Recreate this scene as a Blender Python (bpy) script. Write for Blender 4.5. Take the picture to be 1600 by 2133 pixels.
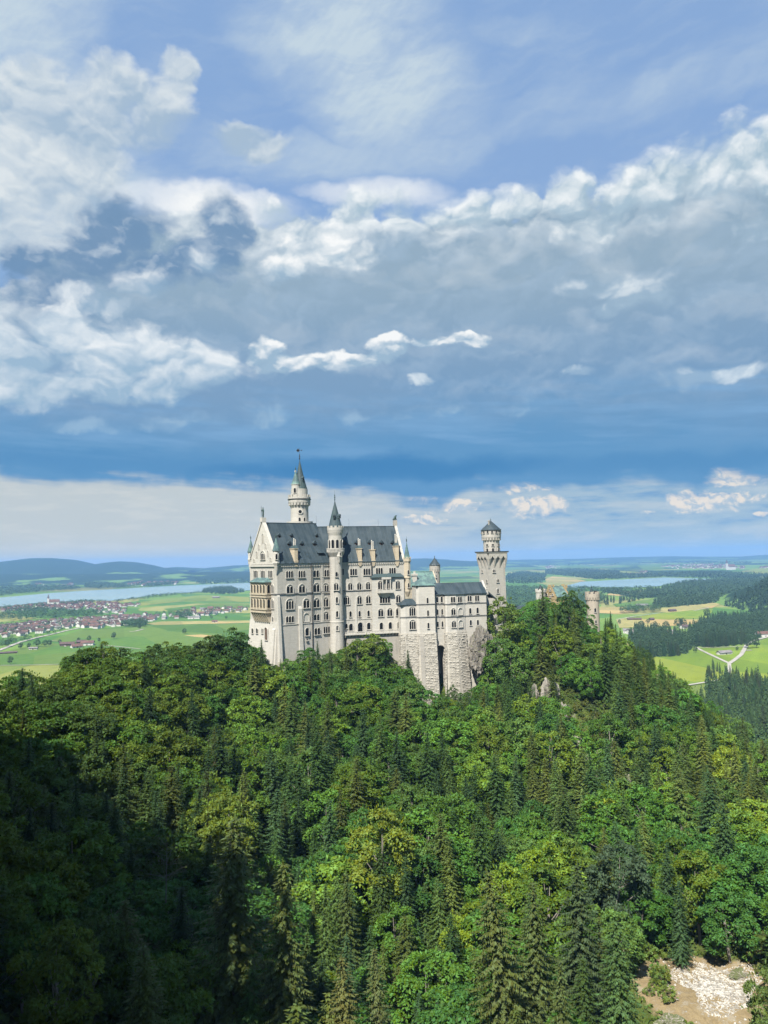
import bpy, bmesh, math, random
import numpy as np
from mathutils import Matrix, Vector, noise as mnoise

for _o in list(bpy.data.objects):
    bpy.data.objects.remove(_o)
SC = bpy.context.scene
COL = SC.collection
R = math.radians

# ---------------------------------------------------------------- camera
CAM_Z = 180.0
PITCH, ROLL = R(3.5), R(-1.2)
cam_data = bpy.data.cameras.new('camera')
cam = bpy.data.objects.new('camera', cam_data)
COL.objects.link(cam)
cam_data.sensor_fit = 'HORIZONTAL'
cam_data.sensor_width = 36.0
cam_data.lens = 36.0
cam_data.clip_start = 0.5
cam_data.clip_end = 120000.0
CAM_M = Matrix.Translation((0, 0, CAM_Z)) @ Matrix.Rotation(R(90) + PITCH, 4, 'X') @ Matrix.Rotation(ROLL, 4, 'Z')
cam.matrix_world = CAM_M
SC.camera = cam
CAM_R = CAM_M.to_3x3()
CAM_INV = CAM_M.inverted()


def ray(px, py):
    """direction of a picture point (photo is 1600 x 2133)"""
    return CAM_R @ Vector(((px - 800) / 1600, -(py - 1066.5) / 1600, -1.0))


def at(px, py, Y):
    d = ray(px, py)
    return Vector((0, 0, CAM_Z)) + d * (Y / d.y)


def on_ground(px, py, z=0.0):
    d = ray(px, py)
    t = (z - CAM_Z) / d.z
    return Vector((d.x * t, d.y * t, z))


def project(p):
    q = CAM_INV @ Vector(p)
    if q.z > -1:
        return None
    return 800 + 1600 * q.x / -q.z, 1066.5 - 1600 * q.y / -q.z


# ---------------------------------------------------------------- light
SUN_EL = 52.0
SUN_H = Vector((-0.37, -0.929)).normalized()           # horizontal direction towards the sun
SUN_V = Vector((SUN_H.x * math.cos(R(SUN_EL)), SUN_H.y * math.cos(R(SUN_EL)), math.sin(R(SUN_EL))))
sun_data = bpy.data.lights.new('sun', 'SUN')
sun_data.energy = 5.0
sun_data.angle = R(0.5)
sun_data.color = (1.0, 0.94, 0.85)
sun = bpy.data.objects.new('sun', sun_data)
COL.objects.link(sun)
sun.location = (-200, -300, 700)
sun.rotation_euler = SUN_V.to_track_quat('Z', 'Y').to_euler()

SC.view_settings.view_transform = 'Standard'
SC.view_settings.look = 'None'
SC.view_settings.exposure = 1.05
SC.view_settings.gamma = 1.0
SC.view_settings.use_curve_mapping = False
SC.render.engine = 'CYCLES'
cy = SC.cycles
cy.use_denoising = True
cy.max_bounces = 5
cy.diffuse_bounces = 2
cy.glossy_bounces = 2
cy.transmission_bounces = 2
cy.transparent_max_bounces = 12
cy.volume_bounces = 0
cy.caustics_reflective = False
cy.caustics_refractive = False
cy.use_adaptive_sampling = True
cy.adaptive_threshold = 0.02
cy.sample_clamp_indirect = 4.0


# ---------------------------------------------------------------- node helper
def srgb(r, g, b):
    f = lambda c: (c / 255 / 12.92) if c <= 10 else ((c / 255 + 0.055) / 1.055) ** 2.4
    return (f(r), f(g), f(b), 1.0)


class Ex:
    """a socket with arithmetic"""
    nt = None

    def __init__(s, sock):
        s.s = sock

    @staticmethod
    def put(node, idx, v):
        if isinstance(v, Ex):
            Ex.nt.links.new(v.s, node.inputs[idx])
        elif v is not None:
            node.inputs[idx].default_value = v

    def op(a, o, b=None, c=None, clamp=False):
        n = Ex.nt.nodes.new('ShaderNodeMath')
        n.operation = o
        n.use_clamp = clamp
        Ex.put(n, 0, a); Ex.put(n, 1, b); Ex.put(n, 2, c)
        return Ex(n.outputs[0])

    def __add__(a, b): return a.op('ADD', b)
    __radd__ = __add__
    def __mul__(a, b): return a.op('MULTIPLY', b)
    __rmul__ = __mul__
    def __sub__(a, b): return a.op('SUBTRACT', b)
    def __rsub__(a, b): return Ex.op(b, 'SUBTRACT', a)
    def __truediv__(a, b): return a.op('DIVIDE', b)
    def mx(a, b): return a.op('MAXIMUM', b)
    def mn(a, b): return a.op('MINIMUM', b)
    def clamp(a): return a.op('ADD', 0.0, clamp=True)

    def step(a, lo, hi, smooth=True, o0=0.0, o1=1.0):
        n = Ex.nt.nodes.new('ShaderNodeMapRange')
        n.interpolation_type = 'SMOOTHSTEP' if smooth else 'LINEAR'
        Ex.put(n, 0, a); Ex.put(n, 1, lo); Ex.put(n, 2, hi); Ex.put(n, 3, o0); Ex.put(n, 4, o1)
        return Ex(n.outputs[0])


def combine(x, y, z=0.0):
    n = Ex.nt.nodes.new('ShaderNodeCombineXYZ')
    Ex.put(n, 0, x); Ex.put(n, 1, y); Ex.put(n, 2, z)
    return Ex(n.outputs[0])


def separate(v):
    n = Ex.nt.nodes.new('ShaderNodeSeparateXYZ')
    Ex.put(n, 0, v)
    return Ex(n.outputs[0]), Ex(n.outputs[1]), Ex(n.outputs[2])


def noise_tex(vec, scale=1.0, detail=3.0, rough=0.5, dist=0.0, dims='3D', out='Factor', lac=2.0):
    n = Ex.nt.nodes.new('ShaderNodeTexNoise')
    n.noise_dimensions = dims
    Ex.put(n, 'Vector', vec)
    n.inputs['Scale'].default_value = scale
    n.inputs['Detail'].default_value = detail
    n.inputs['Roughness'].default_value = rough
    n.inputs['Lacunarity'].default_value = lac
    n.inputs['Distortion'].default_value = dist
    o = [x for x in n.outputs if x.name in (out, {'Factor': 'Fac'}.get(out, out))]
    return Ex(o[0])


def voronoi(vec, scale=1.0, detail=0.0, rough=0.5, dims='2D', out='Distance', feature='F1', rnd=1.0, norm=False):
    n = Ex.nt.nodes.new('ShaderNodeTexVoronoi')
    n.voronoi_dimensions = dims
    n.feature = feature
    Ex.put(n, 'Vector', vec)
    n.inputs['Scale'].default_value = scale
    n.inputs['Randomness'].default_value = rnd
    if 'Detail' in n.inputs:
        n.inputs['Detail'].default_value = detail
        n.inputs['Roughness'].default_value = rough
    n.normalize = norm
    return Ex(n.outputs[out])


def mixc(a, b, t, mode='MIX'):
    n = Ex.nt.nodes.new('ShaderNodeMix')
    n.data_type = 'RGBA'
    n.blend_type = mode
    n.clamp_factor = True
    Ex.put(n, 0, t); Ex.put(n, 6, a); Ex.put(n, 7, b)
    return Ex(n.outputs[2])


def curve(x, pts):
    """pts in 0..1"""
    n = Ex.nt.nodes.new('ShaderNodeFloatCurve')
    c = n.mapping.curves[0]
    while len(c.points) > 2:
        c.points.remove(c.points[1])
    c.points[0].location = pts[0]
    c.points[1].location = pts[-1]
    for p in pts[1:-1]:
        c.points.new(*p)
    for p in c.points:
        p.handle_type = 'AUTO_CLAMPED'
    n.mapping.update()
    Ex.put(n, 'Value', x)
    return Ex(n.outputs[0])


# ---------------------------------------------------------------- sky
def build_world():
    w = bpy.data.worlds.new('World')
    SC.world = w
    w.use_nodes = True
    nt = w.node_tree
    nt.nodes.clear()
    Ex.nt = nt
    out = nt.nodes.new('ShaderNodeOutputWorld')
    bg = nt.nodes.new('ShaderNodeBackground')
    nt.links.new(bg.outputs[0], out.inputs[0])
    sky = nt.nodes.new('ShaderNodeTexSky')
    sky.sky_type = 'NISHITA'
    sky.sun_disc = False
    sky.sun_elevation = R(SUN_EL)
    sky.sun_rotation = math.atan2(SUN_H.x, SUN_H.y)
    sky.altitude = 900
    sky.air_density = 1.0
    sky.dust_density = 0.6
    sky.ozone_density = 2.0
    SKY_STRENGTH = 0.1
    tc = nt.nodes.new('ShaderNodeTexCoord')
    x, y, z = separate(Ex(tc.outputs['Generated']))
    U = x.op('ARCTAN2', y) * 57.29578
    V = z.op('ARCSINE') * 57.29578

    def sph(px, py):
        d = ray(px, py).normalized()
        return math.degrees(math.atan2(d.x, d.y)), math.degrees(math.asin(d.z))

    # wind-torn warp of the sky coordinates
    wc = noise_tex(combine(U * 0.16, V * 0.26), 1.0, 5.0, 0.55, dims='2D', out='Color')
    wx, wy, _ = separate(wc)
    wx, wy = wx - 0.5, wy - 0.5
    u = U + wx * 3.4
    v = V + wy * 2.6
    # finer warp
    fc = noise_tex(combine(U * 0.55, V * 0.8, 0), 1.0, 6.0, 0.6, dims='2D', out='Color')
    fx, fy, _ = separate(fc)
    fx, fy = fx - 0.5, fy - 0.5
    uf = u + fx * 0.7
    vf = v + fy * 0.55

    def blob(px, py, rx, ry, uu=None, vv=None, soft=1.0):
        cx, cy_ = sph(px, py)
        a = ((uu or uf) - cx) * (28.0 / rx)
        b = ((vv or vf) - cy_) * (28.0 / ry)
        d2 = a * a + b * b
        return d2.step(1.0, 1.0 - soft if soft < 1 else 0.0)

    def blobs(lst, uu=None, vv=None):
        t = None
        for e in lst:
            k = e[4] if len(e) > 4 else 1.0
            b = blob(*e[:4], uu=uu, vv=vv) * k
            t = b if t is None else t.mx(b)
        return t

    # billows: puffs at several sizes; taken twice for relief
    def billow(a, b):
        p = combine(a * 0.27, b * 0.36)
        return 1.0 - voronoi(p, 1.0, 4.0, 0.42, '2D')

    h0 = billow(uf + 3.0, vf)
    h1 = billow(uf + 3.0 - 0.16, vf + 0.42)
    relief = (h0 - h1) * 1.5                      # faces turned up and left are lit
    big0 = noise_tex(combine(u * 0.15, v * 0.24, 8.0), 1.0, 4.0, 0.5, dims='3D')
    big1 = noise_tex(combine(u * 0.15 + 0.05, v * 0.24 + 0.26, 8.0), 1.0, 4.0, 0.5, dims='3D')
    swell = (big0 - big1) * 3.0
    soft = noise_tex(combine(u * 0.10, v * 0.2, 4.0), 1.0, 6.0, 0.55, dims='3D')

    def ucurve(pts, v0, v1):
        """edge height by azimuth"""
        p = []
        for (a, b) in pts:
            az, el = sph(a, b)
            p.append(((az + 34) / 68, (el - v0) / (v1 - v0)))
        p = [(0.0, p[0][1])] + p + [(1.0, p[-1][1])]
        return curve(((U + 34) / 68).clamp(), p) * (v1 - v0) + v0

    # --- clear air
    nish = Ex(sky.outputs[0])
    clear = nish
    sc = nt.nodes.new('ShaderNodeVectorMath'); sc.operation = 'MULTIPLY'
    Ex.put(sc, 0, clear); sc.inputs[1].default_value = (SKY_STRENGTH, SKY_STRENGTH, SKY_STRENGTH)
    col = mixc(Ex(sc.outputs[0]), srgb(143, 177, 222), 0.88)     # thin high veil over the clear blue
    low_haze = mixc(col, srgb(128, 170, 205), V.step(26.0, 6.0) * 0.75)
    col = low_haze

    # --- high cirrus veil
    ci = noise_tex(combine(u * 0.09 + v * 0.16, v * 0.42 - u * 0.10, 1.5), 1.0, 7.0, 0.58, dims='3D')
    rip = noise_tex(combine(U * 0.35 + V * 0.5, V * 1.6 - U * 1.4, 9.0), 1.0, 2.0, 0.5, dims='3D')
    veil = blobs([(40, -20, 190, 210, 1.0), (680, 30, 250, 150, 1.0), (800, 150, 230, 170, 1.1), (900, 250, 190, 110, .55),
                  (60, 380, 330, 160, .8), (1250, 225, 380, 52, .42), (1050, 60, 120, 30, .4), (640, 330, 330, 55, .5), (1480, 150, 220, 50, .2)], u, v)
    veil = veil * ci.step(0.12, 0.60) * (0.86 + (rip - 0.5) * 0.5) + ci.step(0.42, 0.75) * V.step(17, 22) * 0.28
    col = mixc(col, srgb(196, 213, 226), (veil * 0.95).clamp())

    # --- torn grey-white cloud, upper left
    cl = blobs([(70, 260, 330, 130), (260, 230, 200, 115), (360, 180, 65, 70, .85), (200, 150, 75, 60, .8), (100, 420, 280, 150, .9),
                (520, 300, 120, 50, .85), (60, 180, 160, 70, .8)])
    clm = (cl * 1.25 + (h0 - 0.62) * 0.6 + (soft - 0.5) * 1.0).step(0.18, 0.85)
    clc = mixc(srgb(168, 190, 210), srgb(224, 231, 234), (relief * 0.8 + 0.40 + swell * 0.7 + (soft - 0.5) * 1.6).clamp())
    col = mixc(col, clc, clm * 0.93)

    # --- bright lens cloud behind the deck's crest
    lens = blobs([(810, 396, 150, 34, .9), (700, 404, 100, 22, .6), (440, 425, 200, 46, 1.), (330, 412, 120, 26, .6)], u, v)
    col = mixc(col, srgb(247, 249, 249), (lens * 1.2 * (0.25 + soft * 1.0)).clamp())

    # --- the deck
    edge = ucurve([(-120, 640), (20, 560), (60, 520), (150, 470), (190, 430), (300, 402), (345, 425), (470, 408), (560, 425), (640, 412), (760, 400), (850, 408),
                   (930, 425), (985, 398), (1060, 402), (1110, 370), (1190, 352), (1250, 392), (1300, 345), (1380, 318), (1480, 295), (1600, 255), (1720, 200)], 10, 40)
    d = edge - V + (h0 - 0.62) * 1.9 + fy * 1.2
    deck = d.step(0.0, 0.75)
    deep = ucurve([(-100, 860), (200, 890), (500, 900), (800, 880), (1200, 850), (1600, 860)], 0, 20)
    base = mixc(srgb(149, 174, 194), srgb(126, 160, 193), V.step(21, 12.5))
    base = mixc(base, srgb(98, 152, 197), (deep - V + (soft - 0.5) * 7.0 + fy * 1.0).step(-4.0, 3.2))
    base = mixc(base, srgb(64, 130, 184), (blobs([(300, 965, 800, 30, .35), (780, 975, 520, 40, 1.0), (1400, 960, 420, 30, .4)], u, v) * 0.9))
    base = mixc(base, srgb(168, 192, 214), ((soft - 0.42) * 2.4 + relief * 0.9).clamp() * V.step(8.5, 14) * 0.55)
    rim = (d.step(5.2, 0.1)) * 0.80
    streak = noise_tex(combine(U * 0.11, V * 0.95 + U * 0.05, 2.0), 1.0, 6.0, 0.58, dims='3D')
    base = mixc(base, srgb(128, 172, 212), (streak - 0.46).op('MULTIPLY', 4.5).clamp() * V.step(13.5, 11) * V.step(6.8, 9.0) * 0.75)
    lit = rim * (0.6 + relief * 1.0 + swell * 0.6) + swell * 0.34 * V.step(9, 14)
    dk = mixc(base, srgb(240, 245, 247), lit.clamp())
    col = mixc(col, dk, deck)

    # --- cumulus heaps in front of the deck, farthest first
    def field(lst, uu, vv):
        t = None
        for px, py, rx, ry in lst:
            cx, cy_ = sph(px, py)
            a = (uu - cx) * (28.0 / rx)
            b = (vv - cy_) * (28.0 / ry)
            e = 1.0 - (a * a + b * b)
            t = e if t is None else t.mx(e)
        return t

    def cumulus(col, lst, white, grey, gain=0.75, bias=0.15, amp=1.1, alpha=1.0, soft_=0.35, rel=1.3):
        t0 = field(lst, uf, vf)
        t1 = field(lst, uf - 0.25, vf + 0.75)
        mask = (t0 + (h0 - 0.50) * amp + fy * 0.5 + 0.12).step(0.0, soft_) * alpha * (t0.mx(-0.6) - t1.mx(-0.9)).step(-0.95, -0.05, True, 0.25, 1.0)
        light = (t0.mx(-0.3) - t1.mx(-0.6)) * gain * 0.8 + relief * rel + (h0 - 0.50) * rel * 0.7 + swell * 0.6 + bias
        return mixc(col, mixc(grey, white, light.clamp()), mask)

    col = cumulus(col, [(740, 436, 120, 46), (870, 446, 120, 52), (985, 440, 80, 50), (1090, 432, 90, 46), (1165, 408, 92, 54), (1250, 462, 110, 56), (1330, 404, 110, 80), (1450, 352, 150, 74), (1565, 320, 130, 80)],
                  srgb(244, 248, 249), srgb(172, 196, 212), 0.6, 0.38, 1.2, 0.9, 1.0, 0.9)
    col = cumulus(col, [(650, 480, 110, 66), (600, 556, 85, 36), (690, 540, 110, 44), (560, 440, 80, 40)], srgb(252, 253, 252), srgb(180, 201, 216), 0.6, 0.45, 1.2, 0.95, 1.0, 0.9)
    col = cumulus(col, [(262, 468, 108, 76), (205, 540, 96, 84), (470, 470, 74, 70), (430, 540, 110, 66), (330, 560, 160, 60), (60, 556, 56, 50), (120, 610, 120, 60)], srgb(202, 215, 226), srgb(112, 146, 181), 0.6, 0.0, 1.0, 0.92, 0.7, 1.0)
    col = cumulus(col, [(290, 596, 110, 30), (200, 620, 110, 36), (590, 580, 60, 26), (430, 560, 60, 34)], srgb(234, 240, 244), srgb(158, 186, 208), 0.5, 0.3, 1.0, 0.8, 1.2, 0.8)
    col = cumulus(col, [(1290, 590, 130, 40), (1330, 630, 150, 34), (1540, 430, 80, 46), (1500, 392, 60, 28), (1575, 470, 70, 40)], srgb(232, 239, 243), srgb(166, 191, 210), 0.4, 0.2, 1.2, 0.75, 1.2)
    col = cumulus(col, [(52, 742, 80, 100), (125, 704, 105, 76), (240, 744, 150, 84), (375, 764, 140, 66), (60, 800, 130, 54), (430, 772, 80, 46), (230, 804, 220, 46)], srgb(238, 243, 246), srgb(158, 187, 210), 0.75, 0.42, 0.8, 0.95, 0.7, 0.6)
    col = cumulus(col, [(540, 726, 58, 38), (600, 756, 90, 28), (690, 748, 90, 30), (812, 724, 56, 30), (760, 744, 90, 24), (955, 702, 64, 20), (905, 712, 50, 16), (992, 706, 40, 18)], srgb(252, 253, 252), srgb(158, 186, 208), 0.6, 0.12, 1.0, 0.95, 0.5)
    col = cumulus(col, [(1212, 775, 42, 13), (868, 786, 30, 14), (1480, 790, 130, 26)], srgb(226, 236, 242), srgb(158, 186, 210), 0.5, 0.15, 0.7, 0.8, 0.9)
    col = cumulus(col, [(560, 866, 100, 28), (640, 850, 70, 30), (740, 872, 60, 22), (400, 884, 130, 20), (230, 892, 180, 18), (900, 862, 130, 26), (1130, 850, 120, 26)], srgb(164, 195, 219), srgb(120, 166, 206), 0.4, 0.3, 1.2, 0.6, 1.3)

    # --- pale strip under the deck, down to the horizon
    e2 = ucurve([(-100, 972), (0, 975), (230, 984), (450, 992), (640, 1002), (800, 1015), (900, 1040), (985, 1000), (1080, 996), (1190, 990), (1230, 1000), (1300, 985), (1450, 1000), (1500, 975), (1600, 980), (1700, 985)], 0, 15)
    d2 = e2 - V + (streak - 0.5) * 2.6 + (h0 - 0.62) * 0.7 + fy * 0.5
    strip = d2.step(-0.35, 0.95)
    sb = mixc(srgb(197, 205, 206), srgb(160, 188, 208), U.step(-8, 18))
    sb = mixc(sb, mixc(srgb(206, 209, 202), srgb(172, 196, 212), U.step(-4, 16)), V.step(4.0, 0.8) * 0.8)
    st2 = noise_tex(combine(U * 0.2, V * 1.1, 7.0), 1.0, 6.0, 0.6, dims='3D')
    sb = mixc(sb, srgb(112, 160, 204), (st2.step(0.5, 0.66) * U.step(-2, 6) * V.step(0.8, 2.6) * 0.75))
    sb = mixc(sb, srgb(226, 225, 218), st2.step(0.52, 0.36) * 0.3)
    p2 = combine(uf * 0.9, vf * 1.25 + 4.0)
    g0 = 1.0 - voronoi(p2, 1.0, 3.0, 0.55, '2D')
    g1 = 1.0 - voronoi(combine(uf * 0.9 + 0.12, vf * 1.25 + 4.3), 1.0, 3.0, 0.55, '2D')
    warm = blobs([(1080, 1012, 130, 26, .8), (1120, 1055, 110, 34, 1.), (960, 1055, 60, 24, 1.), (890, 1035, 60, 22, .8), (880, 1080, 80, 18, .8), (1540, 990, 105, 34, 1.), (1440, 1045, 85, 34, 1.),
                  (1520, 1040, 90, 18, .9), (1350, 1068, 25, 8, .8), (1590, 1068, 26, 10, .9), (1480, 1060, 80, 14, .6)], U + fx * 1.2, V + fy * 0.9)
    wm = (warm * 1.3 + (g0 - 0.62) * 0.7).step(0.25, 0.95)
    wcol = mixc(srgb(190, 203, 213), srgb(246, 234, 218), ((g0 - g1) * 1.8 + 0.45 + (warm - 0.6) * 0.6).clamp())
    sb = mixc(sb, wcol, wm * 0.9)
    col = mixc(col, sb, strip)
    nt.links.new(col.s, bg.inputs[0])
    bg.inputs[1].default_value = 0.483
    w.cycles.sampling_method = 'MANUAL'
    w.cycles.sample_map_resolution = 256


build_world()

# ================================================================ helpers
WORLD = {}                                     # world matrix of every object that may become a parent


def tag(o, label=None, cat=None, group=None, kind=None):
    if label: o['label'] = label
    if cat: o['category'] = cat
    if group: o['group'] = group
    if kind: o['kind'] = kind
    return o


def link(o, frame=None, parent=None):
    frame = frame or Matrix()
    COL.objects.link(o)
    WORLD[o.name] = frame
    if parent is not None:
        o.parent = parent
        o.matrix_basis = WORLD[parent.name].inverted() @ frame
    else:
        o.matrix_basis = frame
    return o


def empty(name, loc, label, cat, group=None):
    o = bpy.data.objects.new(name, None)
    o.empty_display_size = 2
    link(o, Matrix.Translation(loc))
    return tag(o, label, cat, group)


def frame_at(origin, theta):
    """x along a wall, y into the building, z up"""
    return Matrix.Translation((origin[0], origin[1], 0)) @ Matrix.Rotation(theta, 4, 'Z')


def hit(frame, px, py, y=0.0):
    """where the sight line of a picture point meets the wall plane at depth y of a frame"""
    inv = frame.inverted()
    o = inv @ Vector((0, 0, CAM_Z))
    d = inv.to_3x3() @ ray(px, py)
    return o + d * ((y - o.y) / d.y)


def hitplane(frame, px, py, p0, n):
    inv = frame.inverted()
    o = inv @ Vector((0, 0, CAM_Z))
    d = inv.to_3x3() @ ray(px, py)
    p0, n = Vector(p0), Vector(n)
    return o + d * ((p0 - o).dot(n) / d.dot(n))


class MB:
    def __init__(s):
        s.v, s.f, s.m = [], [], []
        s.cur = 0

    def mat(s, i):
        s.cur = i
        return s

    def add(s, verts, faces):
        b = len(s.v)
        s.v.extend([tuple(p) for p in verts])
        for f in faces:
            s.f.append([b + i for i in f])
            s.m.append(s.cur)
        return s

    def poly(s, pts):
        return s.add(pts, [range(len(pts))])

    def box(s, x0, x1, y0, y1, z0, z1):
        return s.frustum((x0, x1, y0, y1, z0), (x0, x1, y0, y1, z1))

    def frustum(s, a, b):
        x0, x1, y0, y1, z0 = a
        X0, X1, Y0, Y1, z1 = b
        v = [(x0, y0, z0), (x1, y0, z0), (x1, y1, z0), (x0, y1, z0), (X0, Y0, z1), (X1, Y0, z1), (X1, Y1, z1), (X0, Y1, z1)]
        return s.add(v, [(3, 2, 1, 0), (4, 5, 6, 7), (0, 1, 5, 4), (1, 2, 6, 5), (2, 3, 7, 6), (3, 0, 4, 7)])

    def prism(s, pts, z0, z1, pts1=None):
        """a ground plan (counter-clockwise) raised from z0 to z1"""
        n = len(pts)
        pts1 = pts1 or pts
        v = [(p[0], p[1], z0) for p in pts] + [(p[0], p[1], z1) for p in pts1]
        f = [list(range(n - 1, -1, -1)), list(range(n, 2 * n))]
        f += [(i, (i + 1) % n, n + (i + 1) % n, n + i) for i in range(n)]
        return s.add(v, f)

    def slab(s, pts, y0, y1):
        """an outline in x,z given a thickness along y"""
        n = len(pts)
        v = [(p[0], y0, p[1]) for p in pts] + [(p[0], y1, p[1]) for p in pts]
        f = [list(range(n)), list(range(2 * n - 1, n - 1, -1))]
        f += [((i + 1) % n, i, n + i, n + (i + 1) % n) for i in range(n)]
        return s.add(v, f)

    def slabx(s, pts, x0, x1):
        n = len(pts)
        v = [(x0, p[0], p[1]) for p in pts] + [(x1, p[0], p[1]) for p in pts]
        f = [list(range(n - 1, -1, -1)), list(range(n, 2 * n))]
        f += [(i, (i + 1) % n, n + (i + 1) % n, n + i) for i in range(n)]
        return s.add(v, f)

    def lathe(s, prof, cx=0, cy=0, seg=24, a0=0.0, cap=True):
        v, f = [], []
        for (r, z) in prof:
            for k in range(seg):
                a = a0 + 2 * math.pi * k / seg
                v.append((cx + r * math.cos(a), cy + r * math.sin(a), z))
        for i in range(len(prof) - 1):
            for k in range(seg):
                k2 = (k + 1) % seg
                f.append((i * seg + k, i * seg + k2, (i + 1) * seg + k2, (i + 1) * seg + k))
        if cap:
            f.append(list(range(seg - 1, -1, -1)))
            f.append([(len(prof) - 1) * seg + k for k in range(seg)])
        return s.add(v, f)

    def tube(s, p0, p1, r0, r1=None, seg=8):
        r1 = r0 if r1 is None else r1
        p0, p1 = Vector(p0), Vector(p1)
        d = (p1 - p0).normalized()
        a = d.orthogonal().normalized()
        b = d.cross(a)
        v = []
        for p, r in ((p0, r0), (p1, r1)):
            for k in range(seg):
                t = 2 * math.pi * k / seg
                v.append(p + (a * math.cos(t) + b * math.sin(t)) * r)
        f = [(k, (k + 1) % seg, seg + (k + 1) % seg, seg + k) for k in range(seg)]
        f += [list(range(seg - 1, -1, -1)), list(range(seg, 2 * seg))]
        return s.add(v, f)

    def ringboxes(s, cx, cy, r0, r1, z0, z1, n, fill=0.5, a0=0.0):
        """blocks round a circle: merlons or corbels"""
        for k in range(n):
            a = a0 + 2 * math.pi * k / n
            h = math.pi / n * fill
            q = []
            for z in (z0, z1):
                for (r, t) in ((r0, a - h), (r1, a - h), (r1, a + h), (r0, a + h)):
                    q.append((cx + r * math.cos(t), cy + r * math.sin(t), z))
            s.add(q, [(3, 2, 1, 0), (4, 5, 6, 7), (0, 1, 5, 4), (1, 2, 6, 5), (2, 3, 7, 6), (3, 0, 4, 7)])
        return s

    def mesh(s, name, mats, smooth=False):
        me = bpy.data.meshes.new(name)
        me.from_pydata(s.v, [], s.f)
        for m in mats:
            me.materials.append(m)
        if len(mats) > 1:
            me.polygons.foreach_set('material_index', s.m)
        if smooth:
            me.polygons.foreach_set('use_smooth', [True] * len(me.polygons))
        me.update()
        return me

    def build(s, name, mats, frame=None, parent=None, smooth=False):
        mats = mats if isinstance(mats, (list, tuple)) else [mats]
        return link(bpy.data.objects.new(name, s.mesh(name, mats, smooth)), frame, parent)


def np_mesh(name, V, F, mats, midx=None, smooth=False):
    """V (n,3), F (m,k) arrays -> mesh"""
    me = bpy.data.meshes.new(name)
    V = np.asarray(V, np.float32)
    F = np.asarray(F, np.int32)
    k = F.shape[1]
    me.vertices.add(len(V))
    me.vertices.foreach_set('co', V.ravel())
    me.loops.add(F.size)
    me.loops.foreach_set('vertex_index', F.ravel())
    me.polygons.add(len(F))
    me.polygons.foreach_set('loop_start', np.arange(0, F.size, k, dtype=np.int32))
    me.polygons.foreach_set('loop_total', np.full(len(F), k, np.int32))
    for m in mats:
        me.materials.append(m)
    if midx is not None:
        me.polygons.foreach_set('material_index', np.asarray(midx, np.int32))
    if smooth:
        me.polygons.foreach_set('use_smooth', np.ones(len(F), bool))
    me.update()
    me.validate()
    return me


# ---------------------------------------------------------------- materials
def material(name):
    m = bpy.data.materials.new(name)
    m.use_nodes = True
    nt = m.node_tree
    Ex.nt = nt
    b = nt.nodes['Principled BSDF']
    tc = nt.nodes.new('ShaderNodeTexCoord')
    geo = nt.nodes.new('ShaderNodeNewGeometry')
    return m, nt, b, Ex(tc.outputs['Object']), Ex(geo.outputs['Position'])


def bump(nt, b, h, strength, dist):
    n = nt.nodes.new('ShaderNodeBump')
    n.inputs['Strength'].default_value = strength
    n.inputs['Distance'].default_value = dist
    Ex.put(n, 'Height', h)
    nt.links.new(n.outputs[0], b.inputs['Normal'])


def stone_mat(name, c0, c1, bw=1.1, bh=0.5, stain=0.35, joint=0.75, mscale=1.0, rough=0.9):
    """coursed masonry with water streaks and blotches"""
    m, nt, b, obj, pos = material(name)
    x, y, z = separate(obj)
    br = nt.nodes.new('ShaderNodeTexBrick')
    Ex.put(br, 'Vector', combine(x + y, z))
    br.inputs['Scale'].default_value = 1.0
    br.inputs['Brick Width'].default_value = bw
    br.inputs['Row Height'].default_value = bh
    br.inputs['Mortar Size'].default_value = 0.035
    br.inputs['Mortar Smooth'].default_value = 0.4
    br.inputs['Bias'].default_value = 0.0
    br.inputs['Color1'].default_value = c0
    br.inputs['Color2'].default_value = c1
    br.inputs['Mortar'].default_value = tuple(c * joint for c in c0[:3]) + (1,)
    col = Ex(br.outputs['Color'])
    px, py, pz = separate(pos)
    blot = noise_tex(pos, 0.10, 5, 0.6)
    col = mixc(col, tuple(c * 0.72 for c in c0[:3]) + (1,), blot.step(0.48, 0.75) * 0.55)
    course = noise_tex(combine(pz * 1.9, 0.0, 0.0), 1.0, 2, 0.5)
    col = mixc(col, tuple(c * 0.80 for c in c0[:3]) + (1,), course.step(0.4, 0.7) * 0.45)
    streak = noise_tex(combine(px * 0.55, py * 0.55, pz * 0.045), 1.0, 5, 0.65)
    col = mixc(col, (c0[0] * 0.40, c0[1] * 0.41, c0[2] * 0.42, 1), streak.step(0.50, 0.74) * stain * 1.2)
    fine = noise_tex(pos, 1.6, 3, 0.6)
    col = mixc(col, tuple(c * 0.8 for c in c0[:3]) + (1,), fine.step(0.45, 0.8) * 0.3)
    Ex.put(b, 'Base Color', col)
    b.inputs['Roughness'].default_value = rough
    b.inputs['Specular IOR Level'].default_value = 0.2
    bump(nt, b, fine * 0.5 + Ex(br.outputs['Fac']) * -0.6, 0.5, 0.08)
    return m


def plain_mat(name, c, rough=0.7, var=0.25, scale=0.6, metallic=0.0, spec=0.3):
    m, nt, b, obj, pos = material(name)
    n = noise_tex(pos, scale, 4, 0.6)
    Ex.put(b, 'Base Color', mixc(c, tuple(k * (1 - var) * 0.8 for k in c[:3]) + (1,), n.step(0.35, 0.75)))
    b.inputs['Roughness'].default_value = rough
    b.inputs['Metallic'].default_value = metallic
    b.inputs['Specular IOR Level'].default_value = spec
    return m


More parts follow.
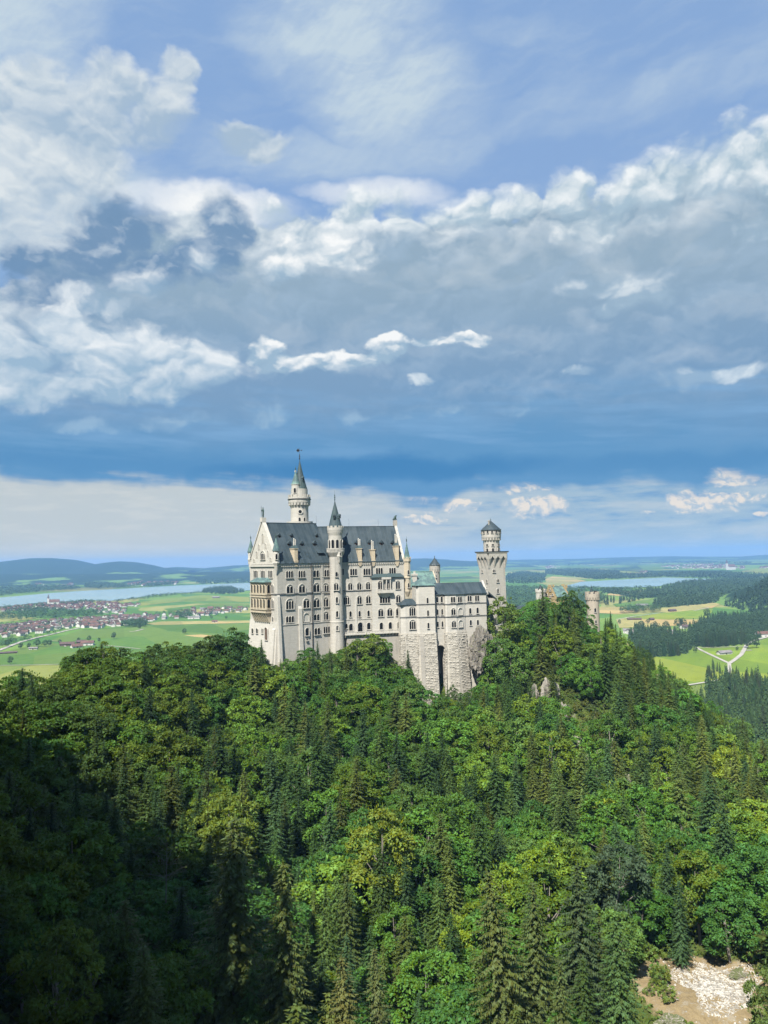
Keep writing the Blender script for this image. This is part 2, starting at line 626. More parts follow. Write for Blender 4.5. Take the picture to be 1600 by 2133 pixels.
def roof_mat(name, c0, c1, seam=0.62, patina=None):
    """standing-seam sheet metal"""
    m, nt, b, obj, pos = material(name)
    x, y, z = separate(obj)
    w = (x * (1 / seam)).op('FRACT')
    ridge = (w - 0.5).op('ABSOLUTE').step(0.40, 0.5)
    sheet = noise_tex(combine((x * (1 / seam)).op('FLOOR'), z * 0.12, 0), 1.3, 2, 0.5)
    blot = noise_tex(pos, 0.16, 5, 0.62)
    col = mixc(c0, c1, sheet.step(0.35, 0.65) * 0.75 + blot.step(0.4, 0.75) * 0.6)
    if patina:
        col = mixc(col, patina, noise_tex(pos, 0.22, 5, 0.65).step(0.42, 0.62) * 0.85)
    col = mixc(col, tuple(k * 2.2 for k in c0[:3]) + (1,), ridge * 0.5)
    Ex.put(b, 'Base Color', col)
    b.inputs['Roughness'].default_value = 0.6
    b.inputs['Specular IOR Level'].default_value = 0.25
    bump(nt, b, ridge, 0.6, 0.06)
    return m


M = {}
M['wall'] = stone_mat('limestone', (0.437, 0.420, 0.374, 1), (0.386, 0.370, 0.326, 1), 1.15, 0.52, 0.45)
M['trim'] = stone_mat('dressed_stone', (0.484, 0.465, 0.414, 1), (0.428, 0.411, 0.365, 1), 1.6, 0.7, 0.25, 0.85)
M['grey_wall'] = stone_mat('grey_limestone', (0.363, 0.344, 0.302, 1), (0.312, 0.293, 0.256, 1), 1.0, 0.45, 0.35)
M['rust'] = stone_mat('rock_faced_stone', (0.437, 0.414, 0.358, 1), (0.335, 0.316, 0.270, 1), 1.3, 0.62, 0.30, 0.4)
M['ochre'] = stone_mat('yellow_sandstone', (0.46, 0.405, 0.305, 1), (0.40, 0.35, 0.262, 1), 0.9, 0.42, 0.3)
M['brick'] = stone_mat('yellow_brick', (0.40, 0.315, 0.175, 1), (0.34, 0.262, 0.14, 1), 0.5, 0.25, 0.35)
M['string'] = plain_mat('weathered_course', (0.17, 0.17, 0.165, 1), 0.9)
M['slate'] = roof_mat('lead_roof', (0.020, 0.033, 0.040, 1), (0.044, 0.060, 0.068, 1), 1.7)
M['copper'] = roof_mat('copper_roof', (0.05, 0.085, 0.09, 1), (0.075, 0.12, 0.12, 1), 0.62, (0.13, 0.22, 0.19, 1))
M['spire'] = roof_mat('spire_metal', (0.035, 0.055, 0.062, 1), (0.045, 0.066, 0.070, 1), 0.62, (0.040, 0.066, 0.064, 1))
M['glass'] = plain_mat('window_glass', (0.008, 0.009, 0.011, 1), 0.3, 0.3, 0.6, 0, 0.25)
M['bronze'] = plain_mat('green_bronze', (0.06, 0.10, 0.085, 1), 0.5, 0.4, 2.0, 0.5)
M['iron'] = plain_mat('dark_iron', (0.03, 0.03, 0.032, 1), 0.6)
M['wood'] = plain_mat('dark_wood', (0.09, 0.055, 0.035, 1), 0.8)

# ================================================================ the wooded hill
CTRL = [(-46, 335, 130), (-62, 354, 131), (-23, 349, 137), (0, 350, 133), (12, 353, 118), (45, 353, 112), (28, 350, 113), (0, 380, 142), (-30, 372, 142), (40, 390, 138), (60, 410, 138), (100, 440, 138),
        (112, 458, 140), (116, 423, 130), (0, 445, 100), (-60, 420, 95), (0, 540, 8), (-120, 480, 5), (100, 540, 40), (170, 560, 0),
        (-110, 345, 104), (-124, 240, 127), (-110, 280, 131), (-82, 312, 129), (-98, 262, 131), (-160, 340, 70), (-210, 300, 55), (-260, 420, -4), (-180, 240, 80),
        (0, 300, 117), (0, 260, 107), (0, 220, 99), (0, 180, 92), (0, 150, 88), (0, 120, 84), (5, 85, 88), (-45, 300, 118), (-55, 250, 111), (-45, 200, 101),
        (62, 352, 120), (70, 333, 121), (72, 300, 107), (72, 280, 101), (86, 265, 95), (95, 380, 134), (85, 352, 127),
        (110, 340, 114), (122, 320, 105), (131, 280, 94), (127, 250, 91), (165, 310, 66), (215, 320, 38), (190, 240, 70), (160, 420, 90), (270, 420, -4), (150, 480, 60),
        (66, 160, 88), (80, 150, 88), (50, 200, 91), (110, 190, 93), (115, 140, 97), (60, 240, 95), (90, 225, 93), (110, 230, 92),
        (-60, 180, 105), (-90, 180, 119), (-112, 150, 142), (-60, 125, 118), (-82, 100, 140), (-125, 100, 188), (-120, 200, 123),
        (-30, 72, 132), (-52, 70, 146), (-12, 70, 118), (12, 70, 96), (-38, 105, 112), (-20, 130, 94), (40, 100, 86), (80, 80, 100), (140, 100, 120), (180, 160, 105),
        (-60, 30, 165), (0, 20, 120), (0, -10, 125), (-30, 20, 140), (-120, 40, 212), (60, 20, 130), (-200, 120, 215), (-180, 40, 260), (300, 200, 40), (350, 300, -4), (-300, 250, 60), (-330, 340, -4), (300, 540, -6), (-300, 560, -6), (0, 640, -8),
        (140, 20, 150), (300, 60, 100)]
_c = np.array(CTRL, float)


def _tps(d2):
    return np.where(d2 > 0, d2 * np.log(d2 + 1e-9) * 0.5, 0)


_n = len(_c)
_A = np.zeros((_n + 3, _n + 3))
_s = 100.0
_P = _c[:, :2] / _s
_d2 = ((_P[:, None] - _P[None]) ** 2).sum(-1)
_A[:_n, :_n] = _tps(_d2) + np.eye(_n) * 0.01
_A[:_n, _n] = 1
_A[:_n, _n + 1:] = _P
_A[_n, :_n] = 1
_A[_n + 1:, :_n] = _P.T
_w = np.linalg.solve(_A, np.concatenate([_c[:, 2], np.zeros(3)]))


def hill_z(x, y):
    q = np.stack([np.asarray(x, float).ravel(), np.asarray(y, float).ravel()], 1) / _s
    d2 = ((q[:, None] - _P[None]) ** 2).sum(-1)
    z = _tps(d2) @ _w[:_n] + _w[_n] + q @ _w[_n + 1:]
    return z.reshape(np.shape(x))


def vnoise(x, y, seed=0):
    """smooth value noise for arrays"""
    xi, yi = np.floor(x).astype(np.int64), np.floor(y).astype(np.int64)
    fx, fy = x - xi, y - yi
    fx, fy = fx * fx * (3 - 2 * fx), fy * fy * (3 - 2 * fy)

    def hsh(a, b):
        h = (a * 374761393 + b * 668265263 + seed * 974711) & 0x7fffffff
        h = ((h ^ (h >> 13)) * 1274126177) & 0x7fffffff
        return (h & 0xffff) / 65535.0
    return (hsh(xi, yi) * (1 - fx) + hsh(xi + 1, yi) * fx) * (1 - fy) + (hsh(xi, yi + 1) * (1 - fx) + hsh(xi + 1, yi + 1) * fx) * fy


GX0, GX1, GY0, GY1, GS = -420, 420, -10, 660, 4.0
_gx = np.arange(GX0, GX1 + 1, GS)
_gy = np.arange(GY0, GY1 + 1, GS)
_X, _Y = np.meshgrid(_gx, _gy)
_Z = hill_z(_X, _Y)
_edge = np.minimum.reduce([_X - GX0, GX1 - _X, GY1 - _Y, np.full_like(_X, 1e3)])
_far = np.clip((_Y - 60) / 80, 0, 1)
_Z = _Z * (1 - _far * (1 - np.clip(_edge / 80, 0, 1))) - 8 * _far * (1 - np.clip(_edge / 80, 0, 1))
_rough = (vnoise(_X / 17, _Y / 17, 1) - 0.5) * 5 + (vnoise(_X / 7, _Y / 7, 2) - 0.5) * 2.4
_cliff = np.exp(-(((_X - 78) / 26) ** 2 + ((_Y - 305) / 42) ** 2))
_rough += _cliff * ((vnoise(_X / 9, _Y / 9, 5) - 0.5) * 9)
# level gravel bar in the gorge
GRAV = on_ground(1475, 2072, 88.0)
_g = np.clip(1.35 - np.sqrt(((_X - GRAV.x) / 15) ** 2 + ((_Y - GRAV.y - 2) / 13) ** 2), 0, 1)
_g = _g * _g * (3 - 2 * _g)
_Z = (_Z + _rough) * (1 - _g) + (88 + (vnoise(_X / 5, _Y / 5, 9) - .5) * 1.2) * _g
# the gorge under the footbridge the picture is taken from
_r = np.hypot(_X, _Y)
_Z = np.minimum(_Z, np.where(_r < 95, CAM_Z - 22 - _r * 0.28 + np.maximum(0, -_X - 18) * 1.6 + np.maximum(0, _X - 60) * .8, 1e3))
# unseen rock wall added west of the view, shaped to shade the slope below
_A0, _B0 = np.array((-50.0, 58.0)), np.array((-160.0, 200.0))
_dir = (_B0 - _A0) / np.linalg.norm(_B0 - _A0)
_sl = (_X - _A0[0]) * _dir[0] + (_Y - _A0[1]) * _dir[1]
_dl = (_Y - _A0[1]) * _dir[0] * -1 * -1 - (_X - _A0[0]) * _dir[1]
_top = np.interp(_sl, [-70, -20, 0, 60, 120, 180, 230], [125, 176, 210, 216, 208, 200, 110]) + (vnoise(_X / 16, _Y / 16, 14) - .5) * 26
_wt = np.clip((_dl + 17) / 17, 0, 1)
_wt = _wt * _wt * (3 - 2 * _wt)
_Z = np.where((_wt > 0) & (_sl > -70) & (_sl < 260), np.maximum(_Z, _Z * (1 - _wt) + _top * _wt), _Z)
_Z = np.maximum(_Z, -8)


def ground_z(x, y):
    fx, fy = (x - GX0) / GS, (y - GY0) / GS
    i, j = int(fx), int(fy)
    if not (0 <= i < len(_gx) - 1 and 0 <= j < len(_gy) - 1):
        return 0.0
    u, v = fx - i, fy - j
    return (_Z[j, i] * (1 - u) + _Z[j, i + 1] * u) * (1 - v) + (_Z[j + 1, i] * (1 - u) + _Z[j + 1, i + 1] * u) * v


def forest_floor():
    m, nt, b, obj, pos = material('forest_floor')
    n = noise_tex(pos, 0.12, 6, 0.65)
    f = noise_tex(pos, 0.9, 5, 0.7)
    col = mixc((0.035, 0.055, 0.012, 1), (0.075, 0.10, 0.022, 1), n.step(0.35, 0.65))
    col = mixc(col, (0.06, 0.042, 0.025, 1), f.step(0.5, 0.7) * 0.7)
    geo = nt.nodes.new('ShaderNodeNewGeometry')
    _, _, nz = separate(Ex(geo.outputs['Normal']))
    x, y, z = separate(pos)
    rockc = mixc((0.44, 0.40, 0.34, 1), (0.17, 0.15, 0.13, 1), noise_tex(combine(x * .5, y * .5, z * .2), 1.0, 6, .65).step(0.42, 0.68))
    col = mixc(col, rockc, (nz + (n - .5) * .5).step(0.74, 0.58))
    d = ((x - GRAV.x) * (1 / 14.0)).op('POWER', 2.0) + ((y - GRAV.y - 2) * (1 / 11.0)).op('POWER', 2.0)
    dn = d + (n - .5) * 1.6 + (f - .5) * .7
    earth = mixc(mixc((0.23, 0.18, 0.10, 1), (0.16, 0.122, 0.066, 1), f.step(.35, .7)), (0.27, 0.24, 0.18, 1), noise_tex(pos, .45, 5, .7).step(.52, .62) * .7)
    col = mixc(col, earth, dn.step(1.25, 0.9))
    Ex.put(b, 'Base Color', col)
    b.inputs['Roughness'].default_value = 1.0
    b.inputs['Specular IOR Level'].default_value = 0.1
    bump(nt, b, f, 0.8, 0.5)
    return m


M['forest_floor'] = forest_floor()
_V = np.stack([_X, _Y, _Z], -1).reshape(-1, 3)
_nx = len(_gx)
_i = np.arange(len(_V)).reshape(len(_gy), _nx)
_F = np.stack([_i[:-1, :-1], _i[:-1, 1:], _i[1:, 1:], _i[1:, :-1]], -1).reshape(-1, 4)
hill = bpy.data.objects.new('hill', np_mesh('hill', _V, _F, [M['forest_floor']], smooth=True))
tag(link(hill), kind='structure')

# pale gravel on the bar
def gravel():
    m, nt, b, obj, pos = material('gravel')
    v = voronoi(pos, 1.5, 0, .5, '3D', 'Color')
    r, g_, bl = separate(v)
    Ex.put(b, 'Base Color', mixc((0.40, 0.385, 0.345, 1), (0.20, 0.185, 0.155, 1), r.step(0.2, 1.0)))
    b.inputs['Roughness'].default_value = 1
    bump(nt, b, voronoi(pos, 1.5, 0, .5, '3D', 'Distance'), 1.0, .4)
    rg = np.random.default_rng(3)
    # many low stones over the bar's pale middle
    n = 4200
    a, r_ = rg.uniform(0, 6.283, n), np.sqrt(rg.uniform(0, 1, n))
    lob = 1 + .22 * np.sin(a * 3 + 1) + .12 * np.sin(a * 5)
    x, y = GRAV.x + 3.2 + r_ * lob * 8.2 * np.cos(a), GRAV.y + 3 + r_ * lob * 8.6 * np.sin(a)
    s = rg.uniform(.10, .42, n) * (1.15 - .55 * r_)
    k2 = n * 60 // 61
    a2, rr2 = rg.uniform(0, 6.283, n), rg.uniform(.9, 1.75, n)          # strays beyond its edge
    x[k2:], y[k2:] = (GRAV.x + 2 + rr2 * 8.4 * np.cos(a2))[k2:], (GRAV.y + 2 + rr2 * 7.6 * np.sin(a2))[k2:]
    s[k2:] = rg.uniform(.10, .4, n)[k2:]
    V, F = [], []
    base = np.array([[1, 0, 0], [.3, .9, 0], [-.8, .6, 0], [-.8, -.6, 0], [.3, -.9, 0], [.2, .1, .75], [-.25, -.1, .7]])
    fs = np.array([[0, 1, 5], [1, 2, 5], [2, 3, 6], [3, 4, 6], [4, 0, 5], [2, 6, 5], [4, 5, 6]])
    for k in range(n):
        t = rg.uniform(0, 6.283)
        c, si = math.cos(t), math.sin(t)
        q = base * s[k] * rg.uniform(.7, 1.2, (7, 3))
        q = np.stack([q[:, 0] * c - q[:, 1] * si + x[k], q[:, 0] * si + q[:, 1] * c + y[k], q[:, 2] + ground_z(x[k], y[k]) - .03], 1)
        F.append(fs + 7 * k)
        V.append(q)
    o = bpy.data.objects.new('gravel', np_mesh('gravel', np.concatenate(V), np.concatenate(F), [m]))
    tag(link(o), kind='stuff')


gravel()

# ================================================================ the castle
def arch_pts(x0, x1, z0, z1, seg=7):
    """an arch-topped outline, clockwise seen from the front"""
    r = (x1 - x0) / 2
    cx, zs = (x0 + x1) / 2, max(z0, z1 - r)
    pts = [(x0, z0), (x1, z0)]
    for k in range(seg + 1):
        a = math.pi * k / seg
        pts.append((cx + r * math.cos(a), zs + min(r, z1 - zs) * math.sin(a)))
    return pts


def arch_band(mb, x0, x1, z0, z1, t, y0, y1, seg=8):
    """jambs and arch of width t round an opening"""
    inner, outer = arch_pts(x0, x1, z0, z1, seg), arch_pts(x0 - t, x1 + t, z0, z1 + t, seg)
    inner, outer = inner[1:] + inner[:1], outer[1:] + outer[:1]
    n = len(inner)
    for i in range(n - 1):
        a, b, c, d = inner[i], inner[i + 1], outer[i + 1], outer[i]
        v = [(p[0], y, p[1]) for y in (y0, y1) for p in (a, b, c, d)]
        mb.add(v, [(0, 1, 2, 3), (7, 6, 5, 4), (0, 4, 5, 1), (1, 5, 6, 2), (2, 6, 7, 3), (3, 7, 4, 0)])


def window(parent, frame, px, py, wpx, hpx, n=1, arch=False, y=0.0, blind=False, square=False, stone='trim', dark='glass', grid=False):
    """one window: stone surround, and its panes as a sub-part"""
    c = hit(frame, px, py, y)
    l, r = hit(frame, px - wpx / 2, py, y).x, hit(frame, px + wpx / 2, py, y).x
    h = abs(hit(frame, px, py - hpx / 2, y).z - hit(frame, px, py + hpx / 2, y).z)
    fr = frame @ Matrix.Translation(((l + r) / 2, y, c.z))
    return window_at(parent, fr, r - l, h, n, arch, blind, square, stone, dark)


def window_at(parent, fr, w, h, n=1, arch=False, blind=False, square=False, stone='trim', dark='glass'):
    s, p = MB(), MB()
    w, h = w * 1.10, h * 1.08
    z0, z1 = -h / 2, h / 2
    if arch:
        arch_band(s, -w / 2, w / 2, z0, z1, 0.26, -0.34, 0.0)
        s.slab(arch_pts(-w / 2, w / 2, z0, z1), -0.05, -0.01)
        zl = z1 - (w / 2) * 0.48 if n > 1 else z1 - 0.1
        a, b = -w / 2 + 0.12, w / 2 - 0.12
    else:
        zl, a, b = z1, -w / 2, w / 2
    if blind:
        p = None
    else:
        gap = 0.22 if n > 1 else 0
        lw = (b - a - gap * (n - 1)) / n
        for i in range(n):
            x0 = a + i * (lw + gap)
            if square:
                p.slab([(x0, z0), (x0 + lw, z0), (x0 + lw, zl), (x0, zl)], -0.10, -0.06)
                s.box(x0 - 0.15, x0, -0.22, 0, z0, zl); s.box(x0 + lw, x0 + lw + 0.15, -0.22, 0, z0, zl)
            else:
                p.slab(arch_pts(x0, x0 + lw, z0, zl), -0.10, -0.06)
                if not arch or n > 1:
                    arch_band(s, x0, x0 + lw, z0, zl, 0.105, -0.24, 0.0, 6)
    s.box(-w / 2 - 0.25, w / 2 + 0.25, -0.42, 0.0, z0 - 0.26, z0)
    if p and parent.parent is not None:            # already a sub-part: the panes stay in its mesh
        s.mat(1).add(p.v, p.f)
        return s.build('window', [M[stone], M[dark]], fr, parent)
    o = s.build('window', M[stone], fr, parent)
    if p:
        p.build('pane', M[dark], fr, o)
    return o


def finial(parent, frame, x, y, z, h, name='finial'):
    f = MB()
    f.lathe([(0.12, z), (0.30, z + h * .1), (0.10, z + h * .2), (0.36, z + h * .3), (0.12, z + h * .4), (0.26, z + h * .5), (0.05, z + h * .6), (0.04, z + h)], x, y, 8)
    return f.build(name, M['bronze'], frame, parent, True)


def cone_roof(prof_r, z0, z1, x=0, y=0, seg=20, bell=0.0):
    m = MB()
    pr = []
    for k in range(9):
        t = k / 8
        pr.append((max(0.04, prof_r * ((1 - t) + bell * (1 - t) * -t)), z0 + (z1 - z0) * t))
    m.lathe([(prof_r * 0.9, z0 - 0.25), (prof_r * 1.03, z0 - 0.1)] + pr, x, y, seg)
    return m


def round_frame(px, py, Y):
    p = at(px, py, Y)
    return Matrix.Translation((p.x, p.y, 0)), p


def zof(px, py, Y):
    return at(px, py, Y).z


palace_o = at(578, 1240, 335)
T1, T2 = R(39), R(18)
F1 = frame_at(palace_o, T1)
L1 = hit(F1, 690, 1240).x
W1 = 24.0
FG = Matrix.Translation(F1 @ Vector((0, W1, 0))) @ Matrix.Rotation(T1 - R(90), 4, 'Z')      # the west gable
F2 = frame_at(F1 @ Vector((L1, 0, 0)), T2)
L2 = hit(F2, 843, 1220).x
W2 = 22.0
ZB = 112.0
z_e1 = hit(F1, 600, 1172.5).z
z_r1 = hit(F1, 600, 1091, W1 / 2).z
z_e2 = hit(F2, 760, 1168.5).z
z_r2 = hit(F2, 760, 1098, W2 / 2).z

palace = empty('palace', (palace_o.x, palace_o.y, 130), 'great pale limestone castle palace with steep dark roofs and two spired towers', 'palace')


def gable_pts(w, ze, zr, up=0.0):
    return [(0, ZB), (w, ZB), (w, ze), (w / 2, zr + up), (0, ze)]


# walls
m = MB()
m.box(0, L1, 0, W1, ZB, z_e1)
m.slabx([(0.4, z_e1), (W1 - 0.4, z_e1), (W1 / 2, z_r1 + 0.2)], L1 - 0.9, L1 + 0.1)
wall1 = m.build('wall', M['wall'], F1, palace)
m = MB()
m.box(0, L2, 0, W2, ZB, z_e2)
m.slabx([(0.4, z_e2), (W2 - 0.4, z_e2), (W2 / 2, z_r2 + 0.7)], L2 - 0.8, L2 + 0.15)
for s in (0, 1):                                    # coping of the east gable
    a, b = (-0.3 if s == 0 else W2 + 0.3, z_e2 - 0.2), (W2 / 2, z_r2 + 0.9)
    m.slabx([a, (a[0], a[1] + 0.8), (b[0], b[1] + 0.8), b] if s == 0 else [b, (b[0], b[1] + 0.8), (a[0], a[1] + 0.8), a], L2 - 0.9, L2 + 0.3)
wall2 = m.build('wall', M['wall'], F2, palace)
# west gable wall with its coping, a skin of its own colour of stone
m = MB()
m.slab([(0, z_e1 - 0.5), (W1, z_e1 - 0.5), (W1, z_e1), (W1 / 2, z_r1 + 0.7), (0, z_e1)], -0.25, 0.9)
for s in (-1, 1):
    e = (W1 / 2 + s * (W1 / 2 + 0.5), z_e1 - 0.4)
    t = (W1 / 2, z_r1 + 0.75)
    q = [e, (e[0], e[1] + 1.0), (t[0], t[1] + 1.0), t]
    m.slab(q if s < 0 else q[::-1], -0.6, 1.2)
m.box(W1 / 2 - 0.9, W1 / 2 + 0.9, -0.8, 1.4, z_r1 + 0.6, z_r1 + 2.6)
m.box(-0.1, W1 + 0.1, -0.55, 0.0, z_e1 - 1.5, z_e1 - 0.7)
gable = m.build('gable', M['trim'], FG, palace)
# blind niches on the gable
for (a, b, w_, h_) in ((548, 1122, 5, 20), (540, 1140, 3.2, 12), (553.5, 1138, 3.2, 11), (535, 1156, 3.2, 14), (558.5, 1154, 3.2, 12), (530, 1168, 3.2, 7), (564, 1166, 3.2, 8)):
    c = hit(FG, a, b, -0.25)
    hh = h_ * 0.21
    k = MB()
    ww = w_ * 0.36
    arch_band(k, -ww / 2, ww / 2, -hh / 2, hh / 2, 0.22, -0.22, 0)
    k.mat(1).slab(arch_pts(-ww / 2, ww / 2, -hh / 2, hh / 2), -0.05, -0.02)
    k.build('niche', [M['trim'], M['grey_wall']], FG @ Matrix.Translation((c.x, -0.25, c.z)), gable)
window(palace, FG, 548, 1157, 8.5, 16, 3, True, -0.25)

# roofs
def pitched(name, frame, x0, x1, w, ze, zr, mat, over=0.7, parent=None):
    m = MB()
    t = 0.28
    for s in (0, 1):
        sl = (zr - ze) / (w / 2)
        e = (-over if s == 0 else w + over, ze - sl * over * 0.45)
        r_ = (w / 2, zr)
        q = [e, (e[0], e[1] + t), (r_[0], r_[1] + t), r_]
        m.slabx(q[::-1] if s == 0 else q, x0, x1)
    m.tube((x0, w / 2, zr + t), (x1, w / 2, zr + t), 0.22, seg=6)
    return m.build(name, mat, frame, parent or palace)


roof1 = pitched('roof', F1, 0.9, L1 + 0.35, W1, z_e1, z_r1, M['slate'])
roof2 = pitched('roof', F2, -6.0, L2 - 0.7, W2, z_e2, z_r2, M['slate'])
# string courses, mouldings, arched cornice under the eaves
m = MB()
m.box(-0.1, L1, -0.4, 0, z_e1 - 1.1, z_e1 - 0.45)
for k in range(int(L1 / 0.9)):
    m.box(0.2 + k * 0.9, 0.65 + k * 0.9, -0.38, 0, z_e1 - 1.75, z_e1 - 1.1)
m.build('cornice', M['trim'], F1, palace)
m = MB()
m.box(2, L2, -0.4, 0, z_e2 - 1.1, z_e2 - 0.45)
for k in range(int((L2 - 3) / 0.9)):
    m.box(3 + k * 0.9, 3.45 + k * 0.9, -0.38, 0, z_e2 - 1.75, z_e2 - 1.1)
m.build('cornice', M['trim'], F2, palace)
zs1 = hit(F1, 620, 1235.5).z
zs2 = hit(F2, 760, 1229).z
MB().box(-0.3, L1, -0.34, 0, zs1 - 0.2, zs1 + 0.2).build('string_course', M['string'], F1, palace)
MB().box(2, L2, -0.34, 0, zs2 - 0.2, zs2 + 0.2).build('string_course', M['string'], F2, palace)
MB().box(-0.1, W1 + 0.3, -0.34, 0, zs1 - 0.2, zs1 + 0.2).build('string_course', M['string'], FG, palace)
zm1, zm2 = hit(F1, 620, 1300).z, hit(F2, 760, 1289.5).z
# below the moulding the wall stands a little forward
m = MB()
m.frustum((-0.2, L1, -1.0, 0, ZB), (0, L1, -0.35, 0, zm1 - 0.1))
m.box(-0.1, L1, -0.55, 0, zm1 - 0.1, zm1 + 0.3)
m.build('plinth', M['wall'], F1, palace)
m = MB()
m.box(2, L2, -0.35, 0, ZB, zm2 - 0.1)
m.box(2, L2, -0.5, 0, zm2 - 0.1, zm2 + 0.25)
m.build('plinth', M['wall'], F2, palace)
m = MB()
zg = hit(FG, 516, 1290).z
m.frustum((-1.5, W1 + 0.3, -3.6, 0, ZB), (0, W1, -0.3, 0, zg))
m.build('plinth', M['trim'], FG, palace)
# buttresses
def buttress(frame, px, ytop, wpx, ybot, out0, out1, mat='trim'):
    a = hit(frame, px, ytop); c = hit(frame, px, ybot, -out1)
    w = wpx / 4.1
    m = MB()
    m.frustum((a.x - w * 0.62, a.x + w * 0.62, -out1, 0, ZB), (a.x - w / 2, a.x + w / 2, -out0, 0, a.z))
    m.frustum((a.x - w / 2, a.x + w / 2, -out0, 0, a.z), (a.x - w / 2, a.x + w / 2, -0.05, 0, a.z + 1.2))
    return m.build('buttress', M[mat], frame, palace)


buttress(F1, 624.5, 1268, 7, 1355, 0.6, 2.4)
buttress(F1, 579.5, 1243, 5, 1380, 0.5, 3.6)
buttress(FG, 574, 1312, 8, 1390, 1.2, 4.6)
m = MB()
a, b = hit(F1, 669.5, 1250).x, hit(F1, 674, 1250).x
m.box(a, b, -0.3, 0, ZB, z_e1 - 1.2)
m.build('pilaster', M['wall'], F1, palace)
a, b = hit(F2, 738.5, 1260).x, hit(F2, 742.5, 1260).x
MB().frustum((a, b, -1.0, 0, ZB), (a, b, -0.5, 0, hit(F2, 740, 1252).z)).build('pilaster', M['trim'], F2, palace)
for (fr, px) in ((F1, 648.5), (F2, 774.5)):
    a = hit(fr, px, 1250).x
    MB().tube((a, -0.75, ZB), (a, -0.75, z_e1 - 0.6), 0.2, seg=6).build('drainpipe', M['iron'], fr, palace)
# windows of the long front, first half
for w in [(602.8, 1196.5, 13, 13, 3), (628.3, 1196, 12.5, 13, 3), (658.3, 1195, 10, 13, 2), (677.6, 1194, 13, 13, 3),
          (603.5, 1227, 12.5, 17, 2, True), (628.8, 1226, 12, 17, 2, True), (659, 1224, 12, 18, 2, True), (677.7, 1224.5, 13, 18, 3, True),
          (603.7, 1258, 15, 20, 3, True), (638, 1256.5, 12, 18, 2, True), (659.2, 1255.5, 12, 18, 2, True), (678.2, 1254, 11, 18, 2, True),
          (603.7, 1290, 15, 12, 3), (659.5, 1286, 10, 12, 2), (678.4, 1282.5, 11, 16, 2, True)]:
    window(palace, F1, *w)
window(palace, F1, 638, 1286, 10, 16, 1, True, 0.0, True)
for w in [(639.5, 1316, 7, 15, 1, True), (660.8, 1315, 10.5, 13, 2)]:
    window(palace, F1, *w, y=-0.62)
window(palace, F1, 680.3, 1312.5, 12, 12, 3, False, -0.62, square=True)
window(palace, F1, 639.5, 1332, 3, 4, 1, False, -0.75, square=True)
# second half
for w in [(714.5, 1191, 3, 12, 1), (736.3, 1191.5, 12.5, 12.5, 3), (764, 1191, 12.5, 12.5, 3), (790, 1190, 12.5, 13, 3), (817.3, 1189.5, 12, 12.5, 3),
          (729.5, 1221.5, 8.5, 14, 2, True), (748.3, 1221, 8.5, 14, 2, True), (766.7, 1220, 8.5, 14, 2, True),
          (721.5, 1250, 12, 17, 3, True), (748.8, 1249.5, 9, 16, 2, True), (767.3, 1248.5, 9, 15, 2, True),
          (730, 1279, 4, 11, 1), (748.8, 1278.5, 4, 11, 1), (767.5, 1277.5, 4, 11, 1)]:
    window(palace, F2, *w)
for w in [(731, 1306.5, 7.5, 13.5, 1, True), (768.2, 1304, 7, 13, 1, True), (721.5, 1304, 4.5, 9, 1)]:
    window(palace, F2, *w, y=-0.4)
d_ = window(palace, F2, 750.5, 1306, 9.5, 18, 1, True, -0.4)
d_.name = 'doorway'
# the shallow bay of the second half with its loggia
bx0, bx1 = hit(F2, 773.5, 1240).x, hit(F2, 840.5, 1240).x
zbt = hit(F2, 806, 1202).z
m = MB()
m.box(bx0, bx1, -1.1, 0, ZB, zbt)
bay = m.build('bay', M['trim'], F2, palace)
m = MB()
m.frustum((bx0 - 0.5, bx1 + 0.3, -1.9, 0.2, zbt), (bx0 + 1.4, bx1 - 1.4, -0.4, 0.2, zbt + 1.6))
cxb = hit(F2, 810, 1202, -1.1).x
m.frustum((cxb - 2.3, cxb + 2.3, -2.5, -0.6, zbt + 0.05), (cxb - 0.1, cxb + 0.1, -0.9, -0.6, zbt + 1.9))
m.build('roof', M['spire'], F2, bay)
for w in [(792, 1218.5, 9, 16, 2, True), (828.7, 1218, 8.5, 16, 2, True), (829.7, 1247, 9, 15, 2, True), (801.7, 1249, 19, 13, 4),
          (793.2, 1276, 10, 15, 2, True), (812, 1275, 10, 15, 2, True), (830, 1274, 9.5, 15, 2, True),
          (794.3, 1304, 6.5, 13, 1, True), (813, 1303, 6.5, 13, 1, True), (831, 1302, 6, 13, 1, True)]:
    window(bay, F2, *w, y=-1.1)
# loggia: balcony, two columns, parapet
m = MB()
zb = hit(F2, 805, 1233, -1.1).z
zt = zbt
xl, xr = hit(F2, 788, 1232, -2.6).x, hit(F2, 819, 1232, -2.6).x
m.box(xl, xr, -2.9, -1.0, zb - 0.4, zb)
m.box(xl, xr, -2.9, -2.7, zb + 0.0, zb + 1.0); m.box(xl, xl + .2, -2.7, -1.0, zb, zb + 1); m.box(xr - .2, xr, -2.7, -1.0, zb, zb + 1)
m.frustum((xl + 2.2, xr - 2.2, -1.5, -1.0, zb - 2.6), (xl + 0.5, xr - 0.5, -2.6, -1.0, zb - 0.4))
xm = (xl + xr) / 2 + 0.6
for x_ in (xm - 1.9, xm, xm + 1.9):
    m.box(x_ - 0.22, x_ + 0.22, -2.35, -1.9, zb, zbt - 0.1)
m.box(xm - 2.2, xm + 2.2, -2.5, -1.0, zbt - 1.0, zbt - 0.02)
m.build('balcony', M['trim'], F2, bay)
window(bay, F2, 809.5, 1219, 12, 13, 2, False, -1.1)
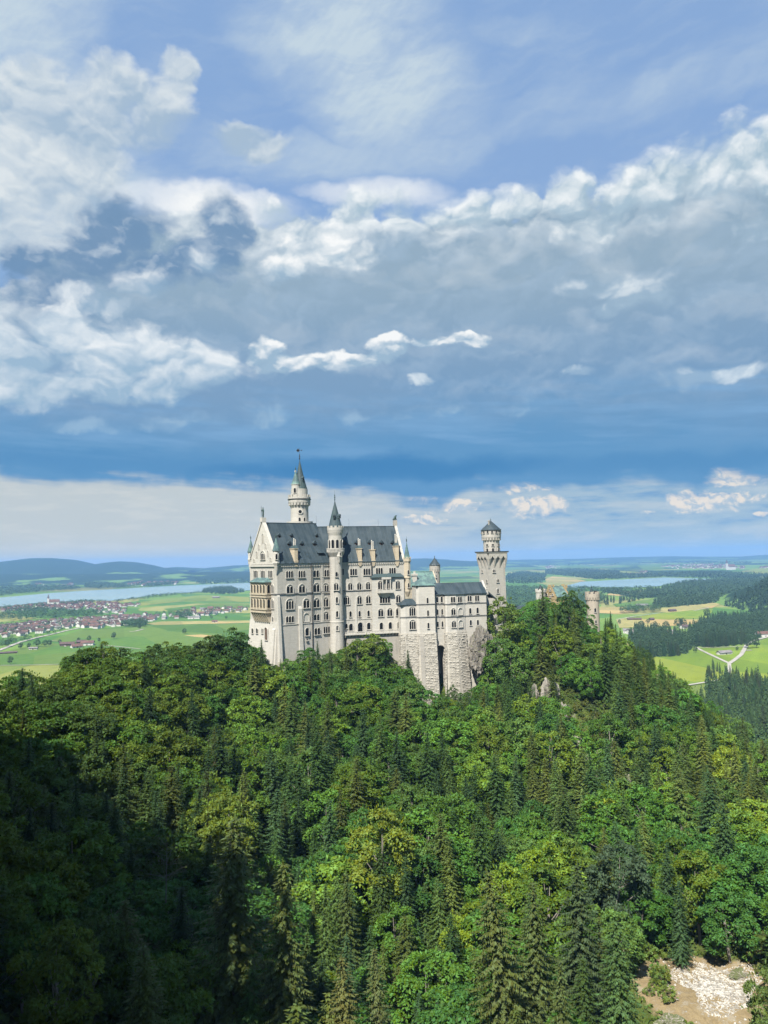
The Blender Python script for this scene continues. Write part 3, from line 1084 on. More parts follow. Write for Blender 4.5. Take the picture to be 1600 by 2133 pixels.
# east corner turret of yellow stone with a green spike
fr, p = round_frame(848.5, 1200, (F2 @ Vector((L2, 0, 0))).y + 0.6)
Yt = p.y
zz = lambda y_: zof(848.5, y_, Yt)
m = MB()
m.lathe([(0.5, zz(1243)), (1.55, zz(1232)), (1.6, zz(1205)), (1.85, zz(1204)), (1.85, zz(1202)), (1.6, zz(1201)), (1.6, zz(1172)), (1.95, zz(1169)), (1.95, zz(1163)), (1.6, zz(1163))], 0, 0, 8, R(22.5))
m.ringboxes(0, 0, 1.6, 1.95, zz(1163), zz(1160), 8, 0.5)
tur = m.build('turret', M['ochre'], fr, palace)
cone_roof(1.5, zz(1163), zz(1128), 0, 0, 8).build('spire', M['copper'], fr, tur)
finial(tur, fr, 0, 0, zz(1128.5), zz(1117) - zz(1128.5))
for (yy) in (1192, 1219):
    window_at(tur, fr @ Matrix.Rotation(R(18), 4, 'Z') @ Matrix.Translation((0, -1.5, zz(yy))), 0.7, 1.9)
# corner turrets of the west gable
for (px, yb0, yb1, yc, yt, yf, Yq, r_) in ((575.5, 1196, 1173, 1147, 1119, 1110, palace_o.y - 0.3, 1.35), (522.8, 1200, 1166, 1150, 1122, 1113, (FG @ Vector((0, 0, 0))).y - 0.2, 1.3)):
    fr, p = round_frame(px, 1170, Yq)
    zz = lambda y_: zof(px, y_, Yq)
    m = MB()
    m.lathe([(0.25, zz(yb0)), (0.5, zz(yb0 - 5)), (1.1, zz(yb1 + 5)), (r_ * 1.15, zz(yb1)), (r_ * 1.15, zz(yb1 - 2)), (r_, zz(yb1 - 2.5)), (r_, zz(yc + 2)), (r_ * 1.15, zz(yc + 0.5)), (r_ * 1.15, zz(yc))], 0, 0, 8, R(22.5))
    tur = m.build('turret', M['trim'], fr, palace)
    cone_roof(r_ * 1.25, zz(yc), zz(yt), 0, 0, 8).build('spire', M['copper'], fr, tur)
    finial(tur, fr, 0, 0, zz(yt + 1), zz(yf) - zz(yt + 1))
    window_at(tur, fr @ Matrix.Rotation(R(14), 4, 'Z') @ Matrix.Translation((0, -r_ * 0.93, zz((yb1 + yc) / 2 - 0.5))), 0.8, 2.2)
# gable windows
for w in [(533.2, 1196, 7.5, 14, 3), (548, 1196, 7.5, 14, 3), (563.8, 1196, 7.5, 14, 3), (568.5, 1227, 4.5, 17, 2, True), (568.6, 1258, 4.5, 18, 2, True), (568.8, 1291, 1.8, 11, 1)]:
    window(palace, FG, *w)
for w in [(526.5, 1314, 3, 10, 1), (536, 1314, 3.4, 10, 1, False), (547, 1314, 3, 9, 2)]:
    window(palace, FG, *w, y=-.78)
window(palace, FG, 555, 1320, 5, 24, 1, True, -1.0, dark='wood').name = 'doorway'
# two-storey loggia on the gable
gx0, gx1 = hit(FG, 521.5, 1240, -2.8).x, hit(FG, 553, 1240, -2.8).x
zl = [hit(FG, 536, y_, -2.8).z for y_ in (1213, 1238, 1243, 1268, 1276, 1292)]
m = MB()
m.box(gx0, gx1, -2.6, 0, zl[4], zl[0])
m.frustum((gx0 + 1.4, gx1 - 1.4, -0.9, 0, zl[5]), (gx0, gx1, -2.6, 0, zl[4]))
for z_ in (zl[0] - 0.5, zl[1] - 0.2, zl[2] - 0.3, zl[3] - 0.4, zl[4]):
    m.box(gx0 - 0.3, gx1 + 0.3, -3.0, 0, z_, z_ + 0.55)
for k in range(8):
    x_ = gx0 + 0.7 + (gx1 - gx0 - 1.4) * k / 7
    m.frustum((x_ - 0.3, x_ + 0.3, -0.9, 0, zl[5] - 0.8), (x_ - 0.3, x_ + 0.3, -2.9, 0, zl[4] + 0.02))
log = m.build('loggia', M['ochre'], FG, palace)
m = MB()
m.frustum((gx0 - 0.6, gx1 + 0.6, -3.4, 0, zl[0] + 0.05), (gx0 + 1.6, gx1 - 1.6, -0.3, 0, zl[0] + 2.0))
m.build('roof', M['copper'], FG, log)
for (za, zb_) in ((zl[1] + 0.4, zl[0] - 0.7), (zl[3] + 0.3, zl[2] - 0.5)):
    for k in range(5):
        x_ = gx0 + (gx1 - gx0) * (k + 0.5) / 5
        hh = (zb_ - za) * 0.8
        window_at(log, FG @ Matrix.Translation((x_, -2.6, za + 0.35 + hh / 2)), 1.15, hh, 1, stone='ochre')
    FS = FG @ Matrix.Translation((gx1, 0, 0)) @ Matrix.Rotation(R(90), 4, 'Z')
    window_at(log, FS @ Matrix.Translation((-1.3, 0, za + 0.3 + hh / 2)), 1.3, hh, 1, stone='ochre')
# terrace below the second half
m = MB()
tx0, tx1 = hit(F2, 719.5, 1318, -3.4).x, hit(F2, 841, 1312, -3.4).x
ztr = hit(F2, 790, 1318, -3.4).z
m.box(tx0, tx1, -3.4, -0.36, ztr - 0.5, ztr)
m.box(tx0, tx1, -3.5, -3.2, ztr + 0.75, ztr + 1.0)
for k in range(int((tx1 - tx0) / 0.75)):
    m.box(tx0 + k * 0.75, tx0 + k * 0.75 + 0.36, -3.42, -3.25, ztr, ztr + 0.75)
for k in range(int((tx1 - tx0) / 1.6)):
    m.frustum((tx0 + k * 1.6 + 0.2, tx0 + k * 1.6 + 0.8, -2.6, -2.0, ztr - 1.6), (tx0 + k * 1.6 + 0.2, tx0 + k * 1.6 + 0.8, -3.4, -2.0, ztr - 0.5))
m.build('terrace', M['trim'], F2, palace)
MB().frustum((tx0 + 1, tx1 + 1.5, -3.8, -0.4, 100), (tx0 + 1, tx1 + 1.5, -2.3, -0.4, ztr - 0.5)).build('terrace_wall', M['grey_wall'], F2, palace)

# the stair tower at the bend
Ys = at(701, 1250, (F1 @ Vector((L1, 0, 0))).y - 0.8).y
fr, p = round_frame(701, 1250, Ys)
zz = lambda y_: zof(701, y_, Ys)
rp = lambda w: w / 2 * Ys / 1600
m = MB()
m.lathe([(rp(36), ZB), (rp(30), zz(1342)), (rp(28.5), zz(1320)), (rp(28.5), zz(1297)), (rp(29.5), zz(1296)), (rp(29.5), zz(1294)), (rp(28), zz(1293)), (rp(26.5), zz(1240)), (rp(26), zz(1175)), (rp(27.5), zz(1160)), (rp(36), zz(1152)), (rp(37.5), zz(1150.5)), (rp(37.5), zz(1149)), (rp(29), zz(1149)),
         (rp(29), zz(1116)), (rp(31), zz(1112)), (rp(34), zz(1104)), (rp(34), zz(1099)), (rp(28), zz(1099))], 0, 0, 28)
m.ringboxes(0, 0, rp(31), rp(34), zz(1099), zz(1095.5), 12, 0.55, 0.1)
m.ringboxes(0, 0, rp(29.4), rp(32.5), zz(1110), zz(1107), 22, 0.5)
stair = m.build('stair_tower', M['wall'], fr, palace)
for pl in stair.data.polygons:
    pl.use_smooth = False
m = MB()
m.lathe([(rp(38), zz(1149)), (rp(38), zz(1148.6)), (rp(37), zz(1148.6))], 0, 0, 28, cap=False)
m.ringboxes(0, 0, rp(36), rp(37.5), zz(1149), zz(1143.5), 40, 0.5)
m.lathe([(rp(35.6), zz(1143.5)), (rp(38), zz(1143.5)), (rp(38), zz(1142)), (rp(35.6), zz(1142)), (rp(35.6), zz(1143.5))], 0, 0, 28, cap=False)
m.build('balcony', M['trim'], fr, stair)
cr = cone_roof(rp(29), zz(1098), zz(1042), 0, 0, 16)
cr.build('spire', M['spire'], fr, stair)
finial(stair, fr, 0, 0, zz(1043), zz(1021) - zz(1043))
for a_ in range(10):                                # arcade of the drum
    window_at(stair, fr @ Matrix.Rotation(2 * math.pi * (a_ + 0.5) / 10, 4, 'Z') @ Matrix.Translation((0, -rp(29) * 0.985, zz(1134))), 1.15, zz(1125) - zz(1142.5), 1)
for (yy, hh, n_, ar) in ((1196, 9, 1, False), (1221, 14, 2, True), (1249, 11, 1, True), (1278, 11, 1, True), (1307, 9, 1, True)):
    window_at(stair, fr @ Matrix.Rotation(R(8 if n_ == 1 else 4), 4, 'Z') @ Matrix.Translation((0, -rp(27) * 1.0 - 0.05, zz(yy))), 0.95 if n_ == 1 else 2.0, hh * Ys / 1600, n_, ar)
# its small side turret
q = fr @ Matrix.Rotation(R(33), 4, 'Z') @ Matrix.Translation((0, -rp(27) - 0.3, 0))
m = MB()
m.lathe([(0.3, zz(1172)), (0.6, zz(1167)), (1.15, zz(1160)), (1.25, zz(1158)), (1.1, zz(1157)), (1.1, zz(1149.5))], 0, 0, 12)
st = m.build('oriel', M['trim'], q, stair)
window_at(st, q @ Matrix.Translation((0, -1.08, zz(1163.0 - 8))), 0.6, 1.6)
for yy in (1087,):                                  # tiny roof lights on the spire
    for an in (-6, 55):
        qq = fr @ Matrix.Rotation(R(an), 4, 'Z') @ Matrix.Translation((0, -rp(22), zz(1077)))
        m = MB()
        m.box(-0.5, 0.5, -0.5, 1.0, -0.7, 0.5)
        m.frustum((-0.65, 0.65, -0.7, 1.2, 0.5), (-0.05, 0.05, -0.6, 1.2, 1.3))
        m.mat(1).box(-0.28, 0.28, -0.54, -0.5, -0.45, 0.4)
        m.build('spire_dormer', [M['spire'], M['glass']], qq, stair)

# the great tower behind the roof
Yt = 376.0
fr, p = round_frame(624, 1060, Yt)
zz = lambda y_: zof(624, y_, Yt)
rt = lambda w: w / 2 * Yt / 1600
m = MB()
m.lathe([(rt(37), zz(1110)), (rt(37), zz(1058)), (rt(38), zz(1056)), (rt(46), zz(1048)), (rt(46.5), zz(1046)), (rt(46.5), zz(1036)), (rt(42), zz(1036)), (rt(35), zz(1035)), (rt(35), zz(1019))], 0, 0, 28)
m.ringboxes(0, 0, rt(42.5), rt(46.5), zz(1036), zz(1031), 14, 0.55)
m.ringboxes(0, 0, rt(37), rt(45.5), zz(1053), zz(1047), 20, 0.5)
m.lathe([(rt(55), zz(1092)), (rt(55), zz(1087)), (rt(37), zz(1086.5))], 0, 0, 28)
great = m.build('great_tower', M['wall'], fr, palace)
m = MB()
m.lathe([(rt(46.5), zz(1041.2)), (rt(49), zz(1041.2)), (rt(49), zz(1039.8)), (rt(46.5), zz(1039.8)), (rt(46.5), zz(1041.2))], 0, 0, 28, cap=False)
m.build('gutter', M['iron'], fr, great)
# upper drum roof, set a little to the right
x_ = rt(10)
cone_roof(rt(30), zz(1019), zz(957), x_ * 0.35, 0, 14, 0.18).build('spire', M['spire'], fr, great)
m = MB()
z0, z1 = zz(957.5), zz(933)
m.lathe([(0.14, z0), (0.4, z0 + .6), (0.12, z0 + 1.1), (0.34, z0 + 1.6), (0.12, z0 + 2.0), (0.26, z0 + 2.4), (0.05, z0 + 2.8), (0.05, z1)], x_ * 0.35, 0, 8)
m.box(x_ * .35 - 1.5, x_ * .35 - 0.1, -0.06, 0.06, z1 - 1.6, z1 - 0.9)
m.box(x_ * .35 - 1.1, x_ * .35 - 0.4, -0.06, 0.06, z1 - 2.0, z1 - 0.4)
m.box(x_ * .35, x_ * .35 + 1.2, -0.06, 0.06, z1 - 1.3, z1 - 1.15)
m.box(x_ * .35 + 0.9, x_ * .35 + 1.25, -0.06, 0.06, z1 - 1.5, z1 - 0.95)
m.build('weathervane', M['iron'], fr, great)
sx = -rt(20)
q = fr @ Matrix.Translation((sx + rt(8), -rt(20), 0))
m = MB()
m.lathe([(rt(4), zz(1060)), (rt(8), zz(1054)), (rt(18), zz(1040)), (rt(18), zz(1012)), (rt(19.5), zz(1011)), (rt(19.5), zz(1009.5))], 0, 0, 20)
sub = m.build('stair_turret', M['wall'], q, palace)
cone_roof(rt(19.5), zz(1010), zz(980), 0, 0, 14, 0.15).build('spire', M['copper'], q, sub)
finial(sub, q, 0, 0, zz(981), 2.4)
window_at(sub, q @ Matrix.Rotation(R(-6), 4, 'Z') @ Matrix.Translation((0, -rt(17.6), zz(1023))), 0.95, 2.2)
q2 = fr @ Matrix.Translation((-rt(15), rt(4), 0))
m = MB()
m.lathe([(0.35, zz(1015)), (0.35, zz(984)), (0.55, zz(983)), (0.45, zz(980)), (0.2, zz(979))], 0, 0, 8)
m.build('chimney', M['trim'], q2, great)
for an, yy, rr in ((10, 1067, 1.0),):
    qq = fr @ Matrix.Rotation(R(an), 4, 'Z') @ Matrix.Translation((0, -rt(37), zz(yy)))
    m = MB()
    ring = [(1.25 * math.cos(2 * math.pi * k / 16), 1.25 * math.sin(2 * math.pi * k / 16)) for k in range(16)]
    m.slab(ring, -0.3, 0.4)
    m.mat(1).slab([(a * .65, b * .65) for a, b in ring], -0.34, -0.3)
    m.build('round_window', [M['trim'], M['glass']], qq, great)
for an in (6, 38):
    window_at(great, fr @ Matrix.Rotation(R(an), 4, 'Z') @ Matrix.Translation((0, -rt(36.6), zz(1083))), 0.9, 1.7)
m = MB()
qq = fr @ Matrix.Rotation(R(48), 4, 'Z') @ Matrix.Translation((0, -rt(22), zz(999)))
m.box(-0.5, 0.5, -0.6, 1.5, -0.8, 0.6)
m.frustum((-0.65, 0.65, -0.8, 1.7, 0.6), (-0.05, 0.05, -0.6, 1.7, 1.6))
m.mat(1).box(-0.3, 0.3, -0.64, -0.6, -0.5, 0.4)
m.build('spire_dormer', [M['spire'], M['glass']], qq, great)

# dormers, chimneys, hatch on the roofs
def roof_pt(frame, w, ze, zr, px, py):
    n = Vector((0, -(zr - ze), w / 2)).normalized()
    return hitplane(frame, px, py, (0, 0, ze + 0.3), n)


def dormer(frame, w, ze, zr, roof, px, py, s=1.0, kind=0):
    c = roof_pt(frame, w, ze, zr, px, py)
    q = frame @ Matrix.Translation(c)
    m = MB()
    d = 2.2 * s
    m.mat(0).box(-0.55 * s, 0.55 * s, -0.35, d, -0.8 * s, 0.75 * s)
    m.mat(1).slab([(-0.95 * s, 0.6 * s), (0.95 * s, 0.6 * s), (0, 1.7 * s)], -0.6, d + 0.4)
    m.mat(2).slab(arch_pts(-0.36 * s, 0.36 * s, -0.5 * s, 0.6 * s), -0.42, -0.37)
    m.build('dormer', [M['wood'], M['slate'], M['glass']], q, roof)


for a in [(602.5, 1136), (628.5, 1136), (655, 1135.5)]:
    dormer(F1, W1, z_e1, z_r1, roof1, *a, 1.25)
for a in [(581, 1118), (607, 1118), (659.5, 1118)]:
    dormer(F1, W1, z_e1, z_r1, roof1, *a, 0.95)
for a in [(718.5, 1134.5), (743, 1134), (770, 1133.5), (794.5, 1134), (818, 1134)]:
    dormer(F2, W2, z_e2, z_r2, roof2, *a, 1.25)
c = roof_pt(F1, W1, z_e1, z_r1, 668, 1156)
m = MB()
m.box(-1.5, 1.5, -0.5, 2.2, -1.6, 0.9)
m.mat(0).frustum((-1.9, 1.9, -1.0, 2.4, 0.9), (-1.9, 1.9, 1.4, 3.4, 2.6))
m.mat(1).box(-1.2, 1.2, -0.55, -0.5, -1.2, 0.7)
m.build('hatch', [M['slate'], M['glass']], F1 @ Matrix.Translation(c), roof1)


M['pale_ochre'] = stone_mat('warm_sandstone', (0.52, 0.44, 0.32, 1), (0.45, 0.38, 0.27, 1), 0.9, 0.42, 0.3)


def chimney(frame, px, ybot, ytop, roof, ze, k=0.78, cap=True):
    x = hit(frame, px, ybot, 0.2).x
    z1 = hit(frame, px, ytop, 0.6).z
    z0 = hit(frame, px, 1168, 0.2).z
    m = MB()
    w = 1.15 * k
    m.frustum((x - w * .5, x + w * .5, -0.4, 0.4, z0 - 2.6), (x - w * 1.15, x + w * 1.15, -0.6, 0.4, z0 - 0.6))
    m.box(x - w * 1.15, x + w * 1.15, -0.62, 1.4, z0 - 0.6, z0 + 0.2)
    zt = z0 + (z1 - z0) * 0.60
    m.box(x - w, x + w, -0.5, 3.2, z0 + 0.2, zt - 0.9)
    m.box(x - w * 1.2, x + w * 1.2, -0.7, 3.4, zt - 0.9, zt - 0.5)
    ch = m.build('chimney', M['pale_ochre'], frame, palace)
    m = MB()
    m.mat(1)
    if cap:
        m.frustum((x - w * 1.25, x + w * 1.25, -0.75, 3.4, zt - 0.5), (x - 0.5, x + 0.5, 0.3, 1.8, zt + 0.9))
    m.mat(0)
    for (dx, dy, dz) in ((-0.35, 0.7, 0.0), (0.35, 0.7, -0.5), (0.0, 1.4, -0.9)):
        m.lathe([(0.27, zt - 0.5), (0.27, z1 + dz - 1.2), (0.36, z1 + dz - 1.1), (0.2, z1 + dz - 0.8), (0.36, z1 + dz - 0.5), (0.12, z1 + dz)], x + dx, dy, 8)
    m.build('chimney_pot', [M['trim'], M['spire']], frame, ch)


chimney(F1, 615.5, 1169, 1121, roof1, z_e1)
chimney(F2, 749.5, 1166, 1121, roof2, z_e2)
chimney(F2, 777, 1166, 1125, roof2, z_e2, .78, False)
chimney(F2, 826.5, 1164, 1112, roof2, z_e2, .78)
for (fr_, px, w_, zr_) in ((F2, 727, W2, z_r2), (F2, 788, W2, z_r2), (F1, 659, W1, z_r1)):      # lightning rods
    c = hit(fr_, px, 1095, w_ / 2)
    MB().tube((c.x, w_ / 2, zr_), (c.x, w_ / 2, zr_ + 4.0), 0.06, 0.03, 5).build('lightning_rod', M['iron'], fr_, palace)


# statues on the gables
def skinned(name, pts, edges, mat, frame, label, cat, sub=1):
    me = bpy.data.meshes.new(name)
    me.from_pydata([p[:3] for p in pts], edges, [])
    o = bpy.data.objects.new(name, me)
    me.materials.append(mat)
    link(o, frame)
    md = o.modifiers.new('skin', 'SKIN')
    for i, p in enumerate(pts):
        me.skin_vertices[0].data[i].radius = (p[3], p[4] if len(p) > 4 else p[3])
        me.skin_vertices[0].data[i].use_root = (i == 0)
    sd = o.modifiers.new('sub', 'SUBSURF')
    sd.levels = sd.render_levels = sub
    return tag(o, label, cat)


base = FG @ Matrix.Translation((W1 / 2, 0.3, z_r1 + 2.6))
skinned('knight_statue', [
    (0, 0, 2.35, .42, .34), (0, 0, 3.0, .40, .32), (0, 0, 3.55, .52, .34), (0, 0, 3.95, .17), (0, -0.03, 4.35, .26), (0, 0, 4.75, .12),
    (-.26, 0, 1.9, .26), (-.3, -.08, 1.1, .2), (-.32, 0, .3, .16), (-.34, -.25, .08, .14),
    (.26, 0, 1.9, .26), (.32, -.05, 1.1, .2), (.36, 0, .3, .16), (.4, -.25, .08, .14),
    (-.55, 0, 3.45, .2), (-.95, -.1, 2.95, .15), (-1.05, -.3, 3.4, .12), (-1.05, -.32, 5.4, .06), (-1.05, -.32, 0.1, .06),
    (.6, 0, 3.4, .2), (.85, -.1, 2.7, .15), (.8, -.35, 2.1, .13), (.8, -.42, 1.5, .42, .1), (.8, -.4, .5, .3, .08)],
    [(0, 1), (1, 2), (2, 3), (3, 4), (4, 5), (0, 6), (6, 7), (7, 8), (8, 9), (0, 10), (10, 11), (11, 12), (12, 13),
     (2, 14), (14, 15), (15, 16), (16, 17), (16, 18), (2, 19), (19, 20), (20, 21), (21, 22), (22, 23)], M['bronze'], base,
    'green bronze knight statue with lance and shield on the west gable peak', 'statue')
base = F2 @ Matrix.Translation((L2 - 0.4, W2 / 2, z_r2 + 3.2))
MB().box(L2 - 1.2, L2 + 0.5, W2 / 2 - 0.8, W2 / 2 + 0.8, z_r2 + 0.6, z_r2 + 3.2).build('pedestal', M['grey_wall'], F2, palace)
skinned('lion_statue', [
    (-.55, 0, .5, .55, .5), (-.2, 0, 1.0, .5), (.15, 0, 1.6, .55), (.4, 0, 2.15, .5), (.8, 0, 2.3, .3), (1.05, 0, 2.15, .18),
    (.45, -.3, 1.2, .2), (.55, -.32, .5, .16), (.75, -.32, .1, .17), (.45, .3, 1.2, .2), (.55, .32, .5, .16), (.75, .32, .1, .17),
    (-.3, -.45, .4, .26), (.15, -.5, .12, .17), (-.3, .45, .4, .26), (.15, .5, .12, .17), (-1.0, 0, .2, .12), (-1.2, .1, .8, .1)],
    [(0, 1), (1, 2), (2, 3), (3, 4), (4, 5), (2, 6), (6, 7), (7, 8), (2, 9), (9, 10), (10, 11), (0, 12), (12, 13), (0, 14), (14, 15), (0, 16), (16, 17)],
    M['bronze'], base, 'bronze lion statue sitting on the east gable of the palace', 'statue')


# ---------------------------------------------------------------- the lower wing on rock-faced piers
def rustic(mb, frame_pts, z0, z1, rng, batter=0.09, ztop=None):
    """rock-faced blocks standing out unevenly from a battered pier; frame_pts is the plan's outward face, left to right"""
    n = len(frame_pts) - 1
    for i in range(n):
        a, b = Vector(frame_pts[i]), Vector(frame_pts[i + 1])
        d = b - a
        L = d.length
        d.normalize()
        nrm = Vector((d.y, -d.x))
        z = z1
        row = 0
        while z > z0:
            h = rng.uniform(0.6, 0.8)
            x = -rng.uniform(0, 1.0)
            off = (z1 - z) * batter
            while x < L:
                w = rng.uniform(0.9, 2.1)
                x0, x1 = max(0, x), min(L, x + w)
                if x1 - x0 > 0.25:
                    o = rng.uniform(0.05, 0.38)
                    g = 0.05
                    bt = off + 0.02
                    def P(xx, zz_, oo):
                        q = a + d * xx + nrm * (oo + bt)
                        return (q.x, q.y, zz_)
                    xs, xe, zt, zb_ = x0 + g, x1 - g, z - g, z - h + g
                    k = min(0.16, (xe - xs) * .3)
                    tl = rng.uniform(0.5, 1.0) * o
                    mb.add([P(xs, zb_, 0), P(xe, zb_, 0), P(xe, zt, 0), P(xs, zt, 0), P(xs + k, zb_ + k, tl), P(xe - k, zb_ + k, o), P(xe - k, zt - k, o), P(xs + k, zt - k, tl)],
                           [(4, 5, 6, 7), (0, 1, 5, 4), (1, 2, 6, 5), (2, 3, 7, 6), (3, 0, 4, 7)])
                x += w
            z -= h
            row += 1


rng = random.Random(5)
wing_o = at(837, 1290, 357)
TK = R(12)
FK = frame_at(wing_o, TK)
KX = lambda px, y=0.0: hit(FK, px, 1280, y).x
zk_e = hit(FK, 950, 1237.5, 0).z
zk_b = hit(FK, 930, 1316.5, -2).z
ZK0 = 96
wing = empty('castle_wing', (wing_o.x, wing_o.y, 120), 'pale lower castle wing with polygonal bays standing on tall rock-faced stone piers', 'castle wing')
xe = KX(1014)
x3, x4 = KX(929.5, -2.4), KX(963, -2.4)
x4b = KX(968.5, 0)
xA0, xA1 = KX(837.5, -1.6), KX(868, -1.6)
xB0, xB1 = KX(872.5, -2.6), KX(906.5, -2.6)
m = MB()
za = hit(FK, 918, 1344, -0.6).z
aL, aR = xB1 + 0.35, x3 - 0.5
m.box(xB1 - 1, aL, 0, 7, ZK0, zk_e)
m.box(aR, xe, 0, 7, ZK0, zk_e)
m.box(aL, aR, 0, 7, za, zk_e)
m.box(xB1 - 1, xe, 7, 13, ZK0, zk_e)
_r, _c = (aR - aL) / 2, (aL + aR) / 2
_q = [(_c + _r * math.cos(math.pi * k / 12), za - _r + _r * math.sin(math.pi * k / 12)) for k in range(13)]
for k in range(12):                                # spandrels of the deep arch
    (ax, az), (bx, bz) = _q[k], _q[k + 1]
    m.slab([(ax, az), (ax, za), (bx, za), (bx, bz)][::-1] if True else [], 0, 7)
kwall = m.build('wall', M['wall'], FK, wing)
m = MB()
ztA = hit(FK, 852, 1260, -1.6).z
m.prism([(xA0 - 0.5, 4), (xA0 - 0.5, -0.8), (xA0 + 1.6, -1.6), (xA1, -1.6), (xA1 + .6, -0.9), (xA1 + .6, 4)], zk_b, ztA)
bayA = m.build('bay', M['trim'], FK, wing)
m = MB()
m.frustum((xA0 - 0.9, xA1 + 0.8, -2.1, 5, ztA), (xA0 + 3.2, xA1 - 1.0, 1.2, 4.5, zof(852, 1248, 358)))
m.build('roof', M['slate'], FK, bayA)
ztB = hit(FK, 890, 1219.5, -2.6).z
m = MB()
m.prism([(xB0 - .9, 6), (xB0 - .9, -1.7), (xB0 + 0.2, -2.6), (xB1, -2.6), (xB1, 6)], zk_b, ztB)
bayB = m.build('tower_bay', M['trim'], FK, wing)
apex = hit(FK, 886, 1196, 2.0)
m = MB()
m.add([(xB0 - 1.3, -3.1, ztB), (xB1 + .5, -3.1, ztB), (xB1 + .5, 6.5, ztB), (xB0 - 1.3, 6.5, ztB), (xB0 - .5, -2.0, ztB + 0.9), (xB1 - .3, -2.0, ztB + 0.9), (xB1 - .3, 5.6, ztB + 0.9), (xB0 - .5, 5.6, ztB + 0.9), tuple(apex)],
      [(3, 2, 1, 0), (0, 1, 5, 4), (1, 2, 6, 5), (2, 3, 7, 6), (3, 0, 4, 7), (4, 5, 8), (5, 6, 8), (6, 7, 8), (7, 4, 8)])
m.build('roof', M['copper'], FK, bayB)
m = MB()
m.prism([(x3 - .2, 3), (x3 - .2, -1.9), (x3 + .5, -2.4), (x4 - 2.9, -2.4), (x4b, -0.3), (x4b, 3)], zk_b, zk_e)
bayC = m.build('bay', M['trim'], FK, wing)
FC = FK @ Matrix.Translation((x4 - 2.9, -2.4, 0)) @ Matrix.Rotation(math.atan2(2.1, x4b - x4 + 2.9), 4, 'Z')
# roofs of the long part
zkr = hit(FK, 900, 1216, 6.5).z
m = MB()
m.slabx([(-0.6, zk_e - .1), (-0.6, zk_e + .2), (6.5, zkr + .3), (6.5, zkr)][::-1], xB1 - 1, xe + 0.3)
m.slabx([(13.6, zk_e - .1), (13.6, zk_e + .2), (6.5, zkr + .3), (6.5, zkr)], xB1 - 1, xe + 0.3)
xa = hit(FK, 948, 1215, 4.0)
m.add([(x3 - .6, 0.3, zk_e), (x3 - .6, -2.3, zk_e), (x3 + .3, -2.9, zk_e), (x4 - 2.7, -2.9, zk_e), (x4b + .6, -0.5, zk_e), (x4b + .6, 0.3, zk_e), (xa.x, 5.8, zkr + 0.1)],
      [(0, 1, 6), (1, 2, 6), (2, 3, 6), (3, 4, 6), (4, 5, 6), (5, 4, 3, 2, 1, 0)])
kroof = m.build('roof', M['slate'], FK, wing)
# end gable with its pinnacle
m = MB()
m.slabx([(0, zk_e - 1), (13, zk_e - 1), (13, zk_e), (6.5, zkr + 1.0), (0, zk_e)], xe, xe + 0.9)
m.frustum((xe - .1, xe + 1.0, -0.4, 0.7, zk_e - .6), (xe + .1, xe + .8, -0.2, 0.5, zk_e + 1.3))
m.lathe([(0.15, zk_e + 1.3), (0.5, zk_e + 1.9), (0.15, zk_e + 2.4), (0.36, zk_e + 3.0), (0.05, zk_e + 3.7)], xe + .45, 0.15, 8)
m.build('gable', M['wall'], FK, wing)
# cornices and dark string courses
for (mm_, nm) in ((1257.5, 'string_course'), (1284, 'string_course')):
    zs = hit(FK, 948, mm_, -1).z
    m = MB()
    m.box(xB1, x3, -0.25, 0, zs - .2, zs + .2)
    m.box(x4b, xe, -0.25, 0, zs - .2, zs + .2)
    m.prism([(x3 - .45, 0), (x3 - .45, -2.0), (x3 + .4, -2.65), (x4 - 2.8, -2.65), (x4b + .2, -0.35), (x4b + .2, 0)], zs - .2, zs + .2)
    m.prism([(xB0 - 1.15, 0), (xB0 - 1.15, -1.8), (xB0 + .1, -2.85), (xB1 + .25, -2.85), (xB1 + .25, 0)], zs - .2 + .35, zs + .2 + .35)
    if mm_ > 1270:
        m.prism([(xA0 - .75, 0), (xA0 - .75, -0.95), (xA0 + 1.5, -1.85), (xA1, -1.85), (xA1 + .55, -1.1), (xA1 + .55, 0)], zs + .3, zs + .7)
    m.build(nm, M['string'], FK, wing)
# piers
def pier(pts, ztop, zbot, mat='rust'):
    m = MB()
    pc = [Vector(p) for p in pts]
    back = [(pc[-1].x, 3.0), (pc[0].x, 3.0)]
    lo = []
    for i, p in enumerate(pc):
        lo.append((p.x + (-0.25 if i == 0 else .25 if i == len(pc) - 1 else 0), p.y - (ztop - zbot) * 0.09))
    plan0 = [lo[0]] + lo[1:] + back
    m.prism(plan0, zbot, ztop, [tuple(p) for p in pc] + back)
    rustic(m, pts, zbot + 2, ztop - 0.2, rng)
    # left cheek
    rustic(m, [(pc[0].x, 2.0), (pc[0].x, pc[0].y)], zbot + 2, ztop - 0.2, rng, 0.012)
    return m.build('pier', M[mat], FK, wing)


pier([(xA0 - .8, -0.9), (xA0 + 1.4, -1.9), (xA1 + 0.2, -1.9), (xA1 + 0.7, -1.0)], zk_b, ZK0)
pB = pier([(xB0 - 1.1, -1.9), (xB0 + .1, -2.9), (xB1 + .3, -2.9)], zk_b, ZK0)
pC = pier([(x3 - .4, -2.1), (x3 + .4, -2.7), (x4 - 2.7, -2.7), (x4b + .3, -0.5)], zk_b, ZK0)
for (px, yt, out) in ((879, 1326, 3.15), (956, 1352, 2.95), (909, 1376, 3.4)):
    c = hit(FK, px, yt, -out)
    MB().frustum((c.x - 1.0, c.x + 1.0, -out - (c.z - ZK0) * 0.085 - 0.3, -1, ZK0), (c.x - .9, c.x + .9, -out - 0.15, -1, c.z)).build('buttress', M['grey_wall'], FK, wing)
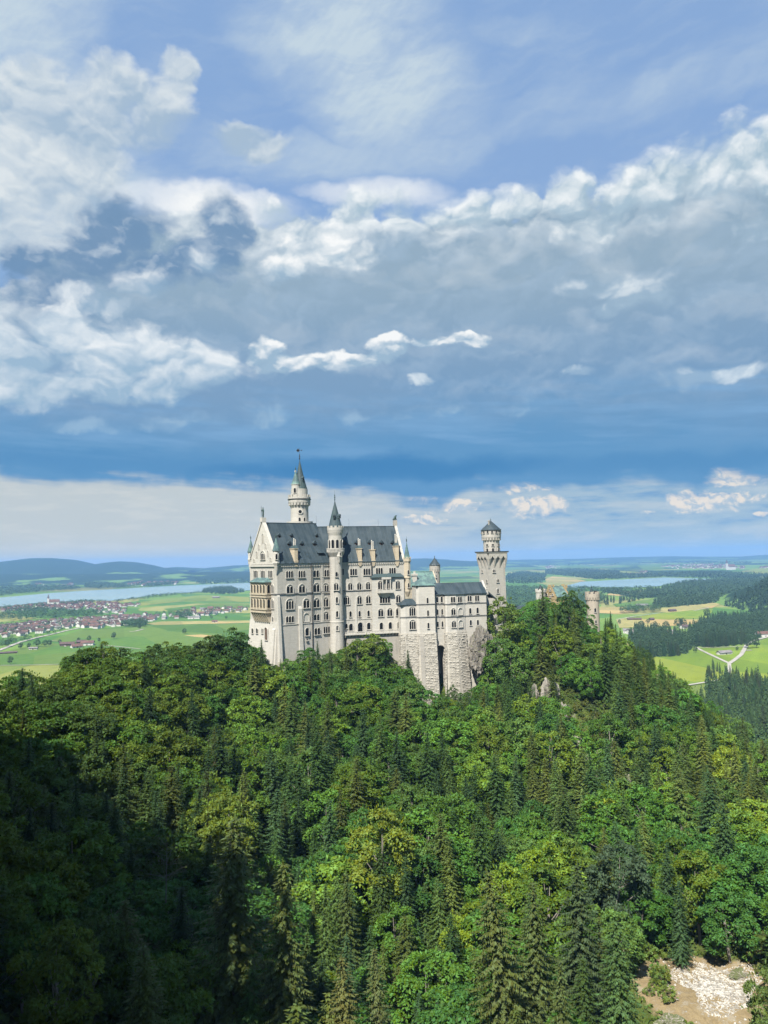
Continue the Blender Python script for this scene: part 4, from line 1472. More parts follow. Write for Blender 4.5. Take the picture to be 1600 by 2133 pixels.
# the deep arch between the piers
m = MB()
arch_band(m, xB1 + 0.35, x3 - 0.5, ZK0, za, 0.4, -0.9, 0.0)
m.build('arch', M['grey_wall'], FK, wing)
for w in [(859, 1273, 12, 18, 3, True), (859.5, 1301, 12, 18, 3, True)]:
    window(bayA, FK, *w, y=-1.6)
for w in [(890.5, 1251, 3.2, 11, 1), (891.5, 1277, 3.2, 11, 1), (892.3, 1303, 3.2, 11, 1)]:
    window(bayB, FK, *w, y=-2.6)
for w in [(911, 1249, 3.6, 11, 1), (920, 1248.5, 3.6, 11, 1), (911.5, 1275, 3, 11, 1), (921, 1274.5, 3, 11, 1), (912, 1300.5, 3, 11, 1), (921.5, 1300, 3, 11, 1),
          (978, 1246.5, 7.5, 11, 2), (993.7, 1246, 7.5, 11, 2), (979.5, 1272.5, 4, 11, 1), (994.7, 1271.5, 4, 11, 1), (980.5, 1297, 3.6, 10, 1), (995.3, 1296.5, 3.6, 10, 1)]:
    window(wing, FK, *w)
for w in [(943.5, 1249, 8, 11, 2), (944.5, 1274, 8.5, 13, 2, True), (945.5, 1300, 8.5, 13, 2, True)]:
    window(bayC, FK, *w, y=-2.4)
for (b_, w) in ((False, (957.5, 1248.5, 7.5, 11, 2)), (True, (958.5, 1273.5, 7.5, 13, 1, True)), (True, (959.2, 1299, 7.5, 13, 1, True))):
    window(bayC, FC, *w, blind=b_)

# outcrop the wing's end rests on
def rock(name, c, r, seed, mat, label=None, stretch=(1, 1, 1), sub=5, rough=0.35, structure=False):
    bm = bmesh.new()
    bmesh.ops.create_icosphere(bm, subdivisions=sub, radius=1.0)
    off = Vector((seed * 7.3, seed * 3.1, seed * 1.7))
    for v in bm.verts:
        p = v.co.normalized()
        n1 = mnoise.noise(p * 1.3 + off)
        q = Vector((p.x * 2.6, p.y * 2.6, p.z * 1.4)) + off
        n2 = mnoise.multi_fractal(q, 0.9, 2.1, 5)
        ns = abs(mnoise.noise(Vector((p.x * 7, p.y * 7, p.z * 2)) + off))
        n3 = mnoise.cell(Vector((p.x * 4, p.y * 4, p.z * 6)) + off)
        n4 = mnoise.noise(Vector((p.x * 15, p.y * 15, p.z * 9)) + off)
        v.co = p * (1 + rough * (n1 + 0.35 * n2 - 0.8 * ns + 0.28 * n3 + 0.22 * n4))
        v.co = Vector((v.co.x * r * stretch[0], v.co.y * r * stretch[1], v.co.z * r * stretch[2]))
    me = bpy.data.meshes.new(name)
    bm.to_mesh(me)
    bm.free()
    me.materials.append(mat)
    o = bpy.data.objects.new(name, me)
    link(o, Matrix.Translation(c))
    return tag(o, label, 'rock') if label else tag(o, kind='structure')


def rock_mat(name, c, dark, moss):
    m, nt, b, obj, pos = material(name)
    x, y, z = separate(pos)
    crack = noise_tex(combine(x * 0.5, y * 0.5, z * 0.16), 1.0, 6, 0.65)
    col = mixc(c, dark, crack.step(0.45, 0.7))
    lay = noise_tex(pos, 0.25, 5, 0.6)
    col = mixc(col, tuple(k * 1.25 for k in c[:3]) + (1,), lay.step(0.5, 0.75) * 0.6)
    geo = nt.nodes.new('ShaderNodeNewGeometry')
    _, _, nz = separate(Ex(geo.outputs['Normal']))
    col = mixc(col, moss, (nz + (lay - 0.5) * 1.2).step(0.45, 0.85) * 0.85)
    Ex.put(b, 'Base Color', col)
    b.inputs['Roughness'].default_value = 0.95
    b.inputs['Specular IOR Level'].default_value = 0.15
    bump(nt, b, crack + noise_tex(pos, 1.5, 4, 0.6) * 0.5, 0.9, 0.5)
    return m


M['rock'] = rock_mat('limestone_rock', (0.20, 0.185, 0.16, 1), (0.06, 0.056, 0.05, 1), (0.06, 0.08, 0.02, 1))
M['pale_rock'] = rock_mat('pale_rock', (0.27, 0.25, 0.215, 1), (0.10, 0.09, 0.078, 1), (0.07, 0.09, 0.025, 1))
c = at(1005, 1362, 361)
rock('rock_outcrop', c, 6.0, 3, M['rock'], 'bare grey rock face under the east end of the castle wing', (0.95, 1.3, 1.9), 6, 0.28)

# building between the wing and the square tower
fr = frame_at(at(1012, 1280, 374), TK)
hall = empty('link_building', at(1018, 1300, 376), 'small gabled stone link between the lower wing and the square tower', 'castle building')
m = MB()
zt_ = hit(fr, 1020, 1246).z
xw = hit(fr, 1034, 1280).x
m.box(-1, xw, 0, 9, 108, zt_)
m.slab([(-1, zt_), (1.6, zt_), (-1, zt_ + 4.5)], 0, 8)
m.build('wall', M['wall'], fr, hall)
m = MB()
m.slab([(-1.2, zt_ + 4.8), (xw + .4, zt_ - 1.0), (xw + .4, zt_ - .4), (-1.2, zt_ + 5.6)], -0.4, 9.4)
m.build('roof', M['slate'], fr, hall)
window(hall, fr, 1026, 1290, 4, 9, 1)
m = MB()
m.box(-1, xw + 5, -3, 4, 100, hit(fr, 1020, 1304, -3).z)
m.build('plinth', M['trim'], fr, hall)

# house behind with a green roof, and its small round tower
Yh = 405.0
fr = frame_at(at(868, 1215, Yh), R(20))
kn = empty('knights_house', at(885, 1230, Yh), 'stone house with green copper roof and stepped gable behind the lower wing', 'castle building')
xw = hit(fr, 913, 1215).x
ze, zr = hit(fr, 880, 1222).z, hit(fr, 880, 1192, 6).z
m = MB()
m.box(-4, xw, 0, 12, 120, ze)
m.slabx([(0, ze), (12, ze), (6, zr + .7)], xw - .6, xw + .1)
m.build('wall', M['ochre'], fr, kn)
pitched('roof', fr, -4, xw - .5, 12, ze, zr, M['copper'], 0.6, kn)
m = MB()
m.box(-1.3, 0.9, 1.5, 3.2, ze - 2, zof(862, 1198, Yh + 3))
m.box(-1.6, 1.2, 1.2, 3.5, zof(862, 1199, Yh + 3), zof(862, 1195, Yh + 3))
m.box(-0.6, 0.2, 1.8, 2.8, zof(862, 1195, Yh + 3), zof(862, 1190, Yh + 3))
m.build('chimney', M['trim'], fr, kn)
m = MB()
a = hit(fr, 922, 1206, 3)
m.frustum((xw - .4, xw + .8, 2, 3.2, ze - 2), (xw - .2, xw + .6, 2.2, 3.0, a.z))
m.lathe([(0.2, a.z), (0.7, a.z + .7), (0.25, a.z + 1.2), (0.5, a.z + 2.0), (0.1, a.z + 2.8)], xw + .2, 2.6, 8)
m.build('pinnacle', M['string'], fr, kn)
Yr = 425.0
fr, p = round_frame(906, 1190, Yr)
zz = lambda y_: zof(906, y_, Yr)
rr = lambda w: w / 2 * Yr / 1600
rt_ = empty('round_turret', (p.x, p.y, 130), 'slim round stone turret with dark cone roof rising behind the green roofed house', 'tower')
m = MB()
m.lathe([(rr(20), 115), (rr(20), zz(1191)), (rr(22.5), zz(1186)), (rr(22.5), zz(1179)), (rr(20), zz(1179))], 0, 0, 20)
m.ringboxes(0, 0, rr(20), rr(22.5), zz(1191), zz(1186), 14, .5)
m.ringboxes(0, 0, rr(19.5), rr(22.5), zz(1179), zz(1176), 12, .55)
m.build('shaft', M['grey_wall'], fr, rt_)
cone_roof(rr(23.5), zz(1177), zz(1161), 0, 0, 18).build('roof', M['slate'], fr, rt_)
finial(rt_, fr, 0, 0, zz(1161.5), zz(1156.5) - zz(1161.5))

# ---------------------------------------------------------------- the square tower
Yq = 408.0
po = at(1020, 1230, Yq)
TQ = R(23.5)
FQ = frame_at(po, TQ)
sq = empty('square_tower', (po.x, po.y, 130), 'tall square stone tower with flaring arcaded top and a round drum above', 'tower')
aq = hit(FQ, 1053.8, 1230).x
z1, z2, z3 = hit(FQ, 1020, 1182).z, hit(FQ, 1020, 1166).z, hit(FQ, 1020, 1149.5).z
m = MB()
e = 1.25
m.frustum((-.25, aq + .25, -.25, aq + .25, 105), (0, aq, 0, aq, z1))
m.box(0, aq, 0, aq, z1, z3 - 0.6)
# arches carry the parapet: flaring piers with pointed heads between
for face in range(4):
    rot = Matrix.Translation((aq / 2, aq / 2, 0)) @ Matrix.Rotation(face * math.pi / 2, 4, 'Z')
    h = aq / 2
    k = MB()
    for i in range(4):
        x = -h + aq * i / 3
        wdt = 0.55
        k.frustum((x - .25, x + .25, -h, -h + .5, z1 - 0.5), (x - wdt, x + wdt, -h - e, -h + .4, z2 + 0.6))
    for i in range(3):
        x = -h + aq * (i + .5) / 3
        w = aq / 6 - .5
        apx = z3 - 2.2
        k.slab([(x - w - .06, z2 + .5), (x - w - .06, z3 - .6), (x, z3 - .6), (x, apx), (x - w * .55, apx - 1.1)], -h - e, -h + .02)
        k.slab([(x + w + .06, z2 + .5), (x + w * .55, apx - 1.1), (x, apx), (x, z3 - .6), (x + w + .06, z3 - .6)], -h - e, -h + .02)
    for i in range(4):
        x = -h + aq * i / 3
        k.slab([(x - .5, z2 + .5), (x + .5, z2 + .5), (x + .5, z3 - .6), (x - .5, z3 - .6)], -h - e, -h + .02)
    m.add([rot @ Vector(v) for v in k.v], k.f)
m.box(-e - .2, aq + e + .2, -e - .2, aq + e + .2, z3 - 0.6, z3)
M['tower_stone'] = stone_mat('tower_limestone', (0.42, 0.40, 0.352, 1), (0.365, 0.345, 0.30, 1), 1.0, 0.45, 0.35)
shaft = m.build('shaft', M['tower_stone'], FQ, sq)
MB().box(-e - .45, aq + e + .45, -e - .45, aq + e + .45, z3, z3 + .25).build('gutter', M['iron'], FQ, sq)
FQL = FQ @ Matrix.Translation((0, aq, 0)) @ Matrix.Rotation(R(-90), 4, 'Z')
for w in [(1029, 1189.3, 5, 5.5, 2), (1036.8, 1209.7, 4.6, 6, 2), (1037, 1230.7, 5, 9, 2, True)]:
    window(sq, FQ, *w)
for w in [(1005, 1189.5, 2.0, 5, 1), (1015, 1210.5, 2.2, 6, 1)]:
    window(sq, FQL, *w)
ctr = FQ @ Matrix.Translation((aq / 2, aq / 2, 0))
Yd = (ctr @ Vector((0, 0, 0))).y
zz = lambda y_: zof(1023, y_, Yd)
rd = lambda w: w / 2 * Yd / 1600
m = MB()
m.lathe([(rd(33.5), z3 - .5), (rd(33.5), zz(1128)), (rd(34.5), zz(1126.5)), (rd(39.5), zz(1121)), (rd(40.5), zz(1119.5)), (rd(40.5), zz(1106)), (rd(36), zz(1106))], 0, 0, 28)
m.ringboxes(0, 0, rd(33.5), rd(39.7), zz(1125.5), zz(1120.5), 20, .5)
drum = m.build('drum', M['tower_stone'], ctr, sq)
m = MB()
m.ringboxes(0, 0, rd(36), rd(40.5), zz(1106), zz(1103), 18, 1.2)
m.build('parapet', M['tower_stone'], ctr, sq)
cone_roof(rd(43), zz(1104), zz(1084.5), 0, 0, 24).build('roof', M['slate'], ctr, sq)
finial(sq, ctr, 0, 0, zz(1085), zz(1078.5) - zz(1085))
m = MB().lathe([(0.4, zz(1099)), (0.4, zz(1087)), (0.6, zz(1086.5)), (0.6, zz(1084))], -rd(15), -1.2, 8)
m.build('chimney', M['grey_wall'], ctr, sq)
for an in (-22, 22, 62, -62):
    window_at(drum, ctr @ Matrix.Rotation(R(an), 4, 'Z') @ Matrix.Translation((0, -rd(33.5), zz(1146))), 1.0, 1.9)
    window_at(drum, ctr @ Matrix.Rotation(R(an), 4, 'Z') @ Matrix.Translation((0, -rd(33.5), zz(1135.5))), 1.1, 0.8, square=True)
for k in range(14):
    window_at(drum, ctr @ Matrix.Rotation(2 * math.pi * k / 14, 4, 'Z') @ Matrix.Translation((0, -rd(40.5) * .99, zz(1108.5))), 0.75, 1.1, square=True, stone='grey_wall')

# ---------------------------------------------------------------- gatehouse and its round tower
Yg = 452.0
po = at(1157, 1240, Yg)
TGt = R(24)
FH = frame_at(po, TGt)
gate = empty('gatehouse', (po.x, po.y, 140), 'yellow brick gatehouse with stepped gable and blue-green roof among the ridge trees', 'gatehouse')
wg = 11.0
lg = hit(FH, 1187, 1240).x
ze, zr = hit(FH, 1165, 1243).z, hit(FH, 1165, 1222.5, wg / 2).z
m = MB()
m.box(0, lg, 0, wg, 118, ze)
m.build('wall', M['brick'], FH, gate)
for xx in (0.0, lg - .8):
    m = MB()
    stp = 6
    for k in range(stp):
        hw = wg / 2 + .3 - k * (wg / 2 - .6) / (stp - 1) * .98
        m.box(xx - .12, xx + .8, wg / 2 - hw, wg / 2 + hw, ze - .6 + k * (zr + 1.2 - ze) / (stp - 1) - .9 + .003 * k, ze + .3 + k * (zr + 1.2 - ze) / (stp - 1))
    m.build('stepped_gable', M['brick'], FH, gate)
pitched('roof', FH, .8, lg - .8, wg, ze, zr, M['copper'], .4, gate)
FHG = FH @ Matrix.Translation((0, wg, 0)) @ Matrix.Rotation(R(-90), 4, 'Z')
for w in [(1140, 1238.5, 2, 3.5, 1), (1146.5, 1242.5, 3, 4, 2), (1151.5, 1238.5, 2, 3.5, 1), (1146.5, 1229, 2, 4, 1), (1146, 1252, 3, 5, 2)]:
    window(gate, FHG, *w, y=-.13)
for (px, yy, hh) in ((1152.5, 1217.5, 5), (1180, 1218, 6)):
    c = hit(FH, px, yy, wg / 2)
    MB().box(c.x - .4, c.x + .4, wg / 2 - .4, wg / 2 + .4, zr - 1, c.z).build('chimney', M['brick'], FH, gate)
fr, p = round_frame(1126.5, 1240, Yg + 6)
zz = lambda y_: zof(1126.5, y_, Yg + 6)
rg = lambda w: w / 2 * (Yg + 6) / 1600
m = MB()
m.lathe([(rg(20), 118), (rg(20), zz(1236)), (rg(22), zz(1233)), (rg(22), zz(1229)), (rg(18), zz(1229))], 0, 0, 16)
m.ringboxes(0, 0, rg(19), rg(22), zz(1229), zz(1226.5), 10, .55)
tw = m.build('turret', M['trim'], fr, gate)
cone_roof(rg(13), zz(1229.5), zz(1217.5), 0, 0, 14).build('roof', M['slate'], fr, tw)

Yw = 425.0
fr, p = round_frame(1235, 1270, Yw)
zz = lambda y_: zof(1235, y_, Yw)
rw = lambda w: w / 2 * Yw / 1600
rtw = empty('round_tower', (p.x, p.y, 140), 'round grey stone tower with battlements and a small cone roof at the gatehouse', 'tower')
m = MB()
m.lathe([(rw(27), 112), (rw(25.5), zz(1251)), (rw(26), zz(1249)), (rw(29.5), zz(1244)), (rw(29.5), zz(1237)), (rw(24), zz(1237))], 0, 0, 24)
m.ringboxes(0, 0, rw(25.6), rw(29.3), zz(1249), zz(1243.5), 16, .5)
m.ringboxes(0, 0, rw(26), rw(29.5), zz(1237), zz(1232.5), 10, .6)
M['warm_wall'] = stone_mat('warm_limestone', (0.40, 0.355, 0.285, 1), (0.34, 0.30, 0.24, 1), 1.0, 0.45, 0.35)
sh = m.build('shaft', M['warm_wall'], fr, rtw)
q = fr @ Matrix.Translation((-rw(3), 0, 0))
cone_roof(rw(11), zz(1239), zz(1223.5), 0, 0, 12).build('roof', M['slate'], q, rtw)
finial(rtw, q, 0, 0, zz(1224), 2.2)
MB().box(rw(8), rw(18), -.9, .9, zz(1240), zz(1230.5)).build('chimney', M['iron'], fr, rtw)
window_at(rtw, fr @ Matrix.Rotation(R(6), 4, 'Z') @ Matrix.Translation((0, -rw(25.7), zz(1270))), .95, 2.0)
window_at(rtw, fr @ Matrix.Rotation(R(8), 4, 'Z') @ Matrix.Translation((0, -rw(26.2), zz(1294))), .8, 1.5)

# long low link with a flat dark roof, and the outer wall with white battlements
Yl = 428.0
fr = frame_at(at(1066, 1268, Yl), R(14))
low = empty('link_wing', at(1090, 1275, Yl), 'long low stone wing with flat dark roof between square tower and gatehouse', 'castle building')
x1 = hit(fr, 1140, 1266).x
zt_ = hit(fr, 1090, 1269).z
MB().box(-4, x1, 0, 8, 112, zt_).build('wall', M['wall'], fr, low)
MB().frustum((-4.4, x1 + .4, -.5, 8.5, zt_), (-4.4, x1 + .4, 2.5, 5.5, zt_ + 1.7)).build('roof', M['slate'], fr, low)
for k in range(6):
    window_at(low, fr @ Matrix.Translation((1.5 + k * 3.0, 0, zt_ - 5.2)), 1.4, 2.3, 2)
fr = frame_at(at(1190, 1330, 408), R(16))
bat = empty('battlement_wall', at(1210, 1335, 409), 'white outer castle wall with battlements showing between dark ridge trees', 'wall')
xb0, xb1 = hit(fr, 1192, 1325).x, hit(fr, 1246, 1330).x
zb_ = hit(fr, 1215, 1334).z
MB().box(xb0, xb1, 0, 1.4, 105, zb_).build('wall', M['trim'], fr, bat)
m = MB()
for k in range(int((xb1 - xb0) / 1.5)):
    m.box(xb0 + k * 1.5, xb0 + k * 1.5 + .85, 0, .6, zb_, zb_ + 1.3)
m.build('parapet', M['trim'], fr, bat)
MB().box(xb0 + 1, xb0 + 6.5, 5, 9, 110, hit(fr, 1203, 1298, 5).z).build('gate_pier', M['trim'], fr, bat)


def parasol(px, py, Y, mat, label):
    p = at(px, py, Y)
    o = empty('parasol', p, label, 'parasol')
    q = Matrix.Translation(p)
    MB().lathe([(2.2, 0), (1.1, .6), (0.05, 1.1)], 0, 0, 8).build('canopy', mat, q, o)
    MB().tube((0, 0, -2.4), (0, 0, 1.2), .07, seg=6).build('pole', M['wood'], q, o)


M['red'] = plain_mat('red_canvas', (0.35, 0.05, 0.03, 1), .8)
M['cream'] = plain_mat('cream_canvas', (0.75, 0.55, 0.33, 1), .8)
parasol(1215, 1327, 412, M['red'], 'red parasol open behind the white battlements')
parasol(1223, 1329, 411.5, M['cream'], 'cream parasol open behind the white battlements')

# ================================================================ trees
def leaf_mat(name, warm=0.35, trans=0.32):
    m, nt, b, obj, pos = material(name)
    oi = nt.nodes.new('ShaderNodeObjectInfo')
    geo = nt.nodes.new('ShaderNodeNewGeometry')
    rnd = Ex(geo.outputs['Random Per Island'])
    base = Ex(oi.outputs['Color'])
    hv = nt.nodes.new('ShaderNodeHueSaturation')
    Ex.put(hv, 'Color', base)
    Ex.put(hv, 'Hue', rnd * 0.05 + 0.475)
    Ex.put(hv, 'Saturation', rnd * -0.25 + 1.1)
    Ex.put(hv, 'Value', noise_tex(pos, 0.35, 3, .6).step(.3, .7, True, .78, 1.22) * (rnd * 0.7 + 0.65))
    col = Ex(hv.outputs[0])
    Ex.put(b, 'Base Color', col)
    b.inputs['Roughness'].default_value = 0.6
    b.inputs['Specular IOR Level'].default_value = 0.18
    t = nt.nodes.new('ShaderNodeBsdfTranslucent')
    Ex.put(t, 'Color', mixc(col, (0.20, 0.24, 0.02, 1), warm))
    mx = nt.nodes.new('ShaderNodeMixShader')
    mx.inputs[0].default_value = trans
    nt.links.new(b.outputs[0], mx.inputs[1])
    nt.links.new(t.outputs[0], mx.inputs[2])
    nt.links.new(mx.outputs[0], nt.nodes['Material Output'].inputs[0])
    return m


M['leaf'] = leaf_mat('broad_leaf')
M['needle'] = leaf_mat('needles', 0.25, 0.18)
M['bark'] = plain_mat('bark', (0.10, 0.08, 0.06, 1), 0.95, .4, 1.5)
M['grey_bark'] = plain_mat('grey_bark', (0.22, 0.20, 0.17, 1), 0.9, .3, 1.5)


def sprays(C, D, N, L, Wd):
    """pointed leaf sprays: centre C, direction D, face normal N, length L, width Wd -> verts, quads"""
    D = D / np.linalg.norm(D, axis=1, keepdims=True)
    S = np.cross(N, D)
    S /= np.linalg.norm(S, axis=1, keepdims=True) + 1e-9
    U = np.cross(D, S)
    L, Wd = L[:, None], Wd[:, None]
    a = C - D * L * .5
    b = C + S * Wd * .5 - U * L * .05
    c = C + D * L * .5 - U * L * .14
    d = C - S * Wd * .5 - U * L * .05
    V = np.stack([a, b, c, d], 1).reshape(-1, 3)
    F = np.arange(len(V)).reshape(-1, 4)
    return V, F


def unit(v):
    return v / (np.linalg.norm(v, axis=1, keepdims=True) + 1e-9)


def broad_mesh(name, seed, H=17.0, R_=5.2, clumps=46, per=120, leaf=0.62, pointed=False, loose=0.0):
    rg = np.random.default_rng(seed)
    zc, rz = H * 0.58, H * 0.42
    cs, rs = [], []
    lean = rg.uniform(-.08, .08, 2)
    for k in range(clumps):
        u = (k + .5) / clumps
        cz = 1 - 1.75 * u + rg.uniform(-.08, .08)
        cz = max(-.85, min(1, cz))
        a = k * 2.39996 + rg.uniform(-.4, .4)
        rr = math.sqrt(max(0, 1 - cz * cz)) * (1.0 if cz > -.3 else .8)
        if pointed and cz > 0:
            rr *= (1 - .35 * cz)
        k2 = rg.uniform(.55, 1.08)
        p = np.array([rr * math.cos(a) * R_ * k2, rr * math.sin(a) * R_ * k2, zc + cz * rz * rg.uniform(.8, 1.0)])
        p[:2] += lean * (p[2] - H * .3)
        cs.append(p)
        rs.append(rg.uniform(.15, .38) * R_ * (0.8 if cz > .75 else 1))
    cs, rs = np.array(cs), np.array(rs)
    ctr = np.array([0, 0, zc - rz * .25])
    Vs, Fs, off = [], [], 0
    for c, r in zip(cs, rs):
        lf = leaf * rg.uniform(.78, 1.3)
        n = int(per * rg.uniform(.75, 1.25) * (r / (.27 * R_)) ** 1.4)
        d = unit(rg.normal(size=(n, 3)) + unit((c - ctr)[None]) * 1.15 + np.array([0, 0, .75]))
        rad = r * rg.uniform(.72, 1.08, n)[:, None] * np.array([1.12, 1.12, .82])
        P = c + d * rad
        out = unit(d * np.array([1, 1, .35]) + rg.normal(size=(n, 3)) * .55)
        D = unit(out + np.array([0, 0, -.25]))
        N = unit(d * .7 + np.array([0, 0, .8]) + rg.normal(size=(n, 3)) * .45)
        L = lf * rg.uniform(.65, 1.6, n)
        V, F = sprays(P, D, N, L, L * rg.uniform(.42, .62, n))
        Vs.append(V)
        Fs.append(F + off)
        off += len(V)
    if loose:                                    # shoots that break the outline
        n = int(160 * loose)
        d = unit(rg.normal(size=(n, 3)) + np.array([0, 0, .6]))
        P = np.array([0, 0, zc]) + d * np.array([R_, R_, rz]) * rg.uniform(.95, 1.18, n)[:, None]
        L = leaf * rg.uniform(1.0, 2.0, n)
        V, F = sprays(P, unit(d + np.array([0, 0, .5])), unit(rg.normal(size=(n, 3)) + np.array([0, 0, .5])), L, L * .38)
        Vs.append(V); Fs.append(F + off)
    crown = np_mesh(name + '_crown', np.concatenate(Vs), np.concatenate(Fs), [M['leaf']])
    t = MB()
    t.lathe([(H * .022, -1.5), (H * .017, H * .2), (H * .012, H * .45), (H * .004, H * .85)], 0, 0, 7)
    for k in range(0, clumps, 5):
        z0 = H * rg.uniform(.25, .55)
        t.tube((0, 0, z0), tuple(ctr + (cs[k] - ctr) * .8), H * .007, H * .002, 5)
    return t.mesh(name + '_trunk', [M['grey_bark']]), crown


def spruce_mesh(name, seed, H=25.0, R_=3.7, droop=.35, step=.50, br=7, start=.06, gap=0.0, curve_=.8):
    rg = np.random.default_rng(seed)
    C, D, N, L, Wd = [], [], [], [], []
    z = H * start
    k = 0
    while z < H - .3:
        t = z / H
        length = R_ * (1 - t) ** curve_ + .18
        if t < .15:
            length *= .6 + t * 2.6
        nb = max(4, int(br * (1 if t < .8 else .75)))
        for i in range(nb):
            if rg.uniform() < gap:
                continue
            a = k * 1.3 + i * 2 * math.pi / nb + rg.uniform(-.3, .3)
            ln = length * rg.uniform(.62, 1.16)
            ca, sa = math.cos(a), math.sin(a)
            side = np.array([-sa, ca, 0])
            ns = max(2, int(ln / .30))
            for j in range(ns):
                s = (j + .65) / ns
                slope = .45 - (1 - t) * droop * 2.2 * s + (.35 * s * s if s > .6 else 0)
                zz = z + ln * (.25 * s - droop * (1 - t * .7) * s * s * 1.15)
                p = np.array([ca * ln * s, sa * ln * s, zz + rg.uniform(-.1, .1)])
                wl = (.28 + .46 * (1 - s)) * rg.uniform(.7, 1.3) * min(1.0, .5 + ln * .25)
                fwd = np.array([ca, sa, slope - .35])
                for sg in (-1, 1):
                    dd = fwd * .75 + side * sg * .85 + np.array([0, 0, -.30 - .25 * rg.uniform()])
                    C.append(p + (side * sg * .34 + np.array([0, 0, -.10])) * wl)
                    D.append(dd)
                    N.append(np.array([ca * .25, sa * .25, 1]) + rg.normal(size=3) * .25)
                    L.append(wl * 1.35)
                    Wd.append(wl * .50)
                if j % 2 == 0:                     # hanging twigs under the branch
                    C.append(p + np.array([0, 0, -.30 * wl])); D.append(np.array([ca * .3, sa * .3, -1])); N.append(np.array([ca, sa, .3]) + rg.normal(size=3) * .3)
                    L.append(wl * 1.25); Wd.append(wl * .45)
            C.append(np.array([ca * ln, sa * ln, z + ln * (.25 - droop * (1 - t * .7) * 1.15)])); D.append(np.array([ca, sa, -.05])); N.append(np.array([0, 0, 1.])); L.append(.75); Wd.append(.3)
        z += step * rg.uniform(.8, 1.2) * (1 if t < .7 else .8)
        k += 1
    C.append(np.array([0, 0, H - .3])); D.append(np.array([0.02, 0, 1.])); N.append(np.array([0, 1., 0])); L.append(1.6); Wd.append(.28)
    V, F = sprays(np.array(C), np.array(D), np.array(N), np.array(L), np.array(Wd))
    crown = np_mesh(name + '_crown', V, F, [M['needle']])
    t = MB()
    t.lathe([(H * .014, -1.5), (H * .011, H * .3), (H * .006, H * .7), (.04, H * .98)], 0, 0, 7)
    return t.mesh(name + '_trunk', [M['bark']]), crown


class Kind:
    """one tree of a kind with trunk and crown, and copies of it"""

    def __init__(s, name, cat, mesh_pair, H):
        s.name, s.cat, s.H = name, cat, H
        s.tm, s.cm = mesh_pair
        s.proto = None

    def plant(s, x, y, z, h, color, label, group=None, rot=0.0, wide=1.0):
        k = h / s.H
        if s.proto is None:
            r = bpy.data.objects.new(s.name, None)
            COL.objects.link(r)
            for nm, me in (('trunk', s.tm), ('crown', s.cm)):
                c = bpy.data.objects.new(nm, me)
                COL.objects.link(c)
                c.parent = r
            s.proto = r
            s.kids = list(r.children)
            kids = s.kids
        else:
            r = s.proto.copy()
            COL.objects.link(r)
            kids = []
            for ch in s.kids:
                c = ch.copy()
                COL.objects.link(c)
                c.parent = r
                kids.append(c)
        r.location = (x, y, z)
        r.rotation_euler = (rng.gauss(0, .03), rng.gauss(0, .03), rot)
        r.scale = (k * wide, k * wide, k)
        for c in kids:
            c.color = color
        for key in ('group',):
            if key in r:
                del r[key]
        return tag(r, label, s.cat, group)


BEECH = [Kind('beech_tree', 'tree', broad_mesh('beech', 10 + i, 17, 5.0 + .4 * i, 44, 200, .50, i == 1, .7), 17) for i in range(4)]
MAPLE = [Kind('maple_tree', 'tree', broad_mesh('maple', 30 + i, 15, 5.6, 38 + 6 * i, 210, .46, False, .3), 15) for i in range(3)]
SPRUCE = [Kind('spruce_tree', 'tree', spruce_mesh('spruce', 50, 25, 5.0, .30), 25), Kind('spruce_tree', 'tree', spruce_mesh('spruce', 51, 25, 4.2, .38, .55, 7, .08, .06), 25),
          Kind('spruce_tree', 'tree', spruce_mesh('spruce', 52, 25, 5.6, .28, .58, 8, .06, .1), 25), Kind('spruce_tree', 'tree', spruce_mesh('spruce', 53, 25, 4.6, .33, .5, 8, .06, .04, .66), 25)]
BUSH = [Kind('shrub', 'shrub', broad_mesh('shrub', 70 + i, 4.0, 2.2, 16, 90, .38, False, .5), 4) for i in range(2)]

# highest line the treetops may reach in front of the castle and the valley
CAP = [(-80, 1395), (0, 1402), (45, 1388), (70, 1405), (110, 1425), (140, 1380), (168, 1348), (190, 1362), (212, 1336), (235, 1362), (250, 1350), (285, 1368), (320, 1345), (360, 1345), (400, 1345), (440, 1328), (480, 1316), (505, 1335), (512, 1338), (530, 1345),
       (560, 1372), (575, 1392), (600, 1375), (640, 1352), (675, 1350), (716, 1346), (735, 1328), (770, 1322), (800, 1336), (828, 1380), (845, 1400), (880, 1412), (910, 1442), (950, 1448), (985, 1435), (1008, 1410), (1022, 1330), (1032, 1262),
       (1050, 1248), (1080, 1268), (1105, 1262), (1126, 1224), (1145, 1262), (1165, 1262), (1180, 1240), (1205, 1240), (1216, 1290), (1232, 1325), (1252, 1306), (1268, 1276), (1290, 1315), (1318, 1332), (1345, 1352), (1395, 1392), (1440, 1432), (1490, 1472), (1540, 1496), (1600, 1548), (1680, 1600)]
_cx, _cy = [c[0] for c in CAP], [c[1] for c in CAP]


def cap_y(px):
    return float(np.interp(px, _cx, _cy))


def in_frame(fr, x, y, x0, x1, y0, y1):
    p = fr.inverted() @ Vector((x, y, 0))
    return x0 < p.x < x1 and y0 < p.y < y1


def in_castle(x, y):
    return (in_frame(F1, x, y, -5, L1 + 3, -5.0, W1 + 3) or in_frame(F2, x, y, -4, L2 + 3, -6, W2 + 3) or in_frame(FK, x, y, -3, xe + 6, -8, 16)
            or in_frame(FQ, x, y, -4, 14, -4, 14) or in_frame(FH, x, y, -3, 15, -3, 14) or math.hypot(x - rtw.location.x, y - rtw.location.y) < 6.5
            or in_frame(frame_at(at(1012, 1280, 374), TK), x, y, -2, 12, -5, 12))


